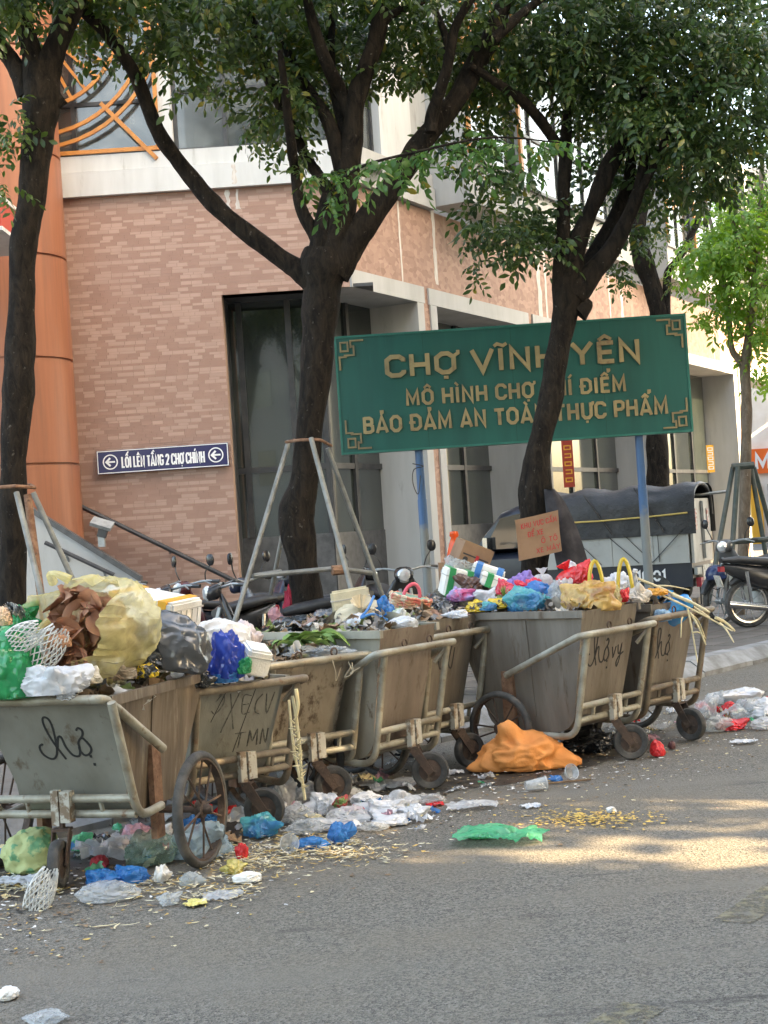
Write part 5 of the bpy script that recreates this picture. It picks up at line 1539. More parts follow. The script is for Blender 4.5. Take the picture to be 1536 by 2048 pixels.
# ------------------------------------------------------------------ motorbikes
M_SEAT = mat('black_vinyl', (0.022, 0.022, 0.024), (0.04, 0.04, 0.04), 8, rough=0.45)
M_BLKPL = mat('black_plastic', (0.022, 0.023, 0.025), (0.05, 0.048, 0.045), 9, rough=0.35)
M_MIRR = mat('mirror_back', (0.02, 0.02, 0.022), rough=0.25)
M_LENS = mat('clear_lens', (0.55, 0.57, 0.58), (0.7, 0.7, 0.7), 14, rough=0.1, metal=0.4)
def motorbike(label, loc, rz, paint, steer=0.25, mirrors=True, lean=0.0):
    t = thing('motorbike', label, 'motorbike', loc, rz, group='motorbikes parked on the pavement')
    t.rotation_euler[0] = lean
    for x in (0.0, 1.22):
        wv = MB().lathe([(0.205, -0.018), (0.225, -0.02), (0.225, 0.02), (0.205, 0.018)], 28, 'Y', closed=True).build('wheel', M_CHROME, t, loc=(x, 0, 0.28))
        MB().lathe([(0.225, -0.03), (0.262, -0.035), (0.28, -0.012), (0.28, 0.012), (0.262, 0.035), (0.225, 0.03)], 32, 'Y', closed=True).build('tyre', M_TYRE, wv)
        mb = MB()
        for k in range(10):
            a = k * math.pi / 5
            mb.tube([(0.03 * math.cos(a), 0, 0.03 * math.sin(a)), (0.21 * math.cos(a), 0, 0.21 * math.sin(a))], 0.006, 5)
        mb.lathe([(0.0, -0.05), (0.04, -0.05), (0.04, 0.05), (0.0, 0.05)], 12, 'Y')
        s_ = mb.build('spokes', M_STEEL, wv)
        tag(s_, kind='stuff')
        MB().tube([(x + 0.31 * math.cos(a), 0, 0.28 + 0.31 * math.sin(a)) for a in [math.radians(20 + 14 * q) for q in range(9)]], [0.03, 0.045, 0.05, 0.052, 0.052, 0.052, 0.05, 0.045, 0.03], 8).build('mudguard', paint if x else M_BLKPL, t)
    # body: low spine, side covers under the seat, tail
    MB().loft([(-0.28, 0, 0.72, 0.05, 0.04), (-0.12, 0, 0.66, 0.10, 0.09), (0.10, 0, 0.58, 0.125, 0.14), (0.36, 0, 0.53, 0.12, 0.15), (0.52, 0, 0.46, 0.09, 0.10), (0.72, 0, 0.43, 0.08, 0.08), (0.92, 0, 0.52, 0.08, 0.09), (1.02, 0, 0.66, 0.06, 0.08)], 16).build('body', paint, t, smooth=60)
    MB().loft([(-0.30, 0, 0.80, 0.07, 0.025), (-0.10, 0, 0.795, 0.115, 0.045), (0.15, 0, 0.765, 0.13, 0.05), (0.38, 0, 0.735, 0.115, 0.05), (0.50, 0, 0.71, 0.06, 0.035)], 16).build('seat', M_SEAT, t, smooth=60)
    MB().loft([(0.90, 0, 0.44, 0.20, 0.16), (0.965, 0, 0.58, 0.22, 0.22), (1.03, 0, 0.78, 0.15, 0.14), (1.06, 0, 0.90, 0.08, 0.06)], 16).build('leg_shield', paint, t, smooth=60)
    MB().box((0.42, 0, 0.27), (0.34, 0.22, 0.20), taper=0.8).build('engine', M_STEEL, t)
    MB().tube([(0.5, -0.13, 0.2), (0.2, -0.16, 0.22), (-0.30, -0.17, 0.30)], [0.02, 0.035, 0.045], 10).build('exhaust', M_CHROME, t)
    for s in (-1, 1):
        MB().tube([(1.22, s * 0.055, 0.28), (1.06, s * 0.055, 0.80)], 0.018, 8).build('fork', M_STEEL, t)
        MB().tube([(0.0, s * 0.11, 0.28), (-0.04, s * 0.12, 0.66)], 0.022, 8).build('shock', M_CHROME, t)
    R = Matrix.Rotation(steer, 3, 'Z')
    piv = Vector((1.03, 0, 0.95))
    def rt(p): return piv + R @ Vector(p)
    MB().loft([(0.02 + 0.0, 0, 0.0, 0.05, 0.05), (0.06, 0, 0.0, 0.10, 0.075), (0.14, 0, -0.02, 0.09, 0.065), (0.17, 0, -0.02, 0.05, 0.04)], 14).build('headlight_cowl', paint, t, loc=piv, rot=(0, 0, steer), smooth=60)
    MB().lathe([(0.0, 0.03), (0.05, 0.025), (0.072, 0.0), (0.07, -0.02)], 18, 'X').build('headlight', M_LENS, t, loc=rt((0.15, 0, -0.015)), rot=(0, 0, steer))
    hb = MB().tube(smooth_line([rt((-0.12, -0.34, 0.05)), rt((-0.04, -0.2, 0.06)), rt((0.02, 0, 0.03)), rt((-0.04, 0.2, 0.06)), rt((-0.12, 0.34, 0.05))], 5), 0.013, 8).build('handlebar', M_STEEL, t)
    for s in (-1, 1):
        MB().tube([rt((-0.07, s * 0.24, 0.057)), rt((-0.12, s * 0.35, 0.05))], 0.019, 8).build('grip', M_BLKPL, hb)
        MB().tube([rt((-0.03, s * 0.22, 0.06)), rt((0.0, s * 0.36, 0.03))], 0.007, 6).build('lever', M_STEEL, hb)
        if mirrors: MB().tube(smooth_line([rt((-0.05, s * 0.21, 0.06)), rt((-0.03, s * 0.24, 0.15)), rt((-0.06, s * 0.29, 0.22))], 4), 0.007, 6).build('mirror_stem', M_BLKPL, hb)
        if mirrors: MB().loft([(-0.012, 0, 0, 0.02, 0.03), (0.0, 0, 0, 0.045, 0.06), (0.018, 0, 0, 0.045, 0.058), (0.03, 0, 0, 0.02, 0.03)], 14, power=2.2).build('mirror', M_MIRR, hb, loc=rt((-0.06, s * 0.30, 0.27)), rot=(0.1 * s, 0, steer + 0.2 * s))
        MB().box((1.0, s * 0.13, 0.74), (0.05, 0.05, 0.03)).build('turn_signal', mat('amber_lens', (0.5, 0.2, 0.03), rough=0.2), t)
    MB().box((-0.30, 0, 0.70), (0.05, 0.10, 0.06)).build('tail_lamp', M_LAMPR, t)
    MB().box((-0.34, 0, 0.56), (0.012, 0.19, 0.14), Matrix.Rotation(-0.3, 3, 'Y')).build('number_plate', M_PLATE, t)
    return t
M_DKRED = mat('bike_maroon', (0.10, 0.022, 0.026), (0.07, 0.018, 0.02), 5, rough=0.22)
M_BKBLUE = mat('bike_blue_black', (0.016, 0.024, 0.05), (0.03, 0.035, 0.05), 5, rough=0.25)
M_BKBLK = mat('bike_black', (0.018, 0.018, 0.02), (0.035, 0.034, 0.034), 5, rough=0.22)
M_BKGREY = mat('bike_grey', (0.075, 0.08, 0.085), (0.05, 0.05, 0.05), 5, rough=0.3)
def bike_at(px, py, d, rz, label, paint, steer, z=0.12, mirrors=True):
    p = W(px, py, d)
    return motorbike(label, (p.x - 1.03 * math.cos(rz), p.y - 1.03 * math.sin(rz), z), rz, paint, steer, mirrors)
bike_at(378, 1165, 15.3, math.radians(205), 'maroon motorbike with round mirrors below the stair rail', M_DKRED, 0.35)
bike_at(492, 1170, 15.0, math.radians(160), 'blue black motorbike left of the propped tree trunk', M_BKBLUE, -0.2)
bike_at(445, 1185, 13.6, math.radians(190), 'black motorbike with a low seat between the maroon and blue black ones', M_BKBLK, 0.2, mirrors=False)
bike_at(345, 1190, 14.0, math.radians(230), 'black motorbike behind the foam box with orange tape', M_BKBLK, -0.3, mirrors=False)
bike_at(560, 1188, 15.8, math.radians(25), 'dark motorbike behind the propped tree trunk', M_BKBLUE, 0.15, mirrors=False)
bike_at(228, 1172, 16.6, math.radians(250), 'black motorbike at the foot of the stair wall', M_BKBLK, 0.3, mirrors=False)
bike_at(722, 1158, 16.2, math.radians(20), 'black motorbike behind the trunk beside the market sign', M_BKBLK, 0.1)
bike_at(808, 1160, 15.2, math.radians(285), 'dark scooter with tall mirrors beside the blue sign post', M_BKBLK, -0.25)
bike_at(1456, 1116, 18.4, math.radians(215), 'grey motorbike with a blue helmet in front of the slim right tree', M_BKGREY, 0.3)
bike_at(1660, 1132, 17.6, math.radians(8), 'black motorbike seat and tail at the right edge', M_BKBLK, 0.2)
# helmet hung on the right motorbike
M_HELM = mat('helmet_blue', (0.02, 0.035, 0.10), (0.03, 0.05, 0.12), 6, rough=0.25)
hp = W(1432, 1150, 18.1)
hm = thing('helmet', 'dark blue helmet hanging on the grey motorbike at the right', 'helmet', hp)
mb = MB().lathe([(0.0, 0.125), (0.05, 0.12), (0.09, 0.095), (0.12, 0.05), (0.128, 0.0), (0.122, -0.05), (0.115, -0.055), (0.11, -0.03)], 22)
mb.build('shell', M_HELM, hm, smooth=60)
MB().box((0.0, -0.13, -0.03), (0.16, 0.05, 0.015), Matrix.Rotation(0.2, 3, 'X')).build('peak', M_HELM, hm)
MB().tube([(-0.11, 0, -0.04), (-0.06, 0, -0.15), (0.0, 0, -0.18), (0.06, 0, -0.15), (0.11, 0, -0.04)], 0.006, 5).build('strap', M_BLACK, hm)
pb = W(1480, 1180, 18.0)
bk = MB()
bk.lathe([(0.0, -0.17), (0.15, -0.17), (0.19, 0.17), (0.18, 0.17), (0.14, -0.155), (0.0, -0.155)], 4)
bo = bk.build('plastic_crate', mat('crate_pale', (0.48, 0.48, 0.42), (0.38, 0.37, 0.32), 6, rough=0.6), smooth=0, loc=pb, rot=(0, 0.1, 0.6))
tag(bo, 'pale open plastic crate beside the grey motorbike at the right', 'crate')

# ------------------------------------------------------------------ things on and around the leaning tree
M_CARD = mat('cardboard', (0.27, 0.16, 0.095), (0.215, 0.125, 0.072), 5, 0.4, 0.65, 0.85, c3=(0.24, 0.15, 0.1), s3=9, lo3=0.6, hi3=0.74)
M_REDINK = mat('red_ink', (0.40, 0.018, 0.025), rough=0.7)
q0, q1, q2 = W(1038, 1122, 14.5), W(1124, 1102, 14.5), W(1030, 1040, 14.5)
uu = (q1 - q0); LU = uu.length; uu = uu.normalized(); vv = (q2 - q0); LV = vv.length; vv = vv.normalized()
FC = (Vector(q0), uu, vv, Vector((0, -1, 0)))
cb = MB().prism([(0, 0), (LU * 0.5, -0.004), (LU, 0), (LU * 0.99, LV * 0.5), (LU, LV * 1.0), (LU * 0.5, LV * 0.99), (0, LV), (0.004, LV * 0.5)], -0.015, 0.0, FC).build('cardboard_sign', M_CARD, smooth=0)
tag(cb, 'brown cardboard sign with red handwriting hung on the leaning trunk', 'sign')
draw_text('KHU VỰC CẤM' if False else 'KHU VỰC CẤM', FC, 0.05, LV * 0.74, LU * 0.95, LV * 0.13, 0.13, 0, 0.002, M_REDINK, cb)
draw_text('ĐỂ XE', FC, 0.11, LV * 0.51, LU * 0.62, LV * 0.13, 0.13, 0, 0.002, M_REDINK, cb)
draw_text('Ô TÔ', FC, LU * 0.55, LV * 0.29, LU * 0.93, LV * 0.13, 0.13, 0, 0.002, M_REDINK, cb)
draw_text('XE MÁY', FC, LU * 0.42, LV * 0.08, LU * 0.97, LV * 0.12, 0.13, 0, 0.002, M_REDINK, cb)
# dark jacket hanging on the trunk
jv, jf = [], []
J = [(1098, 978, 10), (1108, 1000, 17), (1120, 1040, 23), (1134, 1085, 26), (1144, 1130, 28), (1150, 1160, 27)]
J = smooth_line(J, 4)
n = 18
for i, (x, y, hwp) in enumerate(J):
    c = W(x, y, 14.75)
    s = 14.75 / F
    for j in range(n):
        a = 2 * math.pi * j / n
        f = 1 + 0.16 * math.sin(4 * a + i * 0.12) + 0.1 * mn.noise((x * 0.03, a * 2, 2))
        jv.append((c.x + math.cos(a) * hwp * s * f, c.y + math.sin(a) * 0.07 * f, c.z))
for i in range(len(J) - 1):
    for j in range(n):
        jf.append((i * n + j, i * n + (j + 1) % n, (i + 1) * n + (j + 1) % n, (i + 1) * n + j))
jf.append(tuple(range(n)))
ja = MB().add(jv, jf).build('jacket', mat('black_cloth', (0.022, 0.021, 0.025), (0.05, 0.045, 0.05), 7, rough=0.9, bump=0.4, bscale=14), smooth=80)
tag(ja, 'black jacket hanging from the leaning tree behind the cardboard sign', 'jacket')
# ------------------------------------------------------------------ bags, wrappers and other refuse
def _ico(sub):
    bm = bmesh.new()
    bmesh.ops.create_icosphere(bm, subdivisions=sub, radius=1)
    v = [tuple(p.co) for p in bm.verts]
    f = [tuple(q.index for q in p.verts) for p in bm.faces]
    bm.free()
    return v, f
_ICO = {4: _ico(4), 3: _ico(3), 5: _ico(5)}
_SH = {}
def _rid(p, s): return 1 - 2 * abs(mn.noise(Vector(p) * s))
def shape(kind, seed):
    key = (kind, seed)
    if key in _SH:
        return _SH[key]
    rng = random.Random(seed * 7 + 1)
    o = Vector((seed * 3.7, seed * 1.3, seed * 5.1))
    V, Fc = [], []
    if kind in ('crumple', 'pillow', 'lump', 'sack'):
        vs, Fc = _ICO[5]
        amp = {'crumple': 1.0, 'pillow': 0.62, 'lump': 0.75, 'sack': 0.85}[kind]
        spikes = []
        if kind == 'crumple':
            for _ in range(rng.randint(3, 5)):
                a = rng.uniform(0, 6.28); zz = rng.uniform(-0.25, 0.9)
                spikes.append((Vector((math.cos(a) * math.sqrt(1 - zz * zz), math.sin(a) * math.sqrt(1 - zz * zz), zz)), rng.uniform(0.25, 0.75), rng.uniform(16, 40)))
        if kind == 'sack':
            spikes = [(Vector((-1, -0.1, -0.25)).normalized(), 0.42, 18), (Vector((-0.3, -0.25, 1)).normalized(), 0.8, 42), (Vector((1, -0.1, -0.35)).normalized(), 0.45, 12), (Vector((0.35, 0.0, 0.9)).normalized(), 0.16, 6)]
        for v in vs:
            p = Vector(v)
            wv = mn.noise_vector(p * 1.3 + o) * 0.35
            q = p + o + wv
            f1 = _rid(q, 1.7); f2 = _rid(q + o, 3.4); f3 = _rid(q + o * 2, 6.8); f4 = _rid(q, 12.5)
            if kind == 'sack': f3 *= 0.4; f4 *= 0.15; f2 *= 0.95
            r = 1 + 0.30 * amp * mn.noise(q * 1.0) + amp * (0.20 * f1 + 0.13 * f2 * (0.6 + 0.4 * f1) + 0.062 * f3 + 0.024 * f4)
            for (sd_, sa_, sk_) in spikes:
                dt = p.dot(sd_)
                if dt > 0.4:
                    r += sa_ * math.exp((dt - 1) * sk_) * (1 + 0.35 * _rid(q + o, 5.0))
            p = p * r
            if p.z < -0.5: p.z = -0.5 + (p.z + 0.5) * 0.15
            V.append(p)
    elif kind == 'tied':
        NT, NU = 44, 30
        ph = [rng.uniform(0, 6.28) for _ in range(5)]
        for i in range(NU + 1):
            t = i / NU
            if t < 0.76:
                a = t / 0.76 * math.pi * 0.94
                r = math.sin(a) ** 0.75; z = -math.cos(a) * 0.72 - 0.2
            else:
                u = (t - 0.76) / 0.24
                r = 0.13 + 0.42 * u ** 1.3; z = 0.48 + 0.52 * u
            nk = max(0.0, 1 - abs(t - 0.76) / 0.40)
            for j in range(NT):
                th_ = 2 * math.pi * j / NT
                pl = 1 + nk * (0.16 * math.sin(9 * th_ + ph[0]) + 0.10 * math.sin(15 * th_ + ph[1]))
                p = Vector((r * pl * math.cos(th_), r * pl * math.sin(th_), z))
                q = p + o
                k = 1 + 0.13 * _rid(q, 2.0) + 0.06 * _rid(q, 4.6) + 0.15 * mn.noise(q * 1.2)
                V.append(Vector((p.x * k, p.y * k, p.z + (0.10 * mn.noise(q * 2.5) if t > 0.78 else 0))))
        for i in range(NU):
            for j in range(NT):
                j2 = (j + 1) % NT
                Fc.append((i * NT + j, i * NT + j2, (i + 1) * NT + j2, (i + 1) * NT + j))
    elif kind in ('sheet', 'flat'):
        N_ = 22
        hgt = 1.0 if kind == 'sheet' else 0.7
        for i in range(N_ + 1):
            for j in range(N_ + 1):
                x, y = -1 + 2 * i / N_, -1 + 2 * j / N_
                m = max(abs(x), abs(y)) or 1e-6
                l = math.hypot(x, y) or 1e-6
                ang = math.atan2(y, x)
                k = (m / l) ** 0.75 * (0.82 + 0.30 * mn.noise(Vector((math.cos(ang), math.sin(ang), seed)) * 1.6))
                q = Vector((x * 1.1, y * 1.1, 0)) + o
                z = hgt * (0.55 * _rid(q, 1.5) + 0.38 * _rid(q + o, 3.2) + 0.18 * _rid(q, 7.0) + 0.4 * mn.noise(q * 0.9))
                V.append(Vector((x * k + 0.10 * mn.noise(q * 3), y * k + 0.10 * mn.noise(q * 3 + o), z * (1.0 - 0.25 * m))))
        for i in range(N_):
            for j in range(N_):
                k = i * (N_ + 1) + j
                Fc.append((k, k + N_ + 1, k + N_ + 2, k + 1))
    A = np.array([tuple(p) for p in V])
    A -= (A.max(0) + A.min(0)) / 2
    A /= np.maximum((A.max(0) - A.min(0)) / 2, 1e-6)
    _SH[key] = (A, Fc)
    return _SH[key]

def put(name, label, cat, kind, x, y, d, wpx, hpx, m, seed=1, dep=None, rz=0.0, tilt=(0, 0), group=None, smooth=38, z=0.0):
    """a crumpled thing seen at photograph pixel x, y: d = depth, or 'g' when its foot lies on the road at that pixel"""
    A, Fc = shape(kind, seed)
    if d == 'g':
        p = G(x, y, z)
        dd = p.y
    else:
        dd = d
        p = W(x, y, d)
    s = dd / F
    w, h = wpx * s / 2, hpx * s / 2
    if d == 'g':
        # a thing lying on the ground: the seen height is mostly its spread in depth
        depth = dep if dep is not None else w * 0.8
        P = A * np.array([w, depth, h])
        ctr = Vector((p.x, p.y + depth * 0.6, z + h + 0.004))
    else:
        depth = dep if dep is not None else w * 0.8
        P = A * np.array([w, depth, h])
        ctr = p
    me = bpy.data.meshes.new(name)
    me.from_pydata([tuple(q) for q in P], [], Fc)
    me.materials.append(m)
    me.polygons.foreach_set('use_smooth', [True] * len(me.polygons))
    if smooth:
        me.set_sharp_from_angle(angle=math.radians(smooth))
    o = obj(name, me, None, ctr, (tilt[0], tilt[1], rz))
    return tag(o, label, cat, group)

P_GREEN = plastic('film_green', (0.02, 0.36, 0.13), 0.25, 0.35)
P_GREEN2 = plastic('film_green_thin', (0.10, 0.55, 0.28), 0.3, 0.4, 0.25)
P_YEL = plastic('film_yellow', (0.80, 0.70, 0.30), 0.24, 0.30, 0.42, bump=0.6, bscale=18, c2=(0.74, 0.66, 0.36), s2=5, lo=0.45, hi=0.62)
P_ORG = plastic('film_amber', (0.72, 0.48, 0.16), 0.28, 0.3, 0.10, c2=(0.50, 0.24, 0.09), s2=9)
P_BLK = plastic('film_black', (0.018, 0.019, 0.021), 0.22, 0.0, bump=0.5, bscale=16)
P_GRYBLK = plastic('film_charcoal', (0.075, 0.080, 0.088), 0.30, 0.0, bump=0.4, bscale=14)
P_WHT = plastic('film_white', (0.74, 0.75, 0.77), 0.35, 0.3)
P_WHT2 = plastic('film_milky', (0.70, 0.71, 0.72), 0.28, 0.3, 0.35)
P_CLR = plastic('film_clear', (0.62, 0.65, 0.66), 0.16, 0.25, 0.58, bump=0.6)
P_CLR2 = plastic('film_clear_grey', (0.50, 0.54, 0.53), 0.16, 0.25, 0.5, bump=0.6)
P_BLU = plastic('film_blue', (0.03, 0.24, 0.60), 0.22, 0.35, 0.12)
P_NAVY = plastic('film_deep_blue', (0.02, 0.07, 0.46), 0.22, 0.35, 0.05)
P_AQUA = plastic('film_aqua', (0.10, 0.50, 0.52), 0.22, 0.35, 0.2, c2=(0.05, 0.25, 0.55), s2=5)
P_RED = plastic('film_red', (0.72, 0.030, 0.035), 0.35, 0.25)
P_RED2 = plastic('film_pink_red', (0.74, 0.05, 0.10), 0.35, 0.3)
P_PUR = plastic('film_purple', (0.36, 0.24, 0.62), 0.3, 0.35, 0.15)
P_PINK = plastic('film_pink', (0.72, 0.42, 0.48), 0.3, 0.35, 0.2)
P_YB = plastic('wrapper_yellow_black', (0.68, 0.44, 0.02), 0.35, 0.1, c2=(0.03, 0.028, 0.02), s2=14, lo=0.50, hi=0.53)
P_OSACK = mat('orange_woven_sack', (0.76, 0.30, 0.085), (0.64, 0.225, 0.055), 5, 0.4, 0.65, 0.7, bump=0.35, bscale=9, bdist=0.03, c3=(0.42, 0.16, 0.06), s3=9, lo3=0.62, hi3=0.75)
P_PAPER = mat('paper_white', (0.72, 0.71, 0.69), (0.58, 0.57, 0.54), 6, rough=0.85)
P_FOAM = mat('styrofoam', (0.78, 0.77, 0.74), (0.66, 0.63, 0.57), 7, rough=0.75, bump=0.25, bscale=90)
P_FOAMY = mat('styrofoam_yellowed', (0.66, 0.60, 0.44), (0.52, 0.46, 0.32), 7, rough=0.8, bump=0.25, bscale=80)
P_TAPE = mat('orange_tape', (0.75, 0.36, 0.03), rough=0.35)
P_BEIGE = mat('beige_sack', (0.55, 0.47, 0.33), (0.43, 0.36, 0.25), 6, rough=0.85, bump=0.4, bscale=30)
P_VEG = mat('vegetable_green', (0.13, 0.24, 0.05), (0.26, 0.36, 0.11), 9, rough=0.5, c3=(0.36, 0.42, 0.22), s3=12)
P_HUSK = mat('dry_husk', (0.30, 0.135, 0.08), (0.44, 0.24, 0.13), 7, rough=0.75, c3=(0.36, 0.10, 0.09), s3=6, lo3=0.55, hi3=0.65)
P_STRAW = mat('straw', (0.56, 0.47, 0.27), (0.66, 0.58, 0.37), 9, rough=0.8)
P_BROWN = mat('brown_scrap', (0.15, 0.09, 0.05), (0.27, 0.18, 0.10), 12, rough=0.85)
P_YLEAF = mat('yellow_leaf', (0.55, 0.38, 0.10), (0.42, 0.25, 0.07), 12, rough=0.7)

# -------- on the nearest cart
put('plastic_bag', 'bright green bag at the left edge on the nearest cart', 'bag', 'pillow', 22, 1325, 6.72, 130, 150, P_GREEN, 1, 0.14)
put('plastic_bag', 'dark green film behind the foam net on the nearest cart', 'bag', 'crumple', 40, 1236, 7.1, 90, 70, P_GREEN, 2, 0.10)
put('paper_scrap', 'printed grey paper sheet standing above the green bag', 'paper', 'sheet', 30, 1222, 6.9, 46, 66, mat('newsprint', (0.50, 0.50, 0.48), (0.24, 0.25, 0.26), 20, 0.48, 0.56, rough=0.8), 3, 0.03, tilt=(1.2, 0.4))
put('carton_scrap', 'peach coloured carton flap at the left edge on the nearest cart', 'carton', 'pillow', 5, 1232, 6.85, 40, 40, mat('peach_card', (0.62, 0.42, 0.27), rough=0.8), 4, 0.06)
# open yellow bag lying on its side with husks pouring out of its mouth
def open_bag(label):
    c = W(184, 1248, 7.05)
    t = thing('plastic_bag', label, 'bag', c)
    s = 7.05 / F
    NU, NT = 46, 96
    vs, fs = [], []
    ax = Vector((-0.62, -0.77, 0.14)).normalized()
    up = Vector((0, 0, 1)); sd = ax.cross(up).normalized(); up = sd.cross(ax)
    for i in range(NU + 1):
        u = i / NU
        a = u * math.pi * 0.63
        xx = -math.cos(a) * 0.32 + 0.0
        rr = 0.245 * math.sin(a) ** 0.62 if a > 0 else 0
        for j in range(NT):
            th_ = 2 * math.pi * j / NT
            base = Vector((math.cos(th_), math.sin(th_), u * 1.6))
            wv = mn.noise_vector(base * 1.4) * 0.45
            f1 = _rid(base + wv, 1.5); f2 = _rid(base + wv + Vector((5, 2, 1)), 3.1); f3 = _rid(base + wv, 6.0)
            mouth = max(0, u - 0.5) * 2
            pl = 1 + 0.12 * f1 + 0.085 * f2 * (0.7 + 0.3 * f1) + 0.04 * f3 + mouth * 0.12 * _rid(Vector((math.cos(th_) * 4, math.sin(th_) * 4, u)), 1.3) + 0.08 * u * math.sin(3 * th_ + 1)
            r = rr * pl * 0.98
            p = ax * (xx + (0.09 * math.sin(2 * th_ + 0.6) + 0.05 * math.sin(5 * th_)) * mouth) + sd * (r * math.cos(th_)) + up * (r * 0.88 * math.sin(th_) - 0.03 * u)
            k = 1 + 0.02 * mn.noise(p * 30)
            vs.append(p * k)
    for i in range(NU):
        for j in range(NT):
            j2 = (j + 1) % NT
            fs.append((i * NT + j, i * NT + j2, (i + 1) * NT + j2, (i + 1) * NT + j))
    o = MB().add(vs, fs).build('film', P_YEL, t, smooth=55)
    A_, F_ = shape('lump', 77)
    inner = MB().add([ax * (-0.03 + 0.19 * q[0]) + sd * (0.175 * q[1]) + up * (0.16 * q[2]) for q in A_], F_)
    inner.build('contents', mat('mulch', (0.30, 0.17, 0.09), (0.46, 0.33, 0.17), 16, 0.42, 0.58, 0.8, c3=(0.58, 0.50, 0.30), s3=22, lo3=0.58, hi3=0.64, bump=1.0, bscale=30, bdist=0.03), t)
    for k, (a0, dz) in enumerate(((0.9, 0.06), (-0.6, -0.10))):
        pts = [ax * (0.19 + 0.06 * math.sin(q / 8 * math.pi)) + sd * (0.10 * math.cos(a0 + q * 0.16)) + up * (dz + 0.16 * math.sin(a0 + q * 0.16)) for q in range(9)]
        MB().tube(pts, [0.012 + 0.012 * abs(q - 4) / 4 for q in range(9)], 8).build('carry_strap', P_YEL, t)
    return t, c, ax, sd, up
yb, ybc, yax, ysd, yup = open_bag('big translucent yellow bag on its side spilling brown husks')
hk = thing('husk_pile', 'reddish brown dry husks spilling out of the big yellow bag', 'food waste', ybc)
rg = random.Random(8)
def curled(L, Wd, curl, rng):
    vs, fs = [], []
    n, m_ = 7, 5
    for i in range(n):
        u = i / (n - 1)
        for j in range(m_):
            v = -1 + 2 * j / (m_ - 1)
            ww = Wd * math.sin(math.pi * min(1, 0.08 + u * 0.9)) ** 0.7
            vs.append((L * (u - 0.5), v * ww, curl * (v * v) * ww + 0.18 * L * math.sin(u * 3 + curl) + rng.uniform(-1, 1) * 0.004))
    for i in range(n - 1):
        for j in range(m_ - 1):
            k = i * m_ + j
            fs.append((k, k + m_, k + m_ + 1, k + 1))
    return MB().add(vs, fs)
husks = [curled(rg.uniform(0.10, 0.20), rg.uniform(0.025, 0.05), rg.uniform(0.4, 1.2), rg).mesh('husk', P_HUSK, 60) for _ in range(8)]
for i in range(64):
    a = rg.uniform(0, 6.28); r = 0.17 * math.sqrt(rg.random())
    p = yax * rg.uniform(0.0, 0.14) + ysd * (r * math.cos(a)) + yup * (r * 0.9 * math.sin(a) - 0.01)
    obj('husk', husks[i % 8], hk, p, (rg.uniform(-1.5, 1.5), rg.uniform(-1.2, 1.2), rg.uniform(0, 6.28)))
for i in range(16):
    p = W(rg.uniform(105, 150), rg.uniform(1270, 1345), 6.80) - ybc
    obj('husk', husks[i % 8], hk, p, (rg.uniform(-1, 1), rg.uniform(-0.8, 0.8), rg.uniform(0, 6.28)))
put('cabbage_leaf', 'round tan leaf lying in front of the yellow bag', 'food waste', 'pillow', 118, 1282, 6.72, 50, 28, mat('tan_leaf', (0.52, 0.27, 0.14), (0.42, 0.2, 0.1), 6, rough=0.7), 6, 0.04)
put('plastic_bag', 'long charcoal bag lying behind the yellow bag', 'bag', 'pillow', 335, 1280, 7.35, 190, 118, P_GRYBLK, 7, 0.17, tilt=(0, 0.28))
put('plastic_bag', 'shiny black bag knot tucked under the yellow bag', 'bag', 'crumple', 285, 1310, 7.15, 80, 50, P_BLK, 8, 0.07)
put('plastic_bag', 'white bag spread over the front rim of the nearest cart', 'bag', 'crumple', 112, 1358, 6.64, 150, 64, P_WHT, 9, 0.10)
put('plastic_bag', 'small white film tail over the rim of the nearest cart', 'bag', 'sheet', 132, 1392, 6.60, 40, 18, P_WHT, 10, 0.02, tilt=(1.2, 0))
put('paper_scrap', 'cream crumpled paper cup beside the white bag on the nearest cart', 'paper', 'crumple', 176, 1351, 6.70, 56, 36, mat('cream_paper', (0.56, 0.50, 0.40), rough=0.8), 11, 0.05)
put('wrapper', 'yellow and black wrapper on the side rim of the nearest cart', 'wrapper', 'crumple', 294, 1341, 7.05, 52, 30, P_YB, 12, 0.05)
put('plastic_bag', 'grey brown refuse film along the side rim of the nearest cart', 'bag', 'crumple', 225, 1345, 7.0, 100, 34, mat('refuse_brown', (0.24, 0.17, 0.11), (0.38, 0.32, 0.25), 14, rough=0.7), 13, 0.07)
def foam_net(label, c, L, R, rot, seed):
    """stretchy white foam sleeve for fruit: crossing strands"""
    t = thing('foam_net', label, 'foam net', c)
    t.rotation_euler = rot
    mb = MB()
    n = 17
    rng = random.Random(seed)
    def pt(u, a):
        r = R * (0.55 + 0.45 * math.sin(math.pi * (0.15 + 0.8 * u))) * (1 + 0.15 * math.sin(3 * a + seed))
        return Vector((r * math.cos(a), 0.55 * r * math.sin(a), L * (u - 0.5) + 0.02 * math.sin(2 * a)))
    for k in range(n):
        for s in (-1, 1):
            mb.tube([pt(q / 9, 2 * math.pi * k / n + s * q * 0.15) for q in range(10)], 0.0030, 5, caps=False)
    mb.build('strands', P_FOAM, t, smooth=80)
    return t
foam_net('white foam fruit net between the green and yellow bags', W(90, 1295, 6.70), 0.20, 0.075, (0.3, 0.7, 0.2), 1)
foam_net('white foam fruit net folded inside the green bag', W(45, 1272, 6.65), 0.16, 0.06, (0.2, 1.2, 0.1), 2)
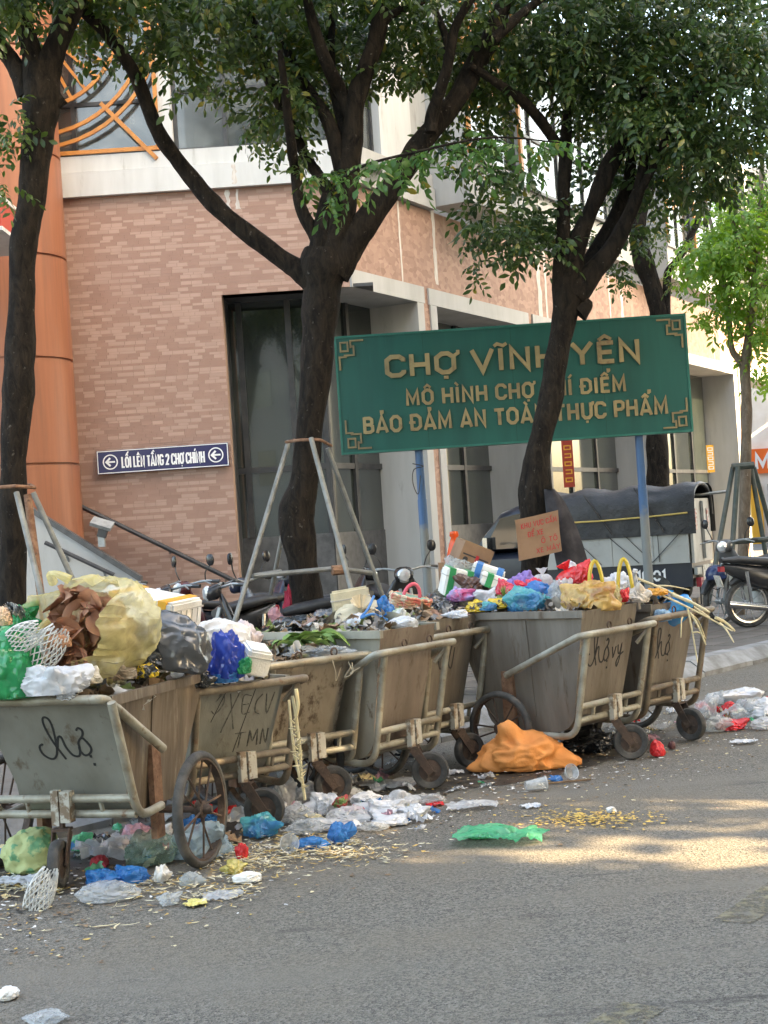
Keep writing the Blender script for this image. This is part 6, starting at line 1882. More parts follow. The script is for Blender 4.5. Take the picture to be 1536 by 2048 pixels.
# styrofoam box with orange tape
def foam_box(label, c, size, rot, tape=True, m=None, tcol=None):
    t = thing('foam_box', label, 'box', c)
    t.rotation_euler = rot
    x, y, z = size
    bm = bmesh.new()
    bmesh.ops.create_cube(bm, size=1)
    bmesh.ops.scale(bm, vec=Vector(size), verts=bm.verts)
    bmesh.ops.bevel(bm, geom=list(bm.edges), offset=0.012, segments=2, affect='EDGES')
    me = bpy.data.meshes.new('body'); bm.to_mesh(me); bm.free()
    me.materials.append(m or P_FOAM)
    obj('body', me, t)
    mb = MB().box((0, 0, z * 0.22), (x + 0.006, y + 0.006, 0.008))
    mb.build('lid_seam', mat('foam_shadow', (0.45, 0.43, 0.39), rough=0.8), t, smooth=0)  # darker foam colour along the lid seam
    if tape:
        for xx in (-x * 0.30, x * 0.36):
            MB().box((xx, 0, 0), (0.05, y + 0.008, z + 0.008)).build('tape', tcol or P_TAPE, t, smooth=0)
        for k in range(5):
            MB().box((x / 2 + 0.002, -y * 0.36 + k * y * 0.18, -z * 0.05), (0.008, y * 0.08, z * 0.5)).build('ridge', m or P_FOAM, t, smooth=0)
    return t
foam_box('white foam box with orange tape behind the yellow bag', W(300, 1216, 7.75), (0.46, 0.28, 0.15), (0.05, 0.20, -0.45))
# -------- on the second and third carts
put('sack', 'white printed sack on the low second cart', 'sack', 'pillow', 440, 1270, 7.95, 130, 70, P_PAPER, 14, 0.14)
put('plastic_bag', 'pale pink crumpled bag behind the deep blue bag', 'bag', 'crumple', 500, 1270, 8.1, 56, 66, plastic('film_blush', (0.70, 0.60, 0.60), 0.4, 0.2), 15, 0.08)
put('plastic_bag', 'deep blue shiny bag hanging over the second cart', 'bag', 'crumple', 455, 1308, 7.66, 92, 104, P_NAVY, 16, 0.09)
put('plastic_bag', 'light blue tail of film below the deep blue bag', 'bag', 'crumple', 452, 1348, 7.62, 56, 36, P_BLU, 17, 0.04)
put('plastic_bag', 'small green film ball beside the deep blue bag', 'bag', 'crumple', 489, 1330, 7.62, 34, 36, P_GREEN, 18, 0.05)
foam_box('white foam tray tilted on the second cart', W(510, 1318, 7.72), (0.13, 0.16, 0.14), (0.3, 0.25, 0.4), tape=False)
put('plastic_bag', 'black bag at the inner edge of the second cart', 'bag', 'crumple', 400, 1352, 7.55, 70, 50, P_BLK, 19, 0.08)
put('plastic_bag', 'clear film under the green vegetables on the third cart', 'bag', 'crumple', 640, 1303, 8.45, 150, 30, P_CLR, 20, 0.12)
vg = thing('vegetable_waste', 'limp green vegetable leaves on the third cart', 'food waste', W(620, 1288, 8.55))
for i in range(34):
    r = random.Random(100 + i)
    o = curled(r.uniform(0.08, 0.16), r.uniform(0.012, 0.035), r.uniform(0.2, 1.0), r).build('leaf', P_VEG, vg, smooth=60, loc=(r.uniform(-0.17, 0.17), r.uniform(-0.1, 0.1), r.uniform(-0.03, 0.045)), rot=(r.uniform(-0.7, 0.7), r.uniform(-0.5, 0.5), r.uniform(-0.7, 0.7)))
# -------- on the fourth cart
foam_box('yellowed square foam board standing on the fourth cart', W(703, 1212, 9.25), (0.24, 0.03, 0.22), (0.15, -0.10, 0.15), tape=False, m=P_FOAMY)
put('sack', 'beige sack open towards the front on the fourth cart', 'sack', 'tied', 720, 1232, 9.0, 100, 74, P_BEIGE, 21, 0.14, tilt=(0.5, 0.3))
put('plastic_bag', 'white tied bag in the mouth of the beige sack', 'bag', 'pillow', 722, 1246, 8.86, 66, 44, P_WHT, 22, 0.08)
mb = MB().tube(smooth_line([W(748, 1192, 8.86), W(736, 1218, 8.8), W(722, 1236, 8.78), W(745, 1228, 8.79), W(775, 1240, 8.84)], 5), 0.008, 6)
tag(mb.build('cord', mat('blue_cord', (0.05, 0.20, 0.48), rough=0.5)), 'blue cord looped over the beige sack', 'cord')
put('plastic_bag', 'blue film bag between the beige sack and the basket', 'bag', 'crumple', 772, 1212, 9.2, 66, 46, P_BLU, 23, 0.09)
put('plastic_bag', 'white and green food wrap beside the basket', 'bag', 'crumple', 792, 1232, 9.0, 60, 34, plastic('film_pale_green', (0.52, 0.58, 0.36), 0.3, 0.2, c2=(0.72, 0.72, 0.68), s2=9), 24, 0.08)
put('plastic_bag', 'low spread of black bags on the fourth cart', 'bag', 'crumple', 612, 1248, 9.4, 190, 52, P_BLK, 25, 0.16)
put('plastic_bag', 'black bag with a white patch left of the foam board', 'bag', 'crumple', 655, 1240, 9.25, 76, 46, P_GRYBLK, 26, 0.10)
put('plastic_bag', 'white film spike on the corner of the fourth cart', 'bag', 'crumple', 805, 1244, 8.75, 66, 26, P_WHT, 27, 0.06)
bs = thing('basket', 'woven shopping basket with green lining and pink handle', 'basket', W(818, 1212, 9.55))
bs.rotation_euler = (0.15, 0.25, 0.3)
M_WOVEN = mat('woven_strap', (0.52, 0.30, 0.16), (0.55, 0.13, 0.10), 22, 0.46, 0.52, rough=0.6, c3=(0.62, 0.55, 0.42), s3=18, lo3=0.55, hi3=0.58)
for k in range(9):
    z = -0.085 + k * 0.018
    a_, b2_ = 0.105 + 0.004 * k, 0.075 + 0.003 * k
    MB().tube([(a_ * math.cos(q * 0.2618), b2_ * math.sin(q * 0.2618), z + 0.004 * (-1) ** q) for q in range(24)], 0.0105, 6, closed=True).build('woven_strand', M_WOVEN, bs)
MB().lathe([(0.0, 0.055), (0.9, 0.055), (1.0, 0.04), (0.98, -0.02)], 24).build('lining', plastic('lining_green', (0.20, 0.48, 0.34), 0.4, 0.2, c2=(0.35, 0.62, 0.5), s2=10), bs, scale=(0.128, 0.095, 1.2))
MB().tube([(0.0 + 0.055 * math.cos(a), -0.01, 0.05 + 0.095 * math.sin(a)) for a in [math.pi * q / 12 for q in range(13)]], 0.012, 8).build('handle', mat('pink_handle', (0.66, 0.10, 0.14), rough=0.4), bs)
# -------- fifth to seventh carts
put('plastic_bag', 'black bag between the basket and the coloured bags', 'bag', 'crumple', 885, 1212, 9.9, 110, 56, P_BLK, 28, 0.14)
put('plastic_bag', 'white thin bag on the rim of the fifth cart', 'bag', 'crumple', 908, 1228, 9.35, 56, 18, P_WHT, 29, 0.06)
put('plastic_bag', 'white bag behind the red bags on the tall brown cart', 'bag', 'crumple', 975, 1190, 9.95, 60, 36, P_WHT, 30, 0.08)
put('plastic_bag', 'purple bag on the left of the coloured heap', 'bag', 'crumple', 1042, 1160, 9.95, 66, 40, P_PUR, 31, 0.09)
put('plastic_bag', 'lilac and pink striped bag at the left end of the heap', 'bag', 'crumple', 922, 1187, 9.95, 60, 32, plastic('film_lilac', (0.42, 0.34, 0.62), 0.35, 0.3, c2=(0.66, 0.10, 0.26), s2=10), 32, 0.07)
put('plastic_bag', 'red bag below the purple bag on the coloured heap', 'bag', 'tied', 1033, 1183, 9.72, 52, 44, P_RED2, 33, 0.08, tilt=(0.3, 0.4))
put('plastic_bag', 'small red bag at the left of the purple bag', 'bag', 'crumple', 1008, 1172, 9.8, 36, 34, P_RED2, 34, 0.06)
put('plastic_bag', 'red bag touching the white peak beside the purple bag', 'bag', 'crumple', 1068, 1172, 9.75, 44, 36, P_RED2, 35, 0.07)
put('plastic_bag', 'white pointed bag standing right of the purple bag', 'bag', 'tied', 1085, 1158, 9.8, 42, 46, P_WHT2, 36, 0.06)
put('plastic_bag', 'bright red tied bag at the top of the coloured heap', 'bag', 'tied', 1137, 1150, 9.75, 62, 54, P_RED, 37, 0.09, tilt=(0, -0.4))
put('plastic_bag', 'bright red folded bag beside the yellow handle', 'bag', 'crumple', 1163, 1142, 9.7, 46, 48, P_RED, 38, 0.08)
put('plastic_bag', 'white scrap of film on top of the red bags', 'bag', 'crumple', 1138, 1131, 9.85, 30, 20, P_WHT, 39, 0.05)
put('wrapper', 'yellow and black wrapper at the left rim of the tall brown cart', 'wrapper', 'crumple', 955, 1211, 9.55, 56, 26, P_YB, 40, 0.07)
put('wrapper', 'yellow and black wrapper below the red bags on the tall brown cart', 'wrapper', 'crumple', 1005, 1206, 9.5, 60, 22, P_YB, 41, 0.07)
put('plastic_bag', 'small clear blue bag between the two yellow wrappers', 'bag', 'crumple', 977, 1212, 9.45, 40, 20, P_AQUA, 42, 0.05)
pn = thing('pineapple_top', 'spiky green pineapple crown below the red bags', 'food waste', W(1008, 1192, 9.55))
for k in range(16):
    a = k * 2.4; u = k / 16
    MB().add([(0.008, 0, 0), (-0.008, 0, 0), (0.0, 0.004, 0.075)], [(0, 1, 2)]).build('leaf', P_VEG, pn, rot=(0.9 * (1 - u) + 0.1, 0, a), smooth=0)
put('plastic_bag', 'blue and green shiny bag at the rim of the tall brown cart', 'bag', 'crumple', 1058, 1196, 9.42, 110, 54, P_AQUA, 43, 0.11)
put('plastic_bag', 'blue bag behind the blue and green bag', 'bag', 'crumple', 1072, 1180, 9.58, 70, 40, P_BLU, 44, 0.08)
put('plastic_bag', 'clear crinkled bag in the middle of the coloured heap', 'bag', 'crumple', 1115, 1182, 9.5, 70, 56, P_CLR, 45, 0.09)
put('plastic_bag', 'amber bag of scraps at the rim of the tall brown cart', 'bag', 'crumple', 1180, 1193, 9.32, 120, 66, P_ORG, 46, 0.13)
put('plastic_bag', 'pale yellow bag right of the amber bag', 'bag', 'crumple', 1215, 1188, 9.45, 70, 56, plastic('film_pale_yellow', (0.66, 0.60, 0.30), 0.28, 0.3, 0.2), 47, 0.09)
put('plastic_bag', 'white bag behind the pale yellow bag', 'bag', 'crumple', 1232, 1165, 9.75, 60, 44, P_WHT, 48, 0.08)
put('plastic_bag', 'small red bag at the right of the pale yellow bag', 'bag', 'crumple', 1246, 1190, 9.42, 28, 30, P_RED, 49, 0.05)
put('plastic_bag', 'cream crumpled wrapping right of the clear bottle', 'bag', 'crumple', 1278, 1185, 9.6, 50, 44, plastic('film_cream', (0.66, 0.58, 0.48), 0.35, 0.2), 50, 0.07)
put('plastic_bag', 'orange film strip near the straw on the right cart', 'bag', 'crumple', 1313, 1183, 9.85, 50, 16, plastic('film_orange', (0.75, 0.36, 0.04), 0.35, 0.3), 51, 0.05)
M_YELH = plastic('film_yellow_strap', (0.70, 0.52, 0.06), 0.3, 0.3, 0.0, bump=0.1)
for k, (x, y, h, lab) in enumerate(((1188, 1150, 56, 'yellow bag handle loop beside the red bags'), (1246, 1148, 60, 'tall yellow bag handle loop above the white bag'))):
    c = W(x, y + h / 2, 9.6); s = 9.6 / F
    pts = [c + Vector(((-0.5 + q / 10) * 20 * s + 0.03 * (q / 10), 0.0, h * s * math.sin(math.pi * q / 10) ** 0.6)) for q in range(11)]
    mb = MB().tube(pts, 0.0125, 8)
    tag(mb.build('bag_handle', M_YELH), lab, 'bag')
bt = thing('bottle', 'clear plastic bottle on top of the coloured heap', 'bottle', W(1263, 1172, 9.7))
bt.rotation_euler = (0.3, 0.25, 0)
MB().lathe([(0.0, -0.09), (0.034, -0.09), (0.038, -0.08), (0.036, -0.02), (0.038, 0.03), (0.03, 0.06), (0.014, 0.085), (0.014, 0.10)], 18).build('body', P_CLR, bt, smooth=60)
MB().lathe([(0.0, 0.115), (0.016, 0.115), (0.017, 0.098), (0.0, 0.098)], 14).build('cap', P_WHT, bt)
put('plastic_bag', 'pleated bright blue bag on the last cart at the right', 'bag', 'tied', 1342, 1218, 10.0, 86, 64, plastic('film_azure', (0.03, 0.30, 0.66), 0.3, 0.25), 52, 0.12, tilt=(-0.6, -0.5))
put('plastic_bag', 'pale blue flap under the pleated blue bag', 'bag', 'crumple', 1325, 1230, 9.75, 44, 26, plastic('film_sky', (0.30, 0.50, 0.70), 0.3, 0.3), 53, 0.05)
# straw stalks on the last cart and hanging from the second
ss = thing('straw_bundle', 'dry straw stalks sticking out over the last cart', 'straw')
rg = random.Random(44)
for (x0, y0, x1, y1, d, r) in ((1270, 1155, 1420, 1235, 10.0, 3), (1290, 1165, 1390, 1210, 10.1, 2.5), (1300, 1180, 1465, 1262, 9.85, 2.5), (1345, 1190, 1420, 1225, 9.9, 4), (1375, 1215, 1395, 1325, 9.75, 2.2),
                               (1385, 1230, 1410, 1275, 9.75, 2.2), (1380, 1225, 1412, 1290, 9.7, 2.4), (1385, 1265, 1412, 1277, 9.7, 1.8), (1365, 1235, 1362, 1275, 9.7, 1.8), (1430, 1235, 1470, 1262, 9.9, 4), (1440, 1245, 1468, 1285, 9.9, 2.5), (1300, 1172, 1380, 1180, 10.2, 2)):
    a, b = W(x0, y0, d), W(x1, y1, d + rg.uniform(-0.1, 0.1))
    mid = (a + b) / 2 + Vector((0, 0, 0.02 + rg.uniform(-0.01, 0.02)))
    MB().tube(smooth_line([a, mid, b], 4), [r * d / F * 0.9] * 4 + [r * d / F * 0.7] * 4 + [r * d / F * 0.4], 6).build('stalk', P_STRAW, ss)
st2 = thing('straw_stalk', 'dry flowering stalk hanging from the second cart to the ground', 'straw')
P0 = [(585, 1392), (594, 1445), (600, 1500), (603, 1550), (610, 1600)]
L_ = [W(x, y, 7.62) for x, y in P0]
MB().tube(smooth_line(L_, 4), 0.008, 6).build('stalk', P_STRAW, st2)
MB().tube(smooth_line([W(x, y, 7.6) for x, y in ((592, 1378), (596, 1410), (592, 1432))], 4), 0.010, 6).build('stalk', P_STRAW, st2)
MB().tube(smooth_line([W(x, y, 7.66) for x, y in ((578, 1400), (583, 1460), (590, 1510), (600, 1560))], 4), 0.007, 6).build('stalk', P_STRAW, st2)
for k in range(22):
    y = 1440 + k * 6.5
    x = 588 + (y - 1440) * 0.12
    a = W(x, y, 7.6); b = W(x + rg.choice((-1, 1)) * rg.uniform(8, 15), y + rg.uniform(-14, 2), 7.6 + rg.uniform(-0.04, 0.04))
    MB().tube([a, b], [0.0055, 0.002], 5).build('blade', P_STRAW, st2)
tw = thing('wire_loops', 'thin pale cords tangled on the handle of the third cart', 'cord')
for k in range(3):
    x = 672 + k * 19
    MB().tube(smooth_line([W(x + rg.uniform(-8, 8), 1322 + rg.uniform(-4, 4), 8.18), W(x + rg.uniform(-14, 14), 1345, 8.16), W(x + rg.uniform(-12, 12), 1362 - 8 * (k % 3), 8.17), W(x + 10, 1335, 8.16)], 4), 0.0018, 5).build('cord', P_BEIGE, tw)

# -------- stacked boxes and rubbish on the pavement behind the carts
def carton(label, c, size, rot):
    t = thing('carton', label, 'box', c)
    t.rotation_euler = rot
    MB().box((0, 0, 0), size).build('body', M_CARD, t, smooth=0)
    x, y, z = size
    MB().box((0, 0, z / 2 + 0.003), (x * 1.02, 0.06, 0.004)).build('tape', mat('brown_tape', (0.30, 0.19, 0.09), rough=0.3), t, smooth=0)
    MB().box((0, -y / 2 - 0.001, 0), (x * 0.86, 0.003, 0.012)).build('print', M_MARK, t, smooth=0)
    for k in (-0.3, 0.3):
        MB().lathe([(0.0, 0.0), (0.022, 0.0), (0.022, 0.003), (0, 0.003)], 12, 'Y', (x * k, -y / 2 - 0.003, -z * 0.2)).build('print', M_MARK, t)
    MB().box((x * 0.05, -y / 2 - 0.002, -z * 0.1), (x * 0.1, 0.003, z * 0.4)).build('red_print', M_REDINK, t, smooth=0)
carton('brown cardboard box tilted on the rubbish heap left of the leaning tree', W(942, 1112, 12.2), (0.27, 0.22, 0.20), (0.15, 0.42, 0.35))
foam_box('white foam box with blue stripe on the rubbish heap', W(975, 1148, 12.0), (0.26, 0.16, 0.13), (0.1, 0.38, -0.1), tcol=mat('blue_tape', (0.05, 0.2, 0.5), rough=0.4))
foam_box('white foam box with green tape at the left of the rubbish heap', W(912, 1165, 11.9), (0.22, 0.2, 0.22), (0.1, 0.25, 0.2), tcol=mat('green_tape', (0.03, 0.28, 0.10), rough=0.4))
foam_box('white foam box with green edge behind the blue striped one', W(1002, 1168, 11.8), (0.34, 0.2, 0.10), (0.05, 0.4, 0.0), tcol=mat('green_tape', (0.03, 0.28, 0.10), rough=0.4))
put('plastic_bag', 'clear bag of bottles under the cardboard box', 'bag', 'crumple', 925, 1138, 12.1, 90, 60, P_CLR2, 54, 0.18)
put('plastic_bag', 'dark bottle bag at the left of the rubbish heap', 'bag', 'crumple', 935, 1165, 11.8, 60, 40, plastic('film_brown', (0.12, 0.06, 0.05), 0.25, 0.2), 55, 0.12)
put('plastic_bag', 'brown refuse heap under the foam boxes', 'refuse', 'crumple', 960, 1225, 12.2, 260, 170, M_FILL, 56, 0.4)
cn = thing('orange_cone', 'glowing orange net cone behind the rubbish heap', 'cone', W(910, 1098, 12.9))
MB().lathe([(0.10, -0.11), (0.085, -0.10), (0.05, 0.04), (0.028, 0.10), (0.04, 0.115), (0.035, 0.15), (0.0, 0.155)], 16).build('body', plastic('cone_orange', (0.85, 0.13, 0.03), 0.35, 0.4), cn, smooth=60)
MB().box((0, 0, -0.35), (0.3, 0.3, 0.48)).build('base', M_CARD, cn, smooth=0)
put('plastic_bag', 'red cloth bundle right of the dark trunk', 'cloth', 'crumple', 576, 1198, 14.3, 26, 60, mat('red_cloth', (0.42, 0.03, 0.06), rough=0.9), 57, 0.06)
put('plastic_bag', 'pink bag at the foot of the propped tree', 'bag', 'crumple', 553, 1228, 13.6, 34, 30, P_PINK, 58, 0.07)

# -------- lying on the road
sk = put('sack', 'crumpled orange woven sack lying in front of the tall brown cart', 'sack', 'sack', 1052, 1546, 'g', 235, 106, P_OSACK, 59, 0.20, smooth=180)
def gp(label, kind, x, y, w, h, m, seed, dep, name='plastic_bag', cat='bag', rz=0.0, z=0.0):
    return put(name, label, cat, kind, x, y, 'g', w, h, m, seed, dep, rz, z=z)
gp('flattened bright green bag out on the road', 'flat', 1005, 1690, 200, 28, P_GREEN2, 64, 0.18)
gp('bright green ruffled end of film on the flattened green bag', 'crumple', 965, 1680, 70, 26, P_GREEN2, 61, 0.06)
gp('blue bag pair of lumps in front of the nearest cart', 'crumple', 205, 1776, 76, 34, P_BLU, 62, 0.07)
gp('blue crumpled bag right of the other blue lump by the nearest cart', 'crumple', 258, 1772, 80, 36, P_BLU, 63, 0.08)
gp('clear pillow of film lying in front of the blue lumps', 'pillow', 213, 1806, 136, 36, P_CLR, 64, 0.10)
gp('small clear film with yellow scrap in front of the nearest cart', 'crumple', 335, 1814, 56, 26, P_CLR, 65, 0.06)
gp('clear film near the wheel of the nearest cart', 'crumple', 385, 1776, 60, 28, P_CLR2, 66, 0.06)
gp('yellow sheet of paper in front of the nearest cart', 'flat', 388, 1815, 50, 8, mat('yellow_paper', (0.66, 0.58, 0.20), rough=0.8), 67, 0.06, 'paper_scrap', 'paper')
gp('torn white film beside the yellow paper sheet', 'flat', 440, 1800, 90, 10, P_WHT2, 68, 0.08)
gp('white foam slab lying on the asphalt right of the big wheel', 'pillow', 493, 1768, 62, 20, P_FOAM, 69, 0.05, 'foam_slab', 'foam')
gp('white foam scrap behind the clear film of the nearest cart', 'crumple', 325, 1768, 40, 34, P_FOAM, 70, 0.05, 'foam_slab', 'foam')
gp('yellow plastic wrap right below the big spoked wheel', 'crumple', 465, 1752, 60, 28, plastic('film_lemon', (0.66, 0.56, 0.18), 0.35, 0.3), 71, 0.07)
gp('red folded card standing beside the big spoked wheel', 'crumple', 484, 1722, 28, 34, P_RED, 72, 0.03, 'carton_scrap', 'carton')
gp('dark red folded box lying behind the small front wheel', 'crumple', 196, 1738, 40, 22, mat('dark_red_card', (0.36, 0.02, 0.03), rough=0.6), 73, 0.05, 'carton_scrap', 'carton')
gp('big clear green tinted bag under the nearest cart', 'crumple', 310, 1735, 130, 70, plastic('film_bottle_green', (0.16, 0.26, 0.20), 0.2, 0.25, 0.45), 74, 0.15)
gp('clear bag seen through the big spoked wheel', 'crumple', 400, 1722, 130, 78, plastic('film_ice', (0.38, 0.52, 0.60), 0.18, 0.3, 0.45), 75, 0.15)
gp('blue bag behind the big spoked wheel', 'crumple', 395, 1668, 90, 40, P_BLU, 76, 0.10)
gp('white film spread under the nearest cart', 'flat', 232, 1722, 190, 36, P_WHT2, 77, 0.20)
gp('pink and white bag under the nearest cart', 'crumple', 275, 1690, 80, 40, P_PINK, 78, 0.10)
gp('white carton flap under the nearest cart', 'crumple', 320, 1680, 50, 30, P_PAPER, 79, 0.08, 'carton_scrap', 'carton')
gp('green printed sack under the left end of the nearest cart', 'pillow', 60, 1752, 130, 90, mat('green_print_sack', (0.42, 0.46, 0.20), (0.12, 0.30, 0.14), 10, 0.5, 0.56, rough=0.7), 80, 0.12, 'sack', 'sack')
gp('small green film between the wheels of the nearest cart', 'crumple', 160, 1705, 50, 36, P_GREEN2, 81, 0.06)
gp('white ribbon scraps at the left edge of the road', 'flat', 30, 1775, 90, 16, P_WHT, 82, 0.10)
gp('blue and green film behind the second cart wheel', 'crumple', 525, 1680, 90, 50, P_AQUA, 83, 0.10)
gp('blue film tangle on the road beside the straw', 'crumple', 620, 1702, 84, 24, P_BLU, 84, 0.08)
gp('blue film lump at the right end of the straw', 'crumple', 685, 1690, 62, 42, P_BLU, 85, 0.08)
gp('clear film bubble behind the blue tangle', 'crumple', 610, 1672, 80, 30, P_CLR, 86, 0.08)
whites = [(620, 1612, 80, 44, 'milky film heap behind the hanging stalk'), (690, 1606, 90, 40, 'clear film heap beside the third cart caster'), (780, 1655, 80, 24, 'milky film at the front of the white litter'), (665, 1665, 90, 26, 'white film at the lower left of the white litter'), (590, 1585, 70, 50, 'clear film bag under the third cart'), (830, 1640, 70, 28, 'clear film right of the crumpled box'), (545, 1640, 60, 40, 'milky film behind the second cart wheel'), (600, 1650, 90, 40, 'milky film bag under the second cart caster'), (650, 1632, 90, 44, 'milky film bag left of the hanging stalk'), (700, 1652, 100, 36, 'milky film lump in the middle of the white litter'), (640, 1600, 90, 36, 'milky film lump behind the third cart caster'),
          (760, 1640, 110, 42, 'clear crumpled box in the white litter'), (805, 1622, 80, 40, 'white film ridge left of the red wrapper'), (850, 1612, 90, 24, 'white film strip around the red wrapper'), (735, 1615, 70, 30, 'white film behind the red vegetable scraps'),
          (570, 1615, 70, 60, 'clear bag hanging behind the second cart caster'), (745, 1666, 70, 16, 'white foam slab in front of the white litter'), (560, 1560, 60, 60, 'milky bag between the second and third carts')]
for i, (x, y, w_, h_, lab) in enumerate(whites):
    gp(lab, 'crumple', x, y, w_, h_, (P_WHT2, P_CLR, P_WHT)[i % 3], 187 + i, 0.5 * w_ * 7.8 / F * 0.9)
gp('flat red wrapper at the right end of the white litter', 'flat', 868, 1614, 42, 8, P_RED, 100, 0.05, 'wrapper', 'wrapper')
gp('red wrapper in the middle of the white litter', 'flat', 708, 1625, 44, 12, P_RED2, 101, 0.04, 'wrapper', 'wrapper', z=0.05)
gp('red and green vegetable scraps in the white litter', 'crumple', 680, 1618, 34, 24, mat('chilli_scrap', (0.36, 0.04, 0.04), (0.12, 0.20, 0.05), 20, 0.5, 0.53, rough=0.5), 102, 0.04, 'vegetable_scrap', 'food waste', z=0.05)
gp('thin white film on the road left of the green bag', 'flat', 945, 1622, 110, 14, P_WHT2, 103, 0.12)
gp('white scrap of film right of the clear cup', 'flat', 1062, 1618, 44, 8, P_WHT, 104, 0.05)
gp('white paper twist on the sunlit road', 'crumple', 1225, 1628, 24, 12, P_PAPER, 105, 0.03, 'paper_scrap', 'paper')
gp('grey film sheet under the fourth cart', 'flat', 775, 1580, 130, 12, P_WHT2, 106, 0.16)
gp('white film between the carts casters', 'flat', 905, 1553, 50, 12, P_WHT, 107, 0.07)
gp('blue and clear broken syringe of plastic beside the twig', 'crumple', 1112, 1566, 30, 14, P_BLU, 108, 0.03)
gp('bright red paper cup lying beside the right cart caster', 'pillow', 1318, 1515, 32, 34, P_RED, 109, 0.05, 'paper_cup', 'cup')
gp('dark round fruit next to the red paper cup', 'pillow', 1345, 1500, 16, 16, mat('dark_fruit', (0.10, 0.03, 0.03), rough=0.4), 110, 0.025, 'fruit', 'fruit')
gp('black bag under the tall brown cart', 'crumple', 1190, 1508, 150, 50, P_BLK, 111, 0.18)
gp('black bag between the tall brown cart and the orange sack', 'crumple', 1090, 1520, 90, 40, P_BLK, 112, 0.12)
rights = [(1415, 1440, 60, 50, P_CLR, 'clear bag right beside the last cart caster'), (1412, 1425, 40, 20, P_RED2, 'crimson bag on the clear bag beside the last cart'), (1412, 1440, 30, 26, P_WHT2, 'white cup shaped film beside the last cart caster'), (1440, 1465, 60, 30, P_CLR2, 'clear bag low at the left of the right litter'),
          (1470, 1462, 70, 22, P_RED, 'bright red bag at the front of the right litter'), (1462, 1428, 30, 24, P_RED, 'small red bag in the middle of the right litter'), (1500, 1440, 80, 44, P_CLR, 'clear bag in the middle of the right litter'), (1490, 1408, 90, 30, P_WHT, 'white film at the back of the right litter'),
          (1530, 1415, 60, 20, P_RED2, 'dark red strip at the right edge of the litter'), (1535, 1440, 80, 40, P_WHT, 'white bag at the right edge of the litter'), (1450, 1395, 70, 14, P_WHT2, 'thin pale film behind the right litter'), (1540, 1460, 70, 24, P_WHT2, 'milky film low at the right edge'), (1440, 1410, 40, 30, P_CLR, 'small clear bag behind the small red bag')]
for i, (x, y, w_, h_, m_, lab) in enumerate(rights):
    gp(lab, 'crumple', x, y, w_, h_, m_, 113 + i, 0.5 * w_ * 10.4 / F * 0.9)
gp('white flat strip on the road right of the litter', 'flat', 1490, 1490, 60, 8, P_WHT, 127, 0.06)
gp('white foam corner at the left edge of the road', 'pillow', 12, 2003, 46, 22, P_FOAM, 128, 0.05, 'foam_slab', 'foam')
gp('clear film at the bottom left corner of the road', 'crumple', 85, 2055, 100, 26, P_CLR, 129, 0.07)
def cup(label, x, y, r, h, rot, m, lid=False):
    p = G(x, y)
    t = thing('plastic_cup', label, 'cup', (p.x, p.y, r * 1.02))
    t.rotation_euler = rot
    MB().lathe([(0.0, 0.0), (r * 0.72, 0.0), (r * 0.74, 0.004), (r * 0.98, h), (r * 1.04, h), (r * 1.04, h + 0.004), (r * 0.95, h), (r * 0.70, 0.006)], 26).build('body', m, t, smooth=40)
    MB().lathe([(r * 1.05, h - 0.003), (r * 1.07, h), (r * 1.05, h + 0.006), (r * 0.99, h + 0.003)], 26, closed=True).build('rim', P_WHT2, t)
    return t
cup('clear plastic cup with its mouth towards the viewer beside the straw', 573, 1703, 0.044, 0.10, (1.45, 0, 0.25), P_CLR)
cup('clear plastic cup lying on its side in front of the orange sack', 1052, 1585, 0.036, 0.115, (1.5, 0, 1.75), P_CLR)
cup('clear plastic lid leaning beside the orange sack', 1138, 1562, 0.045, 0.03, (1.2, 0.3, 0.5), P_CLR)
foam_net('white foam fruit net standing on the road in front of the small wheel', G(82, 1822) + Vector((0, 0.02, 0.075)), 0.20, 0.055, (0.2, 0.5, 0.1), 3)
MB_t = MB().tube([G(1075, 1572) + Vector((0, 0, 0.01)), G(1182, 1563) + Vector((0, 0, 0.012))], 0.006, 6)
tag(MB_t.build('stick', P_BROWN), 'thin brown stick on the road beside the blue plastic', 'stick')

# -------- fine litter nobody could count: straw shreds, leaf bits, paper crumbs
rs_ = np.random.RandomState(4)
def scatter(name, label, n, m, region, L, Wd, seed, curl=0.3, stand=0.012, mats2=None):
    rng = random.Random(seed)
    mb = MB()
    for _ in range(n):
        x, y = region(rng)
        p = G(x, y)
        if p.y > 30 or p.y < 0: continue
        l = rng.uniform(*L); w_ = rng.uniform(*Wd)
        a = rng.uniform(0, math.pi * 2)
        u = Vector((math.cos(a), math.sin(a), 0)); v = Vector((-u.y, u.x, 0))
        h = rng.uniform(0.003, stand)
        b_ = rng.uniform(-0.5, 0.5) * l * 0.3
        up = Vector((0, 0, 1))
        pts = []
        for q in (-0.5, -0.15, 0.2, 0.5):
            c = p + u * (l * q) + v * (b_ * (1 - (2 * q) ** 2)) + up * (h + curl * l * (q * q) * rng.random())
            ww = w_ * (1.0 if abs(q) < 0.4 else 0.45) / 2
            tilt_ = up * (rng.uniform(-0.4, 0.4) * ww)
            pts.append((c - v * ww + tilt_, c + v * ww - tilt_))
        mb.add([q for pr in pts for q in pr], [(0, 2, 3, 1), (2, 4, 5, 3), (4, 6, 7, 5)], rng.randrange(len(m)) if isinstance(m, list) else 0)
    o = mb.build(name, m, smooth=60)
    return tag(o, label, 'litter', kind='stuff')
def along(rng, spread=70, off=0):
    x = rng.uniform(-20, 1560)
    y = 1795 - 0.235 * x + off + rng.gauss(0, 1) * spread * (0.45 + 0.55 * (1 - x / 1560))
    return x, y
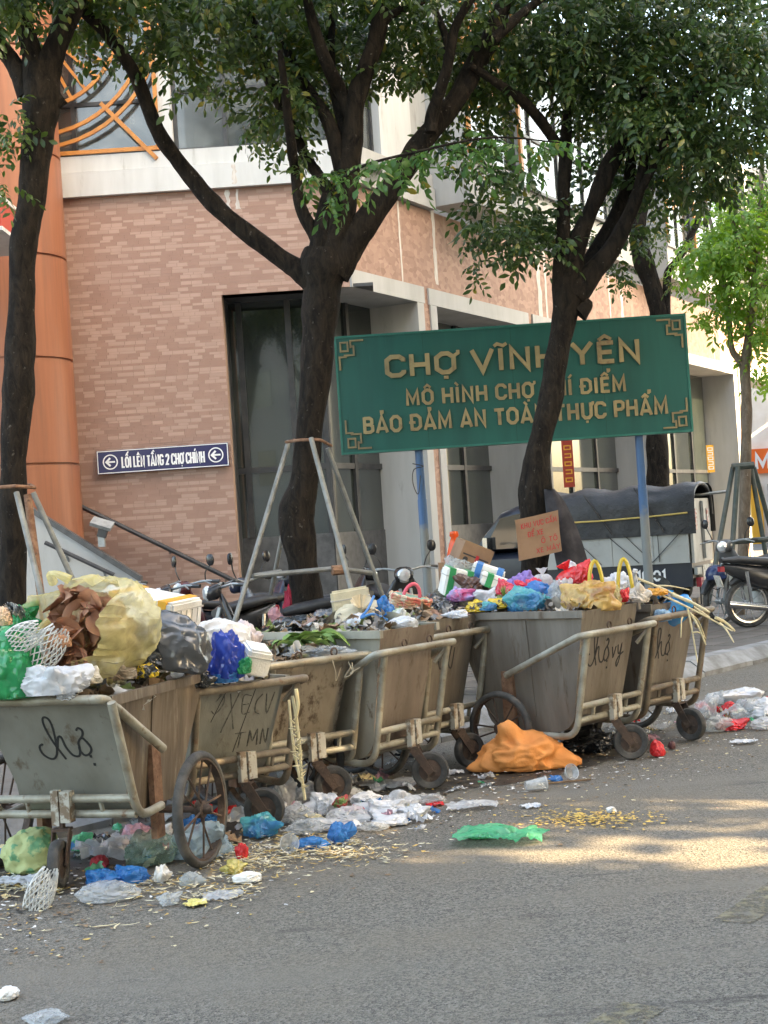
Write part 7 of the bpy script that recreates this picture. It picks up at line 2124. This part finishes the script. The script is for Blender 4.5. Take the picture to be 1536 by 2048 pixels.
def straw_area(rng):
    k = rng.random()
    if k < 0.40:
        return rng.gauss(640, 80), rng.gauss(1702, 15)
    if k < 0.62:
        return rng.gauss(500, 55), rng.gauss(1728, 18)
    if k < 0.80:
        return rng.uniform(250, 520), rng.gauss(1785, 16)
    return rng.uniform(0, 120), rng.gauss(1775, 14)
scatter('straw_scraps', 'pale shredded straw strewn on the road in front of the carts', 1500, [P_STRAW, mat('straw_pale', (0.68, 0.62, 0.45), rough=0.8), P_YLEAF], straw_area, (0.015, 0.075), (0.003, 0.009), 1, stand=0.03)
scatter('fallen_leaves', 'yellow and brown leaf bits scattered along the carts', 1300, [P_YLEAF, P_BROWN, P_STRAW, P_BROWN], lambda r: along(r, 75, 20), (0.008, 0.035), (0.006, 0.018), 2)
scatter('leaf_patch', 'heap of yellow leaf bits beside the flattened green bag', 420, [P_YLEAF, mat('ochre_leaf', (0.62, 0.42, 0.10), rough=0.7)], lambda r: (r.gauss(1180, 70), r.gauss(1640, 9)), (0.012, 0.04), (0.006, 0.016), 3, stand=0.02)
scatter('paper_crumbs', 'tiny white scraps of paper and film along the carts', 700, [P_PAPER, P_WHT, P_FOAM], lambda r: along(r, 60, 5), (0.006, 0.045), (0.004, 0.016), 4, stand=0.02)
scatter('long_shreds', 'long pale shreds lying on the road at the lower left', 34, [P_STRAW, P_BROWN, P_STRAW], lambda r: (abs(r.gauss(0, 200)), 1805 + abs(r.gauss(0, 45))), (0.02, 0.10), (0.003, 0.008), 5, stand=0.008)
scatter('dark_dirt', 'dark bits of rotten leaves under the carts', 1500, [P_BROWN, mat('black_dirt', (0.03, 0.026, 0.022), rough=0.9)], lambda r: along(r, 55, -35), (0.008, 0.04), (0.005, 0.018), 6)

# film and wrapper scraps too many to count, thick along the row of carts
rr = random.Random(21)
FM = [P_WHT2, P_CLR, P_WHT, P_CLR2, P_WHT2, P_PAPER, P_BLU, P_RED, P_BROWN, P_STRAW, P_GREEN2, P_PINK, P_BLK]
mb = MB()
for k in range(330):
    if k < 250:
        x = rr.uniform(-20, 1560)
        y = 1752 - 0.222 * x + rr.gauss(0, 1) * 30 * (1 - 0.45 * x / 1560)
    elif k < 290:
        x, y = rr.gauss(720, 90), rr.gauss(1632, 16)
    else:
        x, y = rr.gauss(1490, 50), rr.gauss(1430, 18)
    p = G(x, y)
    s = rr.choice((0.02, 0.03, 0.03, 0.045, 0.06))
    crumb(mb, rr, p + Vector((0, 0, s * 0.45 + 0.004)), s, rr.choice((0, 0, 1, 2, 2, 3, 4, 5, 5, 6, 7, 8, 9, 9, 10, 11, 12)), 5, flat=0.45)
tag(mb.build('film_litter', FM, smooth=50), 'small scraps of film, paper and wrappers strewn under the carts', 'litter', kind='stuff')
